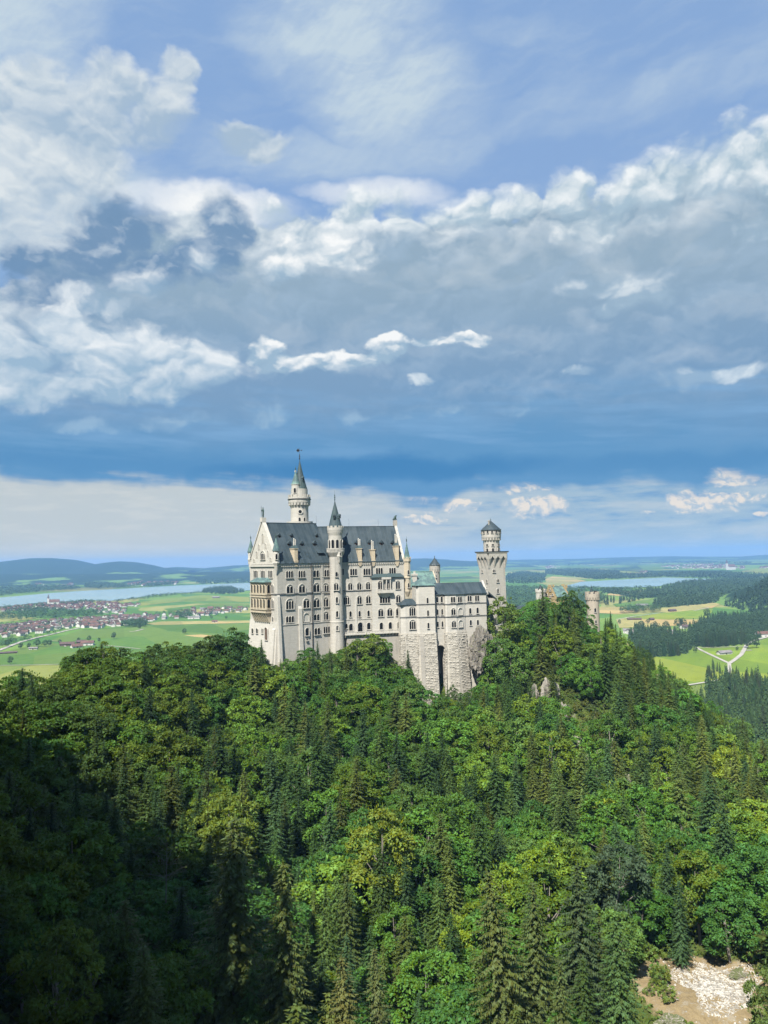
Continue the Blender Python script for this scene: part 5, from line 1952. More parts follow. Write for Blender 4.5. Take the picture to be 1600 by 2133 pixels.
OPEN = [(1150, 1435, 34, 26), (1105, 1440, 22, 20), (1215, 1520, 60, 46), (1235, 1590, 44, 22), (1190, 1480, 40, 25), (1310, 1655, 16, 30), (885, 1482, 24, 26), (1480, 2075, 112, 66), (1545, 2090, 60, 50)]      # open rock and gravel


def is_open(px, py):
    return any(((px - a) / c) ** 2 + ((py - b) / d) ** 2 < 1 for a, b, c, d in OPEN)


def zone(px, py):
    if py < 1480 and px < 500:
        return 'on the crest left of the palace'
    if py < 1500 and px < 840:
        return 'directly below the palace walls'
    if py < 1500 and px < 1020:
        return 'at the foot of the stone piers'
    if px >= 1020 and py < 1420:
        return 'on the ridge in front of the gatehouse'
    if px >= 1300 and py < 1700:
        return 'on the slope falling away from the round tower'
    if px >= 1040 and py < 1720:
        return 'on the steep rocky slope under the gatehouse ridge'
    if px < 420:
        return 'on the deeply shaded slope by the dark rock ledge' if py > 1650 else 'on the shaded slope below the palace crest'
    if px >= 1250:
        return 'around the gravel bar'
    if py > 1850:
        return 'low in the gorge facing the gravel bar'
    return 'in the middle of the wooded slope'


rng = random.Random(11)
GREENS = {'beech': [(0.080, 0.156, 0.013), (0.100, 0.178, 0.014), (0.064, 0.138, 0.014), (0.122, 0.186, 0.013), (0.078, 0.145, 0.024)],
          'maple': [(0.054, 0.142, 0.016), (0.064, 0.155, 0.016), (0.076, 0.170, 0.016), (0.046, 0.122, 0.019)],
          'spruce': [(0.036, 0.076, 0.017), (0.048, 0.085, 0.017), (0.062, 0.090, 0.018), (0.074, 0.096, 0.018), (0.034, 0.070, 0.022)]}
TONE = {'beech': 'leafy green beech', 'maple': 'round dense dark green maple', 'spruce': 'tall dark conical spruce'}


def tint(kind, bright=1.0):
    c = rng.choice(GREENS[kind])
    k = bright * rng.uniform(.72, 1.3)
    return (c[0] * k, c[1] * k, c[2] * k, 1)


def by_pixel(px, py, Y, h, kind, color, label, wide=1.0, var=None, group=None):
    """a tree whose top shows at px, py, at distance Y"""
    p = at(px, py, Y)
    g = {'beech': BEECH, 'maple': MAPLE, 'spruce': SPRUCE, 'shrub': BUSH}[kind]
    gz = ground_z(p.x, p.y)
    hh = p.z - gz
    if h and abs(hh - h) > 0:
        hh = max(min(hh, h * 1.25), h * .75)
    t = g[rng.randrange(len(g)) if var is None else var]
    return t.plant(p.x, p.y, p.z - hh if h else gz, hh, tuple(v * 1.2 for v in color) + (1,), label, group, rng.uniform(0, 6.28), wide)


HERO = [
    (545, 1331, 322, 21, 'spruce', (.035, .065, .02), 'dark pointed spruce overlapping the west gable foot', .95, 0),
    (585, 1372, 318, 20, 'spruce', (.035, .06, .018), 'slim spruce standing against the corner buttress of the palace', .75, 1),
    (664, 1334, 326, 17, 'spruce', (.035, .065, .02), 'small spruce in front of the palace drainpipe wall', .8, 0),
    (851, 1352, 338, 21, 'spruce', (.035, .062, .018), 'narrow spruce against the westernmost rock-faced pier', .85, 3),
    (690, 1350, 318, 22, 'spruce', (.04, .065, .018), 'spruce just below the stair tower foot', .9, 3),
    (1126, 1222, 372, 33, 'spruce', (.045, .068, .018), 'tallest spruce, hiding the gatehouse turret', 1.15, 0),
    (1192, 1234, 376, 26, 'beech', (.045, .09, .02), 'broad tree with bare lower trunk in front of the gatehouse roof', .85, 0),
    (1048, 1246, 366, 22, 'beech', (.10, .155, .02), 'bright green leafy tree touching the square tower foot', .9, 1),
    (1036, 1330, 350, 18, 'maple', (.07, .14, .022), 'sunlit green tree beside the bare rock face', .9, 1),
    (1065, 1345, 346, 20, 'maple', (.075, .145, .022), 'bright leafy tree between the rock face and the tallest spruce', .95, 0),
    (1268, 1273, 384, 24, 'spruce', (.03, .06, .025), 'ragged dark spruce by the round tower', .8, 1),
    (1290, 1308, 378, 22, 'spruce', (.04, .068, .02), 'dark spruce falling just below the round tower', 1.0, 2),
    (1225, 1345, 352, 25, 'beech', (.085, .145, .018), 'sunlit beech beneath the white battlements', 1.15, 2),
    (1255, 1372, 340, 22, 'beech', (.09, .15, .018), 'bright beech lower on the ridge under the round tower', 1.1, 1),
    (40, 1390, 250, 22, 'spruce', (.02, .045, .016), 'dark spruce tip standing before the pale meadow', 1.4, 0),
    (63, 1405, 246, 20, 'spruce', (.02, .042, .016), 'second dark spruce tip before the pale meadow', 1.5, 1),
    (166, 1350, 272, 24, 'spruce', (.035, .07, .018), 'soft conical spruce on the crest below the red roofed farm', 1.6, 2),
    (210, 1337, 278, 24, 'spruce', (.04, .075, .02), 'tall spruce on the crest just under the farm track', 1.6, 3),
    (250, 1350, 276, 22, 'spruce', (.038, .07, .018), 'spruce on the crest closest to the leafy crowns', 1.5, 0),
    (330, 1346, 284, 20, 'beech', (.04, .08, .016), 'wide beech crown on the crest under the green meadow', 1.15, 0),
    (444, 1328, 300, 20, 'beech', (.05, .085, .02), 'ragged beech on the crest before the tan field', 1.1, 2),
    (482, 1316, 304, 21, 'beech', (.032, .075, .016), 'dark beech crown beside the west gable wall', .95, 3),
    (770, 1322, 338, 14, 'beech', (.11, .16, .02), 'light green beech below the terrace balustrade', 1.25, 0),
    (745, 1336, 332, 14, 'beech', (.10, .15, .02), 'sunlit bushy beech under the terrace beside the stair tower', 1.2, 1),
    (1238, 1640, 262, 13, 'beech', (.25, .25, .012), 'bright yellow leaved tree on the rocky slope', .85, 1),
    (1225, 1612, 268, 12, 'beech', (.13, .19, .015), 'yellow green tree above the yellow leaved tree', .8, 1),
    (948, 1915, 163, 13, 'beech', (.15, .22, .012), 'small vivid yellow green tree between spruces in the gorge', .7, 1),
    (790, 1690, 178, 19, 'beech', (.13, .17, .016), 'large yellow green beech in the centre of the slope', 1.0, 1),
    (480, 1660, 172, 15, 'beech', (.10, .14, .015), 'yellow green ash standing out of the dark slope', 1.0, 2),
    (1055, 1810, 138, 29, 'spruce', (.062, .080, .018), 'tall brownish spruce at the front of the gorge', 1.05, 2),
    (1110, 1840, 146, 28, 'spruce', (.055, .075, .018), 'brown green spruce behind the tall front spruce', 1.0, 0),
    (1205, 1800, 152, 27, 'spruce', (.040, .062, .022), 'dark green spruce with drooping branches toward the gravel bar', 1.1, 2),
    (1288, 1915, 140, 24, 'spruce', (.045, .085, .02), 'green spruce next to the gravel bar', 1.1, 3),
    (1165, 1990, 132, 22, 'spruce', (.055, .075, .018), 'short spruce in front of the drooping spruce', 1.0, 1),
    (480, 1705, 118, 30, 'spruce', (.055, .075, .018), 'big olive spruce on the dark side of the gorge', 1.15, 2),
    (590, 1790, 116, 26, 'spruce', (.06, .08, .018), 'olive spruce right of the big olive spruce', 1.0, 3),
    (720, 1990, 112, 20, 'spruce', (.075, .080, .02), 'yellowish spruce low in the gorge', 1.05, 0),
    (790, 1960, 120, 20, 'spruce', (.06, .075, .02), 'dull green spruce low in the gorge beside the yellowish one', .95, 1),
    (1280, 1760, 182, 17, 'maple', (.045, .075, .035), 'grey green tree above the gravel bar', .85, 0),
    (1600, 2015, 118, 13, 'beech', (.08, .12, .025), 'thin leaved tree overhanging the gravel bar', .6, 2),
    (945, 1428, 332, 15, 'beech', (.085, .125, .045), 'pale slender tree at the foot of the polygonal bay pier', .62, 1),
    (1545, 1490, 285, 22, 'spruce', (.05, .07, .018), 'spruce on the far end of the falling ridge', 1.0, 0),
    (1590, 1540, 262, 24, 'spruce', (.06, .075, .018), 'brown green spruce at the edge of the slope by the valley forest', 1.1, 3),
]
placed = []
for (px, py, Y, h, kind, c, label, wide, var) in HERO:
    o = by_pixel(px, py, Y, h, kind, c, label, wide, var)
    placed.append((o.location.x, o.location.y, 3.2 if kind == 'spruce' else 4.2))

# candidates over the hill
cands = []
step = 7.3
gy = 62.0
row = 0
while gy < 470:
    gx = -270 + (row % 2) * step / 2
    while gx < 260:
        x, y = gx + rng.uniform(-2.2, 2.2), gy + rng.uniform(-2.2, 2.2)
        gx += step
        if in_castle(x, y):
            continue
        z = ground_z(x, y)
        if z < 25:
            continue
        b = project((x, y, z))
        if b is None or b[0] < -140 or b[0] > 1740:
            continue
        left = x < -0.16 * y
        right = b[0] > 1040
        n = vnoise(np.array(x / 34), np.array(y / 34), 7)
        ps = .22 if left else (.60 if right and b[1] < 1760 else .30)
        if b[1] > 1950:
            ps += .18
        ps += (float(n) - .5) * .7
        kind = 'spruce' if rng.random() < ps else ('beech' if rng.random() < (.75 if left else .48) else 'maple')
        h = {'spruce': rng.uniform(16, 30), 'beech': rng.uniform(13, 22), 'maple': rng.uniform(12, 20)}[kind]
        if y > 310 and -60 < x < 60:
            h *= .72
        if y < 90:
            h *= .7
        t = project((x, y, z + h))
        cap = cap_y(t[0]) + rng.uniform(-2, 16)
        if t[1] < cap:
            zt = at(t[0], cap, y).z
            h = zt - z
            if h < 5.5:
                continue
            if h < 11 and kind == 'spruce' and rng.random() < .5:
                kind = 'beech'
            t = project((x, y, z + h))
        if t[1] > 2200 or (y < 96 and t[0] < 480):
            continue
        if is_open(b[0], b[1]) or is_open(*project((x, y, z + h * .35))):
            continue
        if y < GRAV.y + 9 and 1368 - .40 * h * 1600 / y < b[0] < 1580 + .22 * h * 1600 / y and t[1] < 2140:
            continue
        if any((x - a) ** 2 + (y - b_) ** 2 < r * r for a, b_, r in placed):
            continue
        cands.append([x, y, z, h, kind, t, b])
    # next row
        placed_n = len(placed)
    gy += step * .87
    row += 1

# keep only what the camera can see (near trees hide those behind)
GW, GH = 320, 427
cover = np.zeros((GH, GW), np.int16)
yy, xx = np.mgrid[0:GH, 0:GW]
cands.sort(key=lambda c: c[1])
kept = []
for c in cands:
    x, y, z, h, kind, t, b = c
    cx, w = (t[0] + b[0]) / 2 / 5, max(1.0, (.15 if kind == 'spruce' else .33) * h * 1600 / y / 5)
    y0, y1 = t[1] / 5, (t[1] * .25 + b[1] * .75) / 5
    a0, a1, b0, b1 = max(0, int(cx - w)), min(GW, int(cx + w) + 1), max(0, int(y0)), min(GH, int(y1) + 1)
    if a1 <= a0 or b1 <= b0:
        if not (-w * 2 < cx < GW + w * 2):
            continue
        kept.append((c, 0))
        continue
    sub = cover[b0:b1, a0:a1]
    e = (((xx[b0:b1, a0:a1] - cx) / w) ** 2 + ((yy[b0:b1, a0:a1] - (y0 + y1) / 2) / ((y1 - y0) / 2 + .5)) ** 2) < 1
    tot = e.sum()
    vis = int((e & (sub < 2)).sum())
    if tot and vis < max(2, .05 * tot):
        continue
    sub[e] += 1
    kept.append((c, vis))
order = sorted(range(len(kept)), key=lambda i: -kept[i][1])
count = {}
# trees added out of view on the shading rock wall to dapple its shadow
extra = []
for _k in range(60):
    _s = rng.uniform(-15, 190)
    _x, _y = -50 + _dir[0] * _s - abs(rng.gauss(0, 9)), 58 + _dir[1] * _s + rng.uniform(-3, 3)
    if _x / _y > -.62:
        continue
    extra.append((rng.choice(BEECH + SPRUCE), _x, _y, ground_z(_x, _y), rng.uniform(9, 20)))
for _k in range(20):  # unseen clump added to shade the near ledge
    _x, _y = rng.uniform(-78, -32), rng.uniform(14, 56)
    if _x / _y < -.72:
        extra.append((rng.choice(BEECH + SPRUCE[:1]), _x, _y, ground_z(_x, _y), rng.uniform(20, 27)))
for i in order:
    (x, y, z, h, kind, t, b), vis = kept[i]
    count[kind] = count.get(kind, 0) + 1
    px, py = (t[0] + b[0]) / 2, (t[1] + b[1]) / 2
    br = 1.0  # leaf colour carries some of the right's sun and the left's shade
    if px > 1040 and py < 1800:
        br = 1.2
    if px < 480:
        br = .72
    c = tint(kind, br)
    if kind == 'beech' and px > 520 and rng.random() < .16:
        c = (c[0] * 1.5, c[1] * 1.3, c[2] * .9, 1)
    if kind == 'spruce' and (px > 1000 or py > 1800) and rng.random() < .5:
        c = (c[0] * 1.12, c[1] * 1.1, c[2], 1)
    g = {'beech': BEECH, 'maple': MAPLE, 'spruce': SPRUCE}[kind]
    k = rng.choice(g)
    if count[kind] > 285:
        extra.append((k, x, y, z, h))
        continue
    zn = zone(px, t[1])
    lab = {'beech': 'leafy green beech tree', 'maple': 'round dense green maple tree', 'spruce': 'tall dark conical spruce tree'}[kind]
    if h < 11:
        lab = {'beech': 'small leafy green beech tree', 'maple': 'small dense green maple tree', 'spruce': 'short dark conical spruce tree'}[kind]
    lab = f'{lab} {zn}'
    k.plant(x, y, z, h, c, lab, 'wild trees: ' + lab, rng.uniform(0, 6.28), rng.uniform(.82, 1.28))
print('TREES', count, 'extra', len(extra))


def merged_trees(name, lst, color):
    Vs, Fs, off = [], [], 0
    cache = {}
    for (k, x, y, z, h) in lst:
        if k.cm.name not in cache:
            v = np.empty(len(k.cm.vertices) * 3, np.float32)
            k.cm.vertices.foreach_get('co', v)
            cache[k.cm.name] = v.reshape(-1, 3)
        v = cache[k.cm.name] * (h / k.H)
        a = rng.uniform(0, 6.28)
        v = np.stack([v[:, 0] * math.cos(a) - v[:, 1] * math.sin(a) + x, v[:, 0] * math.sin(a) + v[:, 1] * math.cos(a) + y, v[:, 2] + z], 1)
        Vs.append(v); Fs.append(np.arange(len(v)).reshape(-1, 4) + off); off += len(v)
    o = bpy.data.objects.new(name, np_mesh(name, np.concatenate(Vs), np.concatenate(Fs), [M['leaf']]))
    o.color = color
    tag(link(o), kind='stuff')


if extra:
    merged_trees('woodland_and_shade_trees', extra, (.05, .095, .02, 1))  # surplus trees merged with the unseen ones added for shade

# shrubs on the rocks and round the gravel
def shrub_px(n, boxes, col, label, group):
    col = tuple(v * 1.4 for v in col)
    for k in range(n):
        x0, x1, y0, y1, Y0, Y1 = rng.choice(boxes)
        px, py = rng.uniform(x0, x1), rng.uniform(y0, y1)
        # march the sight line to the ground
        for Y in np.arange(Y0, Y1, 1.0):
            p = at(px, py, Y)
            if p.z < ground_z(p.x, p.y):
                break
        else:
            continue
        if in_castle(p.x, p.y) or (((p.x - GRAV.x - 3) / 9) ** 2 + ((p.y - GRAV.y - 3) / 9.5) ** 2 < 1):
            continue
        c = tuple(v * rng.uniform(.75, 1.3) for v in col) + (1,)
        rng.choice(BUSH).plant(p.x, p.y, p.z - .3, rng.uniform(1.6, 4.0), c, label, group, rng.uniform(0, 6.28), rng.uniform(.8, 1.2))


shrub_px(170, [(1060, 1290, 1400, 1640, 230, 400), (1150, 1260, 1450, 1600, 230, 400)], (.075, .105, .024), 'low light green shrub growing on the rocky slope under the gatehouse ridge', 'shrubs on the rocky slope')
shrub_px(26, [(1340, 1600, 1985, 2012, 110, 230), (1350, 1395, 2010, 2133, 110, 230), (1560, 1600, 2030, 2133, 100, 230)], (.085, .13, .022), 'low bright green shrub at the edge of the gravel bar', 'shrubs round the gravel bar')
shrub_px(26, [(600, 860, 1330, 1400, 300, 352), (980, 1060, 1360, 1450, 300, 356)], (.07, .12, .02), 'small green shrub at the foot of the castle walls', 'shrubs at the castle foot')

# a bare dead tree, and the near ledge with fallen branches
def bare_tree(px, py, Y, h, mat, label, seed):
    rg = random.Random(seed)
    p = at(px, py, Y)
    o = empty('bare_tree', (p.x, p.y, p.z - h), label, 'dead tree')
    q = Matrix.Translation((p.x, p.y, p.z - h))
    m = MB()
    m.tube((0, 0, -1), (.2, 0, h), .10, .02, 6)
    m.build('trunk', mat, q, o)
    m = MB()
    for k in range(26):
        z = h * rg.uniform(.2, .98)
        a = rg.uniform(0, 6.28)
        L = (h - z) * .35 + rg.uniform(.6, 1.6)
        e = Vector((math.cos(a) * L, math.sin(a) * L, z + L * rg.uniform(.2, .9)))
        s = Vector((.2 * z / h, 0, z))
        m.tube(s, e, .028, .008, 4)
        for j in range(2):
            f = s.lerp(e, rg.uniform(.4, .8))
            m.tube(f, f + Vector((rg.uniform(-.7, .7), rg.uniform(-.7, .7), rg.uniform(.2, .9))), .015, .005, 4)
    m.build('branch', mat, q, o)


bare_tree(432, 1590, 150, 11, plain_mat('dead_bark', (0.17, 0.10, 0.065, 1), .9), 'bare reddish dead tree beside the yellow green ash', 4)
bare_tree(345, 1735, 104, 8, plain_mat('bleached_wood', (0.10, 0.095, 0.085, 1), .9), 'bleached bare dead tree in the dark slope', 6)
p = at(205, 2105, 74)
rock('rock_ledge', Vector((p.x, p.y, ground_z(p.x, p.y) + .2)), 2.6, 8, M['rock'], 'grey broken rock ledge in the dark corner of the gorge', (1.5, 1.2, .9), 5, .4)
for i, (px, py, Y, r, st, lab) in enumerate([(1146, 1446, 322, 3.3, (1.0, .8, 1.6), 'tall pale limestone rock below the tallest spruce'), (1112, 1446, 325, 2.3, (.8, .8, 1.5), 'narrow pale rock beside the tall pale limestone rock'),
                                     (1092, 1450, 322, 2.2, (.9, .8, 1.3), 'small pinkish rock among trees below the bare rock face'),
                                     (1226, 1585, 282, 3.4, (1.1, .8, 1.0), 'grey rock halfway down the rocky slope'), (1196, 1500, 305, 3.0, (1.3, .8, .8), 'flat pale rock high on the rocky slope'),
                                     (1303, 1648, 262, 2.8, (.7, .8, 1.8), 'pale rock rib at the bottom of the rocky slope'), (1318, 1678, 256, 1.5, (1, 1, 1), 'small white boulder at the lowest end of the rocky slope'),
                                     (1150, 1690, 250, 1.3, (1, 1, 1), 'small pale boulder between spruces under the rocky slope'), (885, 1480, 330, 3.6, (.8, .8, 1.6), 'reddish rock below the rock-faced piers'),
                                     (838, 1388, 352, 3.0, (1.1, .8, .8), 'pale rock at the foot of the terrace wall'), (600, 1392, 331, 3.4, (1.4, .7, .8), 'pale rock below the long palace wall'),
                                     (1395, 2040, 158, 2.0, (1.3, .9, .7), 'pale boulder at the near edge of the gravel bar'), (1550, 2035, 172, 2.2, (1.6, .9, .5), 'low broken bank behind the gravel bar'),
                                     (1170, 1462, 318, 3.0, (.8, .8, 1.5), 'leaning pale rock just beneath the tall pale limestone rock'), (1240, 1530, 298, 2.6, (1.2, .8, .9), 'grey ledge in the grass of the rocky slope'),
                                     (1205, 1555, 290, 2.2, (1.0, .8, 1.3), 'broken rock between low shrubs on the rocky slope'), (1262, 1600, 276, 2.6, (.8, .8, 1.6), 'upright pale rock beside a slope spruce'),
                                     (1130, 1500, 300, 2.4, (1.2, .8, .8), 'half hidden rock west of the rocky slope'), (1280, 1560, 288, 2.0, (1.2, .8, .8), 'small grey rock east of the rocky slope')]):
    p = at(px, py, Y)
    gz = ground_z(p.x, p.y)
    rock('boulder', Vector((p.x, p.y, p.z if abs(p.z - gz) < 6 else gz + .5)), r, 20 + i, M['pale_rock'], lab, st, 5, .38)


# low growth on the forest floor
def undergrowth():
    rg = np.random.default_rng(21)
    n = 150000
    x = rg.uniform(-150, 170, n)
    y = rg.uniform(60, 400, n)
    fx, fy = ((x - GX0) / GS), ((y - GY0) / GS)
    i, j = fx.astype(int), fy.astype(int)
    u, v = fx - i, fy - j
    z = (_Z[j, i] * (1 - u) + _Z[j, i + 1] * u) * (1 - v) + (_Z[j + 1, i] * (1 - u) + _Z[j + 1, i + 1] * u) * v
    ok = (((x - GRAV.x) / 14) ** 2 + ((y - GRAV.y - 2) / 12) ** 2 > 1) & (z > 40) & (np.abs(x) < .56 * y + 10) & ((vnoise(x / 6, y / 6, 12) > .34) | ((x > 50) & (x < 110) & (y > 250) & (y < 340)))
    C = np.stack([x, y, z + rg.uniform(.05, 1.0, n)], 1)[ok]
    n = len(C)
    N = unit(rg.normal(size=(n, 3)) * .6 + np.array([0, -.2, 1]))
    V, F = sprays(C, unit(rg.normal(size=(n, 3))), N, rg.uniform(.7, 1.6, n), rg.uniform(.4, .8, n))
    o = bpy.data.objects.new('undergrowth', np_mesh('undergrowth', V, F, [M['leaf']]))
    o.color = (.085, .135, .024, 1)
    tag(link(o), kind='stuff')


undergrowth()

# ================================================================ the valley
def Lz(x, y):      # picture points read off the left and right valley views
    return (x / 3.077, 1140 + y / 3.077)


def Rz(x, y):
    return (1050 + x / 2.909, 1140 + y / 2.909)


def valley_ground():
    m, nt, b, obj, pos = material('valley_fields')
    x, y, z = separate(pos)
    wv = noise_tex(pos, 0.0011, 3, .5, out='Color')
    wx, wy, _ = separate(wv)
    fx, fy = x + (wx - .5) * 420, y + (wy - .5) * 420
    v = voronoi(combine(fx * .0030 + fy * .0012, fy * .0019 - fx * .0007), 1.0, 0, .5, '2D', 'Color', rnd=.9)
    r, g, bl = separate(v)
    col = mixc((0.095, 0.185, 0.030, 1), (0.14, 0.21, 0.045, 1), r)
    col = mixc(col, (0.060, 0.14, 0.030, 1), g.step(.55, .7))
    col = mixc(col, (0.26, 0.235, 0.085, 1), bl.step(.80, .84) * .8)
    fine = noise_tex(combine(x * .012, y * .004), 1.0, 5, .6)
    col = mixc(col, (0.075, 0.125, 0.028, 1), fine.step(.45, .7) * .5)
    mow = (x * .055 + y * .03 + (fine - .5) * 3).op('SINE')
    col = mixc(col, (0.13, 0.20, 0.055, 1), mow.step(.2, 1) * .22)
    # wooded country farther out
    wood = noise_tex(combine(x * .00055, y * .00042), 1.0, 6, .62)
    far = y.step(4200, 8000)
    col = mixc(col, (0.022, 0.045, 0.018, 1), wood.step(.52, .55) * far)
    Ex.put(b, 'Base Color', col)
    b.inputs['Roughness'].default_value = 1
    b.inputs['Specular IOR Level'].default_value = 0.05
    return m


M['valley'] = valley_ground()
g = MB()
g.add([(-26000, -3000, 0), (26000, -3000, 0), (26000, 23500, 0), (-26000, 23500, 0)], [(0, 1, 2, 3)])
tag(g.build('ground', M['valley']), kind='structure')


def flat_mat(name, c, c2, sx=.02, sy=.006, rough=1.0):
    m, nt, b, obj, pos = material(name)
    x, y, z = separate(pos)
    n = noise_tex(combine(x * sx, y * sy), 1.0, 5, .6)
    l = (x * .16 - y * .09 + n * 3).op('SINE')
    pv, pg, pb = separate(voronoi(combine(x * .0075 + y * .002, y * .0032 - x * .0012), 1.0, 0, .5, '2D', 'Color', rnd=.8))
    col = mixc(mixc(c, c2, n.step(.35, .7)), tuple(k * 1.3 for k in c[:3]) + (1,), l.step(.3, 1) * .22)
    col = mixc(col, tuple(k * .72 for k in c2[:3]) + (1,), pv.step(.45, .6) * .45)
    col = mixc(col, (c[0] * 1.5, c[1] * 1.12, c[2] * 1.3, 1), pg.step(.6, .7) * .45)
    col = mixc(col, tuple(k * .6 for k in c2[:3]) + (1,), noise_tex(combine(x * .05, y * .025), 1.0, 6, .7).step(.5, .75) * .4)
    Ex.put(b, 'Base Color', col)
    b.inputs['Roughness'].default_value = rough
    b.inputs['Specular IOR Level'].default_value = .05
    return m


M['meadow'] = flat_mat('bright_meadow', (0.155, 0.215, 0.026, 1), (0.115, 0.185, 0.028, 1))
M['pasture'] = flat_mat('pasture', (0.085, 0.155, 0.030, 1), (0.066, 0.132, 0.028, 1))
M['hay'] = flat_mat('mown_field', (0.29, 0.255, 0.10, 1), (0.22, 0.21, 0.075, 1))
M['light_grass'] = flat_mat('pale_grass', (0.155, 0.195, 0.045, 1), (0.115, 0.17, 0.036, 1))
M['track'] = plain_mat('pale_track', (0.36, 0.34, 0.29, 1), 1, .15, .05)
M['water'] = None
zlev = [0.3]


def ground_poly(name, pts, mat):
    zlev[0] += 0.04
    v = [on_ground(a, b, 0) for a, b in pts]
    m = MB()
    m.poly([(p.x, p.y, zlev[0]) for p in v])
    o = m.build(name, mat)
    return tag(o, kind='structure')


def track(pts, w, mat='track', name='track'):
    v = [on_ground(a, b, 0) for a, b in pts]
    zlev[0] += 0.04
    m = MB()
    L = []
    for i, p in enumerate(v):
        d = ((v[min(i + 1, len(v) - 1)] - v[max(i - 1, 0)])).normalized()
        s = Vector((-d.y, d.x, 0)) * w / 2
        L.append(((p + s).x, (p + s).y, zlev[0])); L.append(((p - s).x, (p - s).y, zlev[0]))
    m.add(L, [(2 * i, 2 * i + 1, 2 * i + 3, 2 * i + 2) for i in range(len(v) - 1)])
    return tag(m.build(name, M[mat]), kind='structure')


ground_poly('field', [Lz(-60, 765), Lz(150, 757), Lz(430, 755), Lz(700, 760), Lz(700, 900), Lz(-100, 960)], M['light_grass'])
ground_poly('field', [Lz(520, 527), Lz(900, 505), Lz(1600, 490), Lz(1640, 640), Lz(900, 660), Lz(640, 640), Lz(320, 600), Lz(430, 560)], M['pasture'])
ground_poly('field', [Lz(-40, 685), Lz(300, 610), Lz(600, 645), Lz(900, 662), Lz(1000, 700), Lz(430, 752), Lz(-60, 760)], M['pasture'])
ground_poly('field', [Lz(930, 490), Lz(1040, 476), Lz(1600, 470), Lz(1620, 485), Lz(1300, 492), Lz(1000, 500)], M['hay'])
ground_poly('field', [Lz(1180, 566), Lz(1290, 560), Lz(1420, 572), Lz(1380, 585), Lz(1250, 575)], M['hay'])
ground_poly('field', [Lz(900, 350), Lz(1300, 305), Lz(1600, 320), Lz(1600, 350), Lz(1200, 345), Lz(900, 375)], M['light_grass'])
ground_poly('field', [Lz(1050, 395), Lz(1330, 365), Lz(1600, 365), Lz(1600, 385), Lz(1300, 392), Lz(1080, 412)], M['pasture'])
ground_poly('field', [Lz(330, 225), Lz(420, 190), Lz(700, 170), Lz(900, 180), Lz(760, 200), Lz(560, 215)], M['pasture'])
ground_poly('field', [Lz(560, 160), Lz(760, 150), Lz(1250, 175), Lz(1250, 190), Lz(900, 178)], M['pasture'])
ground_poly('field', [Rz(880, 650), Rz(1170, 615), Rz(1480, 600), Rz(1700, 520), Rz(1850, 620), Rz(1750, 780), Rz(1340, 815), Rz(1050, 850), Rz(950, 800)], M['meadow'])
ground_poly('field', [Rz(1050, 852), Rz(1340, 818), Rz(1750, 790), Rz(1900, 1000), Rz(1100, 1100)], M['light_grass'])
ground_poly('field', [Rz(680, 440), Rz(740, 430), Rz(1000, 440), Rz(1300, 435), Rz(1300, 450), Rz(1000, 480), Rz(700, 490)], M['hay'])
ground_poly('field', [Rz(720, 438), Rz(950, 400), Rz(1270, 372), Rz(1240, 432), Rz(1000, 437)], M['meadow'])
ground_poly('field', [Rz(940, 395), Rz(970, 370), Rz(1250, 335), Rz(1320, 340), Rz(1260, 370), Rz(1000, 398)], M['hay'])
ground_poly('field', [Rz(570, 400), Rz(590, 365), Rz(760, 362), Rz(910, 375), Rz(700, 405)], M['hay'])
ground_poly('field', [Rz(660, 345), Rz(930, 310), Rz(980, 312), Rz(900, 355), Rz(680, 362)], M['pasture'])
ground_poly('field', [Rz(620, 290), Rz(660, 270), Rz(900, 262), Rz(890, 280), Rz(700, 296)], M['hay'])
ground_poly('field', [Rz(250, 195), Rz(290, 178), Rz(380, 182), Rz(500, 205), Rz(380, 218), Rz(255, 212)], M['hay'])
ground_poly('field', [Rz(20, 125), Rz(140, 110), Rz(250, 122), Rz(150, 140), Rz(20, 138)], M['pasture'])
ground_poly('field', [Rz(380, 118), Rz(450, 106), Rz(600, 120), Rz(520, 132), Rz(420, 130)], M['pasture'])
ground_poly('field', [Rz(640, 150), Rz(700, 142), Rz(900, 155), Rz(860, 165)], M['light_grass'])
ground_poly('field', [Rz(800, 110), Rz(950, 98), Rz(1000, 110), Rz(960, 135), Rz(850, 138)], M['pasture'])
ground_poly('field', [Rz(1480, 140), Rz(1560, 125), Rz(1700, 120), Rz(1700, 165), Rz(1540, 165)], M['light_grass'])
track([Lz(-80, 690), Lz(0, 660), Lz(130, 610), Lz(250, 578), Lz(340, 558), Lz(430, 535), Lz(510, 519)], 10, 'track', 'road')
track([Lz(-40, 761), Lz(200, 758), Lz(430, 752)], 4)
track([Lz(660, 630), Lz(760, 640), Lz(900, 655)], 4)
track([Lz(290, 602), Lz(380, 605), Lz(420, 640)], 4)
track([Lz(830, 545), Lz(870, 540), Lz(920, 527)], 7)
track([Rz(1160, 610), Rz(1200, 630), Rz(1280, 668), Rz(1340, 696), Rz(1365, 708), Rz(1368, 740), Rz(1362, 780), Rz(1345, 800), Rz(1250, 818), Rz(1080, 846)], 5.5)
track([Rz(1365, 708), Rz(1400, 685), Rz(1438, 655), Rz(1455, 625), Rz(1472, 592), Rz(1520, 568), Rz(1620, 540), Rz(1720, 515)], 7)
track([Rz(1165, 611), Rz(1300, 611), Rz(1470, 604)], 4)
track([Rz(1440, 630), Rz(1500, 628)], 7)
track([Rz(680, 440), Rz(800, 420), Rz(950, 400)], 6)
track([Rz(1150, 388), Rz(1240, 368)], 5)

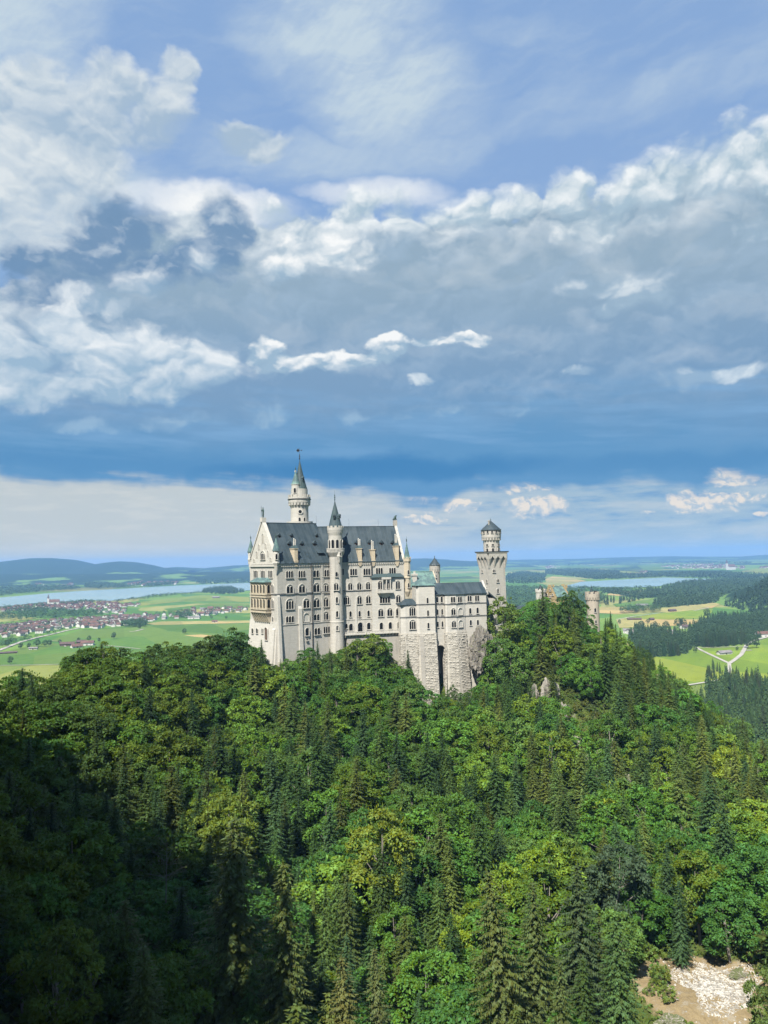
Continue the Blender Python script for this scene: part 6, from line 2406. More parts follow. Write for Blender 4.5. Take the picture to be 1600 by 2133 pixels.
# lakes
def water():
    m, nt, b, obj, pos = material('lake_water')
    n = noise_tex(pos, .0022, 5, .6)
    Ex.put(b, 'Base Color', mixc((0.23, 0.31, 0.28, 1), (0.19, 0.27, 0.25, 1), n.step(.35, .7)))
    b.inputs['Roughness'].default_value = .22
    bump(nt, b, noise_tex(pos, .12, 3, .6), .25, .4)
    return m


M['water'] = water()
ground_poly('lake', [Lz(-120, 395), Lz(0, 383), Lz(120, 372), Lz(330, 352), Lz(600, 342), Lz(720, 345), Lz(860, 327), Lz(1000, 306), Lz(1140, 295), Lz(1290, 288), Lz(1450, 285), Lz(1650, 274), Lz(1800, 268),
                     Lz(1800, 222), Lz(1600, 229), Lz(1280, 241), Lz(1130, 247), Lz(830, 264), Lz(540, 280), Lz(330, 294), Lz(0, 324), Lz(-120, 335)], M['water'])
ground_poly('lake', [Rz(330, 250), Rz(560, 243), Rz(700, 245), Rz(850, 243), Rz(950, 236), Rz(990, 224), Rz(1150, 208), Rz(1350, 196), Rz(1350, 193), Rz(1150, 190), Rz(970, 184), Rz(790, 193), Rz(600, 203), Rz(470, 210), Rz(400, 228)], M['water'])

# ---------------------------------------------------------------- hills
def hill_mat():
    m, nt, b, obj, pos = material('wooded_hills')
    x, y, z = separate(pos)
    n = noise_tex(pos, .0016, 6, .65)
    f = noise_tex(pos, .02, 4, .7)
    col = mixc((0.013, 0.028, 0.014, 1), (0.024, 0.046, 0.018, 1), f)
    col = mixc(col, (0.11, 0.19, 0.045, 1), (n + z * -.0011).step(.50, .54))
    Ex.put(b, 'Base Color', col)
    b.inputs['Roughness'].default_value = 1
    b.inputs['Specular IOR Level'].default_value = .05
    bump(nt, b, f, 1.0, 14)
    return m


M['hills'] = hill_mat()


def ridge(name, prof, Yp, front, back, nx=160, ny=24, rough=14, mat='hills', seed=1):
    """a range of hills whose crest follows a profile; front and back are its feet"""
    pts = [at(a, b, Yp) for a, b in prof]
    xs = np.linspace(pts[0].x, pts[-1].x, nx)
    zc = np.interp(xs, [p.x for p in pts], [p.z for p in pts])
    V = []
    for j in range(ny):
        t = j / (ny - 1)
        y = front + (back - front) * t
        tp = (Yp - front) / (back - front)
        s = (t / tp) if t < tp else (1 - t) / (1 - tp)
        s = s * s * (3 - 2 * s)
        nz = (vnoise(xs / 520, np.full(nx, y / 420), seed) - .5) * rough * 2.2 + (vnoise(xs / 140, np.full(nx, y / 140), seed + 1) - .5) * rough
        z = zc * s + nz * s * (1.2 - s) - 6 * (1 - min(1, s * 8))
        V.append(np.stack([xs * (y / Yp) ** .5, np.full(nx, y), z], 1))
    V = np.concatenate(V)
    i = np.arange(nx * ny).reshape(ny, nx)
    F = np.stack([i[:-1, :-1], i[:-1, 1:], i[1:, 1:], i[1:, :-1]], -1).reshape(-1, 4)
    o = bpy.data.objects.new(name, np_mesh(name, V, F, [M[mat]], smooth=True))
    return tag(link(o), kind='structure')


ridge('hills', [(-260, 1176), (-60, 1171), (0, 1171), (40, 1166), (68, 1163), (107, 1162.5), (153, 1166), (180, 1172), (197, 1176), (225, 1171), (250, 1169), (283, 1171), (315, 1177), (341, 1184), (367, 1183), (400, 1188)], 11500, 8200, 14500, seed=3)
ridge('hills', [(250, 1192), (340, 1183), (367, 1181), (422, 1184), (455, 1181), (487, 1178), (513, 1177), (560, 1176), (620, 1181), (700, 1184)], 13500, 10500, 16500, seed=6)
ridge('hills', [(780, 1186), (820, 1178), (845, 1168), (862, 1163.5), (890, 1163), (920, 1165), (960, 1168), (1010, 1170), (1100, 1176)], 14000, 11500, 17000, seed=9)
ridge('hills', [(560, 1188), (700, 1182), (900, 1172), (1000, 1168), (1080, 1166), (1140, 1165), (1200, 1164), (1290, 1161), (1330, 1160), (1400, 1158.5), (1470, 1159.5), (1560, 1159), (1600, 1156), (1680, 1152), (1900, 1150)], 18500, 14500, 23400, rough=8, seed=12)
ridge('hills', [(-400, 1200), (-100, 1196), (100, 1195), (300, 1195), (420, 1192), (620, 1190)], 9000, 7000, 10500, rough=12, seed=15)


# the near wooded hill at the valley's right side
WH = [(1455, 1320), (1485, 1308), (1505, 1292), (1540, 1272), (1572, 1252), (1600, 1232), (1660, 1192), (1750, 1135), (1900, 1100)]
_wp = [at(a, b, 2300) for a, b in WH]


def wooded_z(x, y):
    zc = np.interp(x * (2300 / y) ** .35, [p.x for p in _wp], [p.z - 24 for p in _wp], left=-30)
    t = np.clip(1 - ((y - 2350) / 620) ** 2, 0, 1)
    return zc * t ** .8


ny, nx = 30, 70
yy_ = np.linspace(1720, 2980, ny)
xx_ = np.linspace(850, 2400, nx)
XX, YY = np.meshgrid(xx_, yy_)
ZZ = wooded_z(XX, YY) + (vnoise(XX / 60, YY / 60, 4) - .5) * 8 - 3
i = np.arange(nx * ny).reshape(ny, nx)
o = bpy.data.objects.new('wooded_hill', np_mesh('wooded_hill', np.stack([XX, YY, ZZ], -1).reshape(-1, 3), np.stack([i[:-1, :-1], i[:-1, 1:], i[1:, 1:], i[1:, :-1]], -1).reshape(-1, 4), [M['hills']], smooth=True))
tag(link(o), kind='structure')

# ---------------------------------------------------------------- woods
NRG = np.random.default_rng(77)


def inside(P, poly):
    x, y = P[:, 0], P[:, 1]
    c = np.zeros(len(P), bool)
    n = len(poly)
    for k in range(n):
        x0, y0 = poly[k]
        x1, y1 = poly[(k + 1) % n]
        with np.errstate(divide='ignore', invalid='ignore'):
            c ^= ((y0 > y) != (y1 > y)) & (x < (x1 - x0) * (y - y0) / (y1 - y0) + x0)
    return c


def scatter(px_poly, n):
    poly = [(p.x, p.y) for p in (on_ground(a, b, 0) for a, b in px_poly)]
    a = np.array(poly)
    lo, hi = a.min(0), a.max(0)
    out = np.zeros((0, 2))
    while len(out) < n:
        P = NRG.uniform(lo, hi, (n * 3, 2))
        out = np.concatenate([out, P[inside(P, poly)]])
    return out[:n]


def woods_mesh(P, Z, h, m, conifer, spread=1.0):
    """P (n,2) trees of height h (n,) with m leaf sprays each"""
    n = len(P)
    t = NRG.uniform(0, 1, (n, m)) ** (1.5 if conifer else 1.0)
    a = NRG.uniform(0, 6.283, (n, m))
    H = h[:, None]
    if conifer:
        r = H * .165 * spread * (1 - t) ** .8 * NRG.uniform(.55, 1.1, (n, m))
        z = H * (.08 + .92 * t)
    else:
        el = np.arcsin(np.clip(NRG.uniform(-.45, 1, (n, m)), -1, 1))
        k = NRG.uniform(.75, 1.08, (n, m))
        r = H * .38 * spread * np.cos(el) * k
        z = H * (.55 + .44 * np.sin(el) * k)
    C = np.stack([P[:, :1] + r * np.cos(a), P[:, 1:] + r * np.sin(a), Z[:, None] + z], -1).reshape(-1, 3)
    D = np.stack([np.cos(a), np.sin(a), np.full_like(a, -.55 if conifer else -.1)], -1).reshape(-1, 3)
    N = np.stack([np.cos(a) * .6, np.sin(a) * .6, np.ones_like(a)], -1).reshape(-1, 3) + NRG.normal(size=(n * m, 3)) * .35
    L = (np.repeat(h, m) * (1.9 if conifer else 2.0) / math.sqrt(m) * (1.15 - (.75 * t.ravel() if conifer else .3)))
    return sprays(C, unit(D), N, L, L * .62)


def woods(name, groups, color, kind='stuff', zf=None):
    """groups: (polygon, count, low height, high height, sprays, conifer)"""
    Vs, Fs, off = [], [], 0
    for (poly, n, h0, h1, m, con) in groups:
        P = scatter(poly, n)
        Z = zf(P[:, 0], P[:, 1]) if zf else np.zeros(n)
        V, F = woods_mesh(P, Z, NRG.uniform(h0, h1, n), m, con)
        Vs.append(V); Fs.append(F + off); off += len(V)
    o = bpy.data.objects.new(name, np_mesh(name, np.concatenate(Vs), np.concatenate(Fs), [M['leaf']]))
    o.color = tuple(color) + (1,)
    return tag(link(o), kind=kind)


CON, DEC = True, False
woods('woods', [([Rz(590, 275), Rz(680, 285), Rz(800, 312), Rz(960, 305), Rz(940, 262), Rz(760, 290), Rz(640, 265)], 420, 20, 28, 26, CON),
                ([Rz(940, 300), Rz(960, 250), Rz(1100, 215), Rz(1350, 200), Rz(1700, 195), Rz(1700, 260), Rz(1420, 312), Rz(1200, 300), Rz(1060, 308)], 2600, 18, 26, 12, CON),
                ([Rz(905, 355), Rz(930, 330), Rz(1080, 318), Rz(1300, 305), Rz(1420, 312), Rz(1300, 335), Rz(1080, 360), Rz(960, 365)], 900, 18, 26, 22, CON)], (0.054, 0.099, 0.029))
woods('woods', [([Rz(0, 245), Rz(360, 250), Rz(640, 258), Rz(900, 250), Rz(900, 258), Rz(600, 275), Rz(300, 300), Rz(0, 300)], 700, 14, 22, 14, DEC),
                ([Rz(0, 300), Rz(250, 300), Rz(600, 300), Rz(620, 330), Rz(560, 360), Rz(0, 420)], 900, 14, 24, 24, DEC),
                ([Rz(-120, 260), Rz(30, 250), Rz(30, 320), Rz(-120, 330)], 300, 14, 22, 14, DEC)], (0.060, 0.117, 0.034))
woods('woods', [([Rz(0, 215), Rz(20, 165), Rz(120, 150), Rz(260, 165), Rz(240, 215), Rz(120, 222)], 700, 20, 28, 8, CON),
                ([Rz(240, 160), Rz(420, 150), Rz(680, 145), Rz(720, 165), Rz(1000, 160), Rz(1250, 150), Rz(1500, 165), Rz(1700, 172), Rz(1700, 192), Rz(1350, 188), Rz(970, 178), Rz(760, 190), Rz(560, 195), Rz(400, 178)], 2600, 20, 28, 6, CON),
                ([Rz(0, 95), Rz(250, 90), Rz(700, 95), Rz(700, 105), Rz(300, 112), Rz(0, 110)], 700, 22, 30, 4, CON),
                ([Rz(250, 138), Rz(420, 132), Rz(620, 140), Rz(500, 150), Rz(250, 158)], 500, 20, 28, 6, CON),
                ([Rz(800, 90), Rz(1100, 88), Rz(1500, 90), Rz(1500, 98), Rz(1100, 97), Rz(800, 100)], 700, 22, 30, 4, CON)], (0.048, 0.090, 0.031))
woods('woods', [([Lz(-60, 285), Lz(0, 262), Lz(200, 250), Lz(480, 255), Lz(520, 270), Lz(300, 285), Lz(0, 318), Lz(-60, 320)], 900, 18, 26, 8, DEC),
                ([Lz(540, 262), Lz(560, 235), Lz(640, 222), Lz(740, 240), Lz(830, 250), Lz(900, 245), Lz(820, 260), Lz(640, 270)], 600, 18, 26, 8, DEC),
                ([Lz(900, 240), Lz(1100, 232), Lz(1130, 240), Lz(950, 255)], 250, 18, 26, 8, DEC),
                ([Lz(1250, 225), Lz(1300, 200), Lz(1600, 190), Lz(1700, 195), Lz(1700, 220), Lz(1280, 238)], 700, 20, 28, 6, CON),
                ([Lz(0, 205), Lz(200, 190), Lz(400, 185), Lz(340, 205), Lz(0, 222)], 500, 20, 28, 5, DEC),
                ([Lz(560, 165), Lz(900, 150), Lz(1300, 165), Lz(1600, 165), Lz(1600, 180), Lz(1250, 178), Lz(900, 165), Lz(600, 175)], 600, 20, 28, 4, CON)], (0.045, 0.093, 0.034))
woods('woods', [([Lz(1290, 290), Lz(1310, 276), Lz(1400, 262), Lz(1490, 262), Lz(1520, 278), Lz(1570, 285), Lz(1500, 300), Lz(1380, 300)], 420, 18, 26, 18, CON),
                ([Lz(730, 350), Lz(870, 332), Lz(1000, 312), Lz(1130, 300), Lz(1290, 292), Lz(1290, 298), Lz(1060, 322), Lz(880, 342), Lz(740, 358)], 120, 10, 18, 22, DEC)], (0.051, 0.096, 0.031))
# trees in and round the village
woods('village_greenery', [([Lz(-40, 460), Lz(0, 430), Lz(120, 400), Lz(300, 400), Lz(460, 410), Lz(620, 420), Lz(720, 440), Lz(560, 450), Lz(400, 460), Lz(200, 470), Lz(130, 480), Lz(80, 470)], 420, 11, 19, 34, DEC),
                           ([Lz(-30, 395), Lz(230, 370), Lz(570, 345), Lz(700, 350), Lz(560, 365), Lz(300, 385), Lz(0, 415)], 220, 10, 17, 26, DEC),
                           ([Lz(0, 575), Lz(300, 545), Lz(500, 512), Lz(760, 505), Lz(700, 440), Lz(0, 500)], 190, 8, 14, 34, DEC),
                           ([Lz(770, 510), Lz(800, 490), Lz(900, 480), Lz(950, 495), Lz(930, 510), Lz(830, 515)], 110, 12, 18, 40, DEC),
                           ([Lz(1110, 455), Lz(1140, 425), Lz(1230, 420), Lz(1230, 450)], 60, 12, 18, 40, DEC),
                           ([Lz(900, 440), Lz(1250, 400), Lz(1590, 390), Lz(1590, 420), Lz(1100, 462)], 90, 9, 15, 34, DEC),
                           ([Lz(0, 612), Lz(60, 600), Lz(250, 570), Lz(420, 530), Lz(400, 545), Lz(230, 590), Lz(60, 640), Lz(0, 650)], 46, 8, 13, 50, DEC)], (0.051, 0.108, 0.034))
woods('woods', [([Rz(705, 400), Rz(720, 385), Rz(840, 375), Rz(950, 380), Rz(950, 395), Rz(840, 400)], 70, 14, 22, 60, DEC)], (0.060, 0.120, 0.036))
# conifer belts of the right valley floor
BELT1 = [Rz(760, 560), Rz(800, 520), Rz(1000, 545), Rz(1110, 560), Rz(1140, 600), Rz(1110, 650), Rz(920, 668), Rz(830, 680), Rz(770, 640)]
BELT2 = [Rz(1120, 520), Rz(1200, 470), Rz(1330, 440), Rz(1600, 430), Rz(1750, 430), Rz(1750, 520), Rz(1560, 545), Rz(1480, 580), Rz(1240, 605), Rz(1130, 600)]
BELT3 = [Rz(1170, 1010), Rz(1230, 860), Rz(1360, 815), Rz(1480, 830), Rz(1700, 810), Rz(1800, 1000), Rz(1700, 1250), Rz(1250, 1250)]
woods('conifer_wood', [(BELT1, 420, 20, 30, 110, CON), (BELT2, 900, 19, 29, 90, CON)], (0.045, 0.087, 0.029))
woods('conifer_wood', [(BELT3, 330, 18, 27, 170, CON)], (0.054, 0.099, 0.026))


def zw(x, y):
    return wooded_z(x, y) - 3


P = NRG.uniform((900, 1760), (2300, 2600), (4200, 2))
Zw = wooded_z(P[:, 0], P[:, 1])
P, Zw = P[Zw > 1], Zw[Zw > 1]
V, F = woods_mesh(P, Zw - 4, NRG.uniform(20, 29, len(P)), 34, True)
o = bpy.data.objects.new('conifer_wood', np_mesh('conifer_wood', V, F, [M['leaf']]))
o.color = (.036, .068, .026, 1)
tag(link(o), kind='stuff')

# trees of the valley one can tell apart
VS = [Kind('valley_spruce', 'tree', (k.tm, k.cm), 25) for k in SPRUCE]
FT = [Kind('field_tree', 'tree', (k.tm, k.cm), 17 if i < 2 else 15) for i, k in enumerate(BEECH[:2] + MAPLE[:1])]
vg = [(BELT3, 70, 'dark spruce in the valley wood below the pale forked track'), ([Rz(790, 640), Rz(920, 655), Rz(1110, 632), Rz(1120, 655), Rz(920, 672), Rz(810, 678)], 60, 'dark spruce along the meadow edge of the valley wood'),
      ([Rz(1130, 598), Rz(1240, 590), Rz(1470, 570), Rz(1470, 590), Rz(1240, 612), Rz(1150, 606)], 60, 'dark spruce lining the meadow behind the small hut'),
      ([Rz(1230, 800), Rz(1235, 730), Rz(1290, 715), Rz(1315, 740), Rz(1310, 800), Rz(1270, 815)], 9, 'tree of the dark clump beside the forked track'),
      ([Rz(600, 340), Rz(640, 322), Rz(700, 320), Rz(930, 295), Rz(930, 305), Rz(700, 345)], 34, 'dark spruce in the row before the mown tan field')]
for poly, n, lab in vg:
    for (x, y) in scatter(poly, n):
        h = rng.uniform(19, 29) if 'clump' not in lab else rng.uniform(14, 20)
        rng.choice(VS).plant(x, y, 0, h, (.05 * rng.uniform(.8, 1.3), .088 * rng.uniform(.85, 1.2), .026, 1), lab, 'valley: ' + lab, rng.uniform(0, 6.28), rng.uniform(1.0, 1.35))
for (px, py, h, lab) in [(*Lz(728, 590), 17, 'lone round tree in the green field under the village'), (*Lz(1180, 556), 14, 'small lone tree near the tan strip field'), (*Lz(65, 753), 15, 'lone dark tree beside the straight pale track'),
                         (*Lz(130, 655), 15, 'tree on the near side of the village road'), (*Lz(182, 650), 13, 'low tree left of the white shed'), (*Lz(240, 640), 17, 'tall tree behind the white shed'),
                         (*Lz(290, 638), 15, 'tree west of the pair between shed and farm'), (*Lz(318, 636), 15, 'tree of the pair nearer the red roofed farm'), (*Lz(386, 625), 12, 'round tree at the west corner of the farm'),
                         (*Lz(505, 612), 12, 'tree at the back of the farm barns'), (*Lz(570, 605), 14, 'narrow tree behind the red farm roof'), (*Lz(635, 610), 11, 'tree at the east end of the farm'),
                         (*Lz(1355, 460), 12, 'tree in the open field before the far row of houses'), (*Lz(1450, 462), 11, 'tree in the open field close to the castle wall'), (*Lz(45, 640), 16, 'broad tree by the village road'),
                         (*Lz(895, 527), 16, 'tree at the eastern village edge by the pale yard'),
                         (*Rz(700, 466), 12, 'round bush-like tree standing in the tan field'), (*Rz(873, 463), 12, 'small round tree in the tan field near the barn'), (*Rz(835, 498), 20, 'tree behind the white houses of the hamlet'),
                         (*Rz(915, 500), 20, 'wide tree above the hamlet roofs'), (*Rz(625, 358), 20, 'dark tree cluster beyond the round tower'), (*Rz(980, 505), 22, 'dark pointed tree at the hamlet edge'),
                         (*Rz(1060, 490), 24, 'dark tree by the white chalet'), (*Rz(1085, 490), 24, 'dark tree touching the white chalet'), (*Rz(1232, 432), 26, 'dark tree at the foot of the wooded hill'),
                         (*Rz(1412, 628), 8, 'tiny tree next to the small hut'), (*Rz(1160, 640), 12, 'bush at the start of the forked track'), (*Rz(1530, 612), 20, 'round tree below the red roofed chalet'), (*Rz(1480, 615), 22, 'dark tree at the bend of the wide track')]:
    p = on_ground(px, py, 0)
    FT[rng.randrange(3)].plant(p.x, p.y, 0, h, (.05, .10, .03, 1), lab, None, rng.uniform(0, 6.28), 1.05)

# ---------------------------------------------------------------- houses
M['white'] = plain_mat('white_render', (0.55, 0.53, 0.50, 1), .9, .12, .2)
M['dark_timber'] = plain_mat('barn_timber', (0.12, 0.085, 0.06, 1), .9, .3, .2)
ROOFS = [plain_mat('red_tiles', (0.135, 0.075, 0.055, 1), .85, .3, .2), plain_mat('brown_tiles', (0.10, 0.065, 0.052, 1), .85, .3, .2), plain_mat('dark_tiles', (0.10, 0.07, 0.065, 1), .85, .3, .2), plain_mat('grey_tiles', (0.20, 0.185, 0.18, 1), .85, .3, .2)]


def house_mesh(L, W, h, r, wall, roof):
    m = MB()
    m.box(-L / 2, L / 2, -W / 2, W / 2, -.5, h)
    m.slabx([(-W / 2, h), (W / 2, h), (0, h + r - .3)], -L / 2 + .02, L / 2 - .02)
    m.mat(1)
    for s in (-1, 1):
        q = [(s * (W / 2 + 1.0), h - .5), (s * (W / 2 + 1.0), h - .2), (0, h + r + .25), (0, h + r)]
        m.slabx(q if s > 0 else q[::-1], -L / 2 - .9, L / 2 + .9)
    m.mat(2)
    for s in (-1, 1):
        for k in range(3):
            x = -L / 2 + L * (k + .5) / 3
            for z in (1.1, 3.6):
                if z + 1.3 < h:
                    y = s * (W / 2 + .04)
                    m.box(x - .55, x + .55, min(y, y - s * .1), max(y, y - s * .1), z, z + 1.3)
    return m.mesh('house', [wall, roof, M['glass']])


HM = [house_mesh(L, W, h, r, M['white'], ROOFS[k]) for (L, W, h, r, k) in [(14, 11, 5.8, 3.6, 0), (16, 12, 6.2, 4.0, 1), (12, 10, 5.4, 3.4, 1), (13, 11, 5.6, 3.6, 2), (18, 12, 6.4, 4.2, 0), (12, 10, 5.2, 3.2, 3)]]
HLAB = ['white house with bright red roof', 'white house with brown tiled roof', 'small white house with brown roof', 'white house with dark roof', 'long white house with red roof', 'small white house with grey roof']


def put_house(x, y, me_i, rot, lab, group, s=1.0, z=0.0):
    o = bpy.data.objects.new('house', HM[me_i])
    COL.objects.link(o)
    o.location = (x, y, z)
    o.rotation_euler = (0, 0, rot)
    o.scale = (s, s, s)
    return tag(o, lab, 'house', group)


def spaced(poly, n, dist):
    out = []
    for p in scatter(poly, n * 6):
        if all((p[0] - q[0]) ** 2 + (p[1] - q[1]) ** 2 > dist * dist for q in out):
            out.append(p)
        if len(out) >= n:
            break
    return out


HB = spaced([Lz(-10, 560), Lz(0, 515), Lz(230, 480), Lz(480, 465), Lz(620, 455), Lz(860, 440), Lz(980, 455), Lz(980, 475), Lz(760, 508), Lz(620, 524), Lz(500, 515), Lz(340, 535), Lz(180, 565), Lz(0, 580)], 215, 21)
HA = spaced([Lz(20, 395), Lz(330, 362), Lz(560, 358), Lz(700, 362), Lz(890, 368), Lz(880, 382), Lz(760, 396), Lz(860, 425), Lz(700, 430), Lz(560, 405), Lz(330, 398), Lz(20, 415)], 170, 24)
HC = spaced([Lz(860, 425), Lz(1000, 425), Lz(1120, 430), Lz(1240, 400), Lz(1400, 395), Lz(1590, 395), Lz(1590, 412), Lz(1400, 435), Lz(1240, 442), Lz(1120, 460), Lz(1000, 470), Lz(900, 455)], 52, 23)
allh = [(p, 'in the lakeside village') for p in HB] + [(p, 'in the village rows along the lake shore') for p in HA] + [(p, 'in the loose row near the castle') for p in HC]
allh.sort(key=lambda t: t[0][1])
rest = []
for k, (p, where) in enumerate(allh):
    i = rng.choices(range(6), [3, 4, 4, 4, 2, 3])[0]
    rot = rng.choice([.2, .2 + 1.57, -.25, 1.3]) + rng.uniform(-.2, .2)
    if k < 270:
        put_house(p[0], p[1], i, rot, f'{HLAB[i]} {where}', f'village: {HLAB[i]} {where}', rng.uniform(.95, 1.25))
    else:
        rest.append((p[0], p[1], i, rot, 1.15))


def merged_houses(name, lst):
    V, F, mi, off = [], [], [], 0
    for (x, y, i, rot, s) in lst:
        me = HM[i]
        c, sn = math.cos(rot) * s, math.sin(rot) * s
        for v in me.vertices:
            V.append((v.co.x * c - v.co.y * sn + x, v.co.x * sn + v.co.y * c + y, v.co.z * s))
        for p in me.polygons:
            if len(p.vertices) == 4:
                F.append([off + q for q in p.vertices]); mi.append(p.material_index)
            else:
                vs = list(p.vertices)
                F.append([off + vs[0], off + vs[1], off + vs[2], off + vs[2]]) if False else None
        off += len(me.vertices)
    used = [2 if m == 2 else (1 if m == 1 else 0) for m in mi]
    me = np_mesh(name, np.array(V), np.array(F), [M['white'], ROOFS[0], M['glass']], used)
    o = bpy.data.objects.new(name, me)
    tag(link(o), kind='stuff')


far = []
for poly, n in [([Lz(60, 235), Lz(180, 218), Lz(320, 225), Lz(310, 245), Lz(150, 245)], 60), ([Lz(380, 235), Lz(440, 212), Lz(560, 212), Lz(560, 228), Lz(460, 240)], 50), ([Lz(790, 245), Lz(860, 228), Lz(1000, 218), Lz(1140, 228), Lz(1130, 242), Lz(900, 250)], 70), ([Lz(330, 252), Lz(440, 245), Lz(480, 252), Lz(400, 258)], 20),
                ([Lz(600, 172), Lz(800, 160), Lz(900, 170), Lz(800, 178)], 20), ([Rz(240, 122), Rz(280, 112), Rz(340, 118), Rz(330, 130), Rz(260, 132)], 30), ([Rz(950, 118), Rz(1050, 108), Rz(1250, 102), Rz(1460, 120), Rz(1450, 134), Rz(1250, 132), Rz(1050, 132)], 150), ([Rz(1540, 125), Rz(1600, 118), Rz(1600, 128), Rz(1560, 130)], 14), ([Rz(700, 165), Rz(860, 150), Rz(900, 160), Rz(760, 172)], 14)]:
    far += [(x, y, rng.choice([0, 1, 3, 4]), rng.uniform(0, 3.1), rng.uniform(1.3, 1.9)) for x, y in scatter(poly, n)]
merged_houses('distant_houses', rest + far)

# churches
def church(px, py, s, label, roofk):
    p = on_ground(px, py, 0)
    o = empty('church', p, label, 'church')
    q = Matrix.Translation(p) @ Matrix.Rotation(.35, 4, 'Z') @ Matrix.Scale(s, 4)
    MB().box(-14, 14, -6.5, 6.5, 0, 11).build('wall', M['white'], q, o)
    m = MB()
    for sg in (-1, 1):
        e = [(sg * 7.4, 10.4), (sg * 7.4, 10.9), (0, 18.4), (0, 18)]
        m.slabx(e if sg > 0 else e[::-1], -14.8, 14.8)
    m.build('roof', ROOFS[roofk], q, o)
    m = MB()
    m.box(-19.5, -14, -2.8, 2.8, 0, 22)
    st = m.build('steeple', M['white'], q, o)
    MB().frustum((-20, -13.5, -3.3, 3.3, 22), (-16.9, -16.6, -.1, .1, 34)).build('spire', ROOFS[2], q, st)


church(*Lz(348, 372), 1.5, 'big church with orange red roof on the lake shore of the village', 0)
church(*Rz(1376, 136), 3.0, 'white church with red roof in the far town beyond the second lake', 0)


# farm, shed, barns, hamlet
def barn(px, py, L, W, h, r, rot, wall, roof, label, name='barn', cat='barn'):
    p = on_ground(px, py, 0)
    o = empty(name, p, label, cat)
    q = Matrix.Translation(p) @ Matrix.Rotation(rot, 4, 'Z')
    m = MB()
    m.box(-L / 2, L / 2, -W / 2, W / 2, 0, h)
    m.slabx([(-W / 2, h), (W / 2, h), (0, h + r - .3)], -L / 2 + .02, L / 2 - .02)
    w = m.build('wall', wall, q, o)
    m = MB()
    for s in (-1, 1):
        e = [(s * (W / 2 + 1.2), h - .5), (s * (W / 2 + 1.2), h - .15), (0, h + r + .3), (0, h + r)]
        m.slabx(e if s > 0 else e[::-1], -L / 2 - 1.2, L / 2 + 1.2)
    m.build('roof', roof, q, o)
    d = MB()
    d.box(-1.6, 1.6, -W / 2 - .12, -W / 2 - .01, 0, min(3.2, h - .3))
    d.build('door', M['dark_timber'] if wall != M['dark_timber'] else M['wood'], q, o)
    if wall == M['white']:
        for k in (-1, 1):
            MB().box(k * L * .3 - .6, k * L * .3 + .6, -W / 2 - .12, -W / 2 - .01, 1.2, 2.6).build('window', M['glass'], q, o)


DT, WH_ = M['dark_timber'], M['white']
barn(*Lz(432, 632), 30, 14, 5, 4, .25, DT, ROOFS[1], 'long brown barn at the west end of the farm')
barn(*Lz(490, 644), 22, 15, 4, 4.5, .7, WH_, ROOFS[0], 'red roofed farm building at the front of the farmyard')
barn(*Lz(562, 628), 26, 15, 6, 4.5, .15, WH_, ROOFS[0], 'large red roofed farmhouse at the east end of the farm', 'farmhouse', 'farmhouse')
barn(*Lz(520, 618), 20, 11, 5, 3.5, .3, DT, ROOFS[2], 'dark barn standing behind the other farm buildings')
barn(*Lz(214, 655), 17, 8, 3.6, 1.6, .1, WH_, ROOFS[3], 'low white shed with grey roof by the village road', 'shed', 'shed')
barn(*Lz(40, 682), 40, 8, 2.6, 1.5, .35, DT, ROOFS[2], 'long low dark shed at the edge of the field', 'shed', 'shed')
barn(*Lz(1385, 326), 34, 12, 5, 4, .0, DT, ROOFS[3], 'grey barn in the far meadow near the lake peninsula')
barn(*Lz(1245, 458), 38, 14, 6, 2, .0, WH_, ROOFS[3], 'white flat roofed hall at the edge of the row of houses', 'hall', 'hall')
barn(*Lz(1376, 482), 16, 9, 4, 3, .2, WH_, ROOFS[0], 'tiny white farm in the open tan field', 'farmhouse', 'farmhouse')
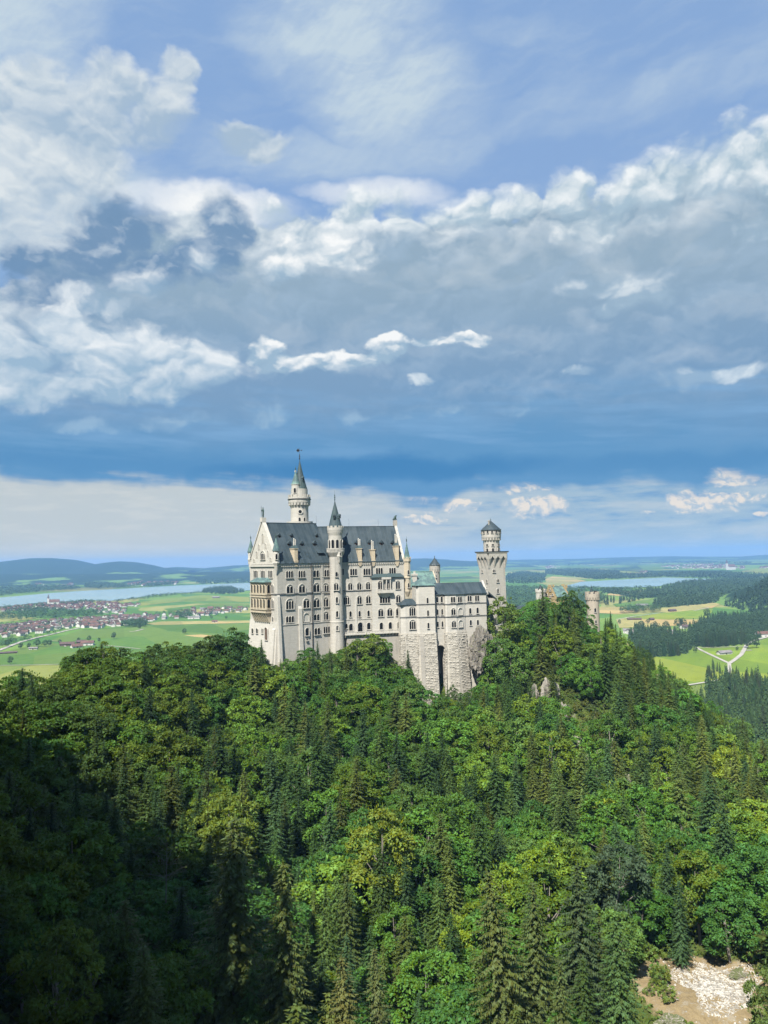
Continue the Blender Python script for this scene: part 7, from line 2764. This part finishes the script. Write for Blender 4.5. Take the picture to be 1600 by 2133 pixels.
barn(*Rz(790, 441), 36, 9, 3.5, 2.5, -.1, DT, ROOFS[1], 'long brown field barn in front of the bright green field')
barn(*Rz(895, 443), 12, 8, 4, 3, .4, DT, ROOFS[2], 'small dark field hut in the tan field')
barn(*Rz(1020, 390), 22, 12, 4, 4, .2, DT, ROOFS[2], 'dark hay barn alone on the mown slope')
barn(*Rz(836, 355), 40, 10, 4, 3, 0, WH_, ROOFS[3], 'pale barn beyond the row of trees')
barn(*Rz(1336, 650), 26, 10, 4.2, 3, .35, WH_, ROOFS[3], 'small pale hut between the arms of the forked track', 'hut', 'hut')
barn(*Rz(1572, 542), 34, 16, 7, 4.5, .2, WH_, ROOFS[0], 'red roofed chalet at the edge of the wide track', 'chalet', 'chalet')
barn(*Rz(1092, 492), 20, 12, 5, 4, .5, WH_, ROOFS[2], 'white chalet tucked under two dark trees', 'chalet', 'chalet')
for k, (a, b) in enumerate([(745, 520), (770, 526), (800, 530), (835, 528), (850, 534), (815, 522), (940, 530), (960, 526), (985, 534), (925, 536), (1010, 528)]):
    p = on_ground(*Rz(a, b), 0)
    i = [5, 3, 5, 0, 3, 1, 5, 3, 1, 3, 5][k]
    put_house(p.x, p.y, i, rng.uniform(-.4, .6), f'{HLAB[i]} in the hamlet behind the valley spruces', f'hamlet: {HLAB[i]}', 1.25)


# ================================================================ air
def haze():
    m = bpy.data.materials.new('haze')
    m.use_nodes = True
    nt = m.node_tree
    nt.nodes.remove(nt.nodes['Principled BSDF'])
    v = nt.nodes.new('ShaderNodeVolumePrincipled')
    v.inputs['Color'].default_value = (0.28, 0.56, 0.98, 1)
    v.inputs['Density'].default_value = HAZE_DENSITY
    v.inputs['Anisotropy'].default_value = 0.0
    for nm in ('Density Attribute', 'Color Attribute', 'Temperature Attribute'):
        v.inputs[nm].default_value = ''
    nt.links.new(v.outputs[0], nt.nodes['Material Output'].inputs['Volume'])
    o = MB().box(-27000, 27000, -3500, 24000, -12, 330).build('haze', m)
    tag(o, kind='stuff')


HAZE_DENSITY = 6.0e-5
haze()
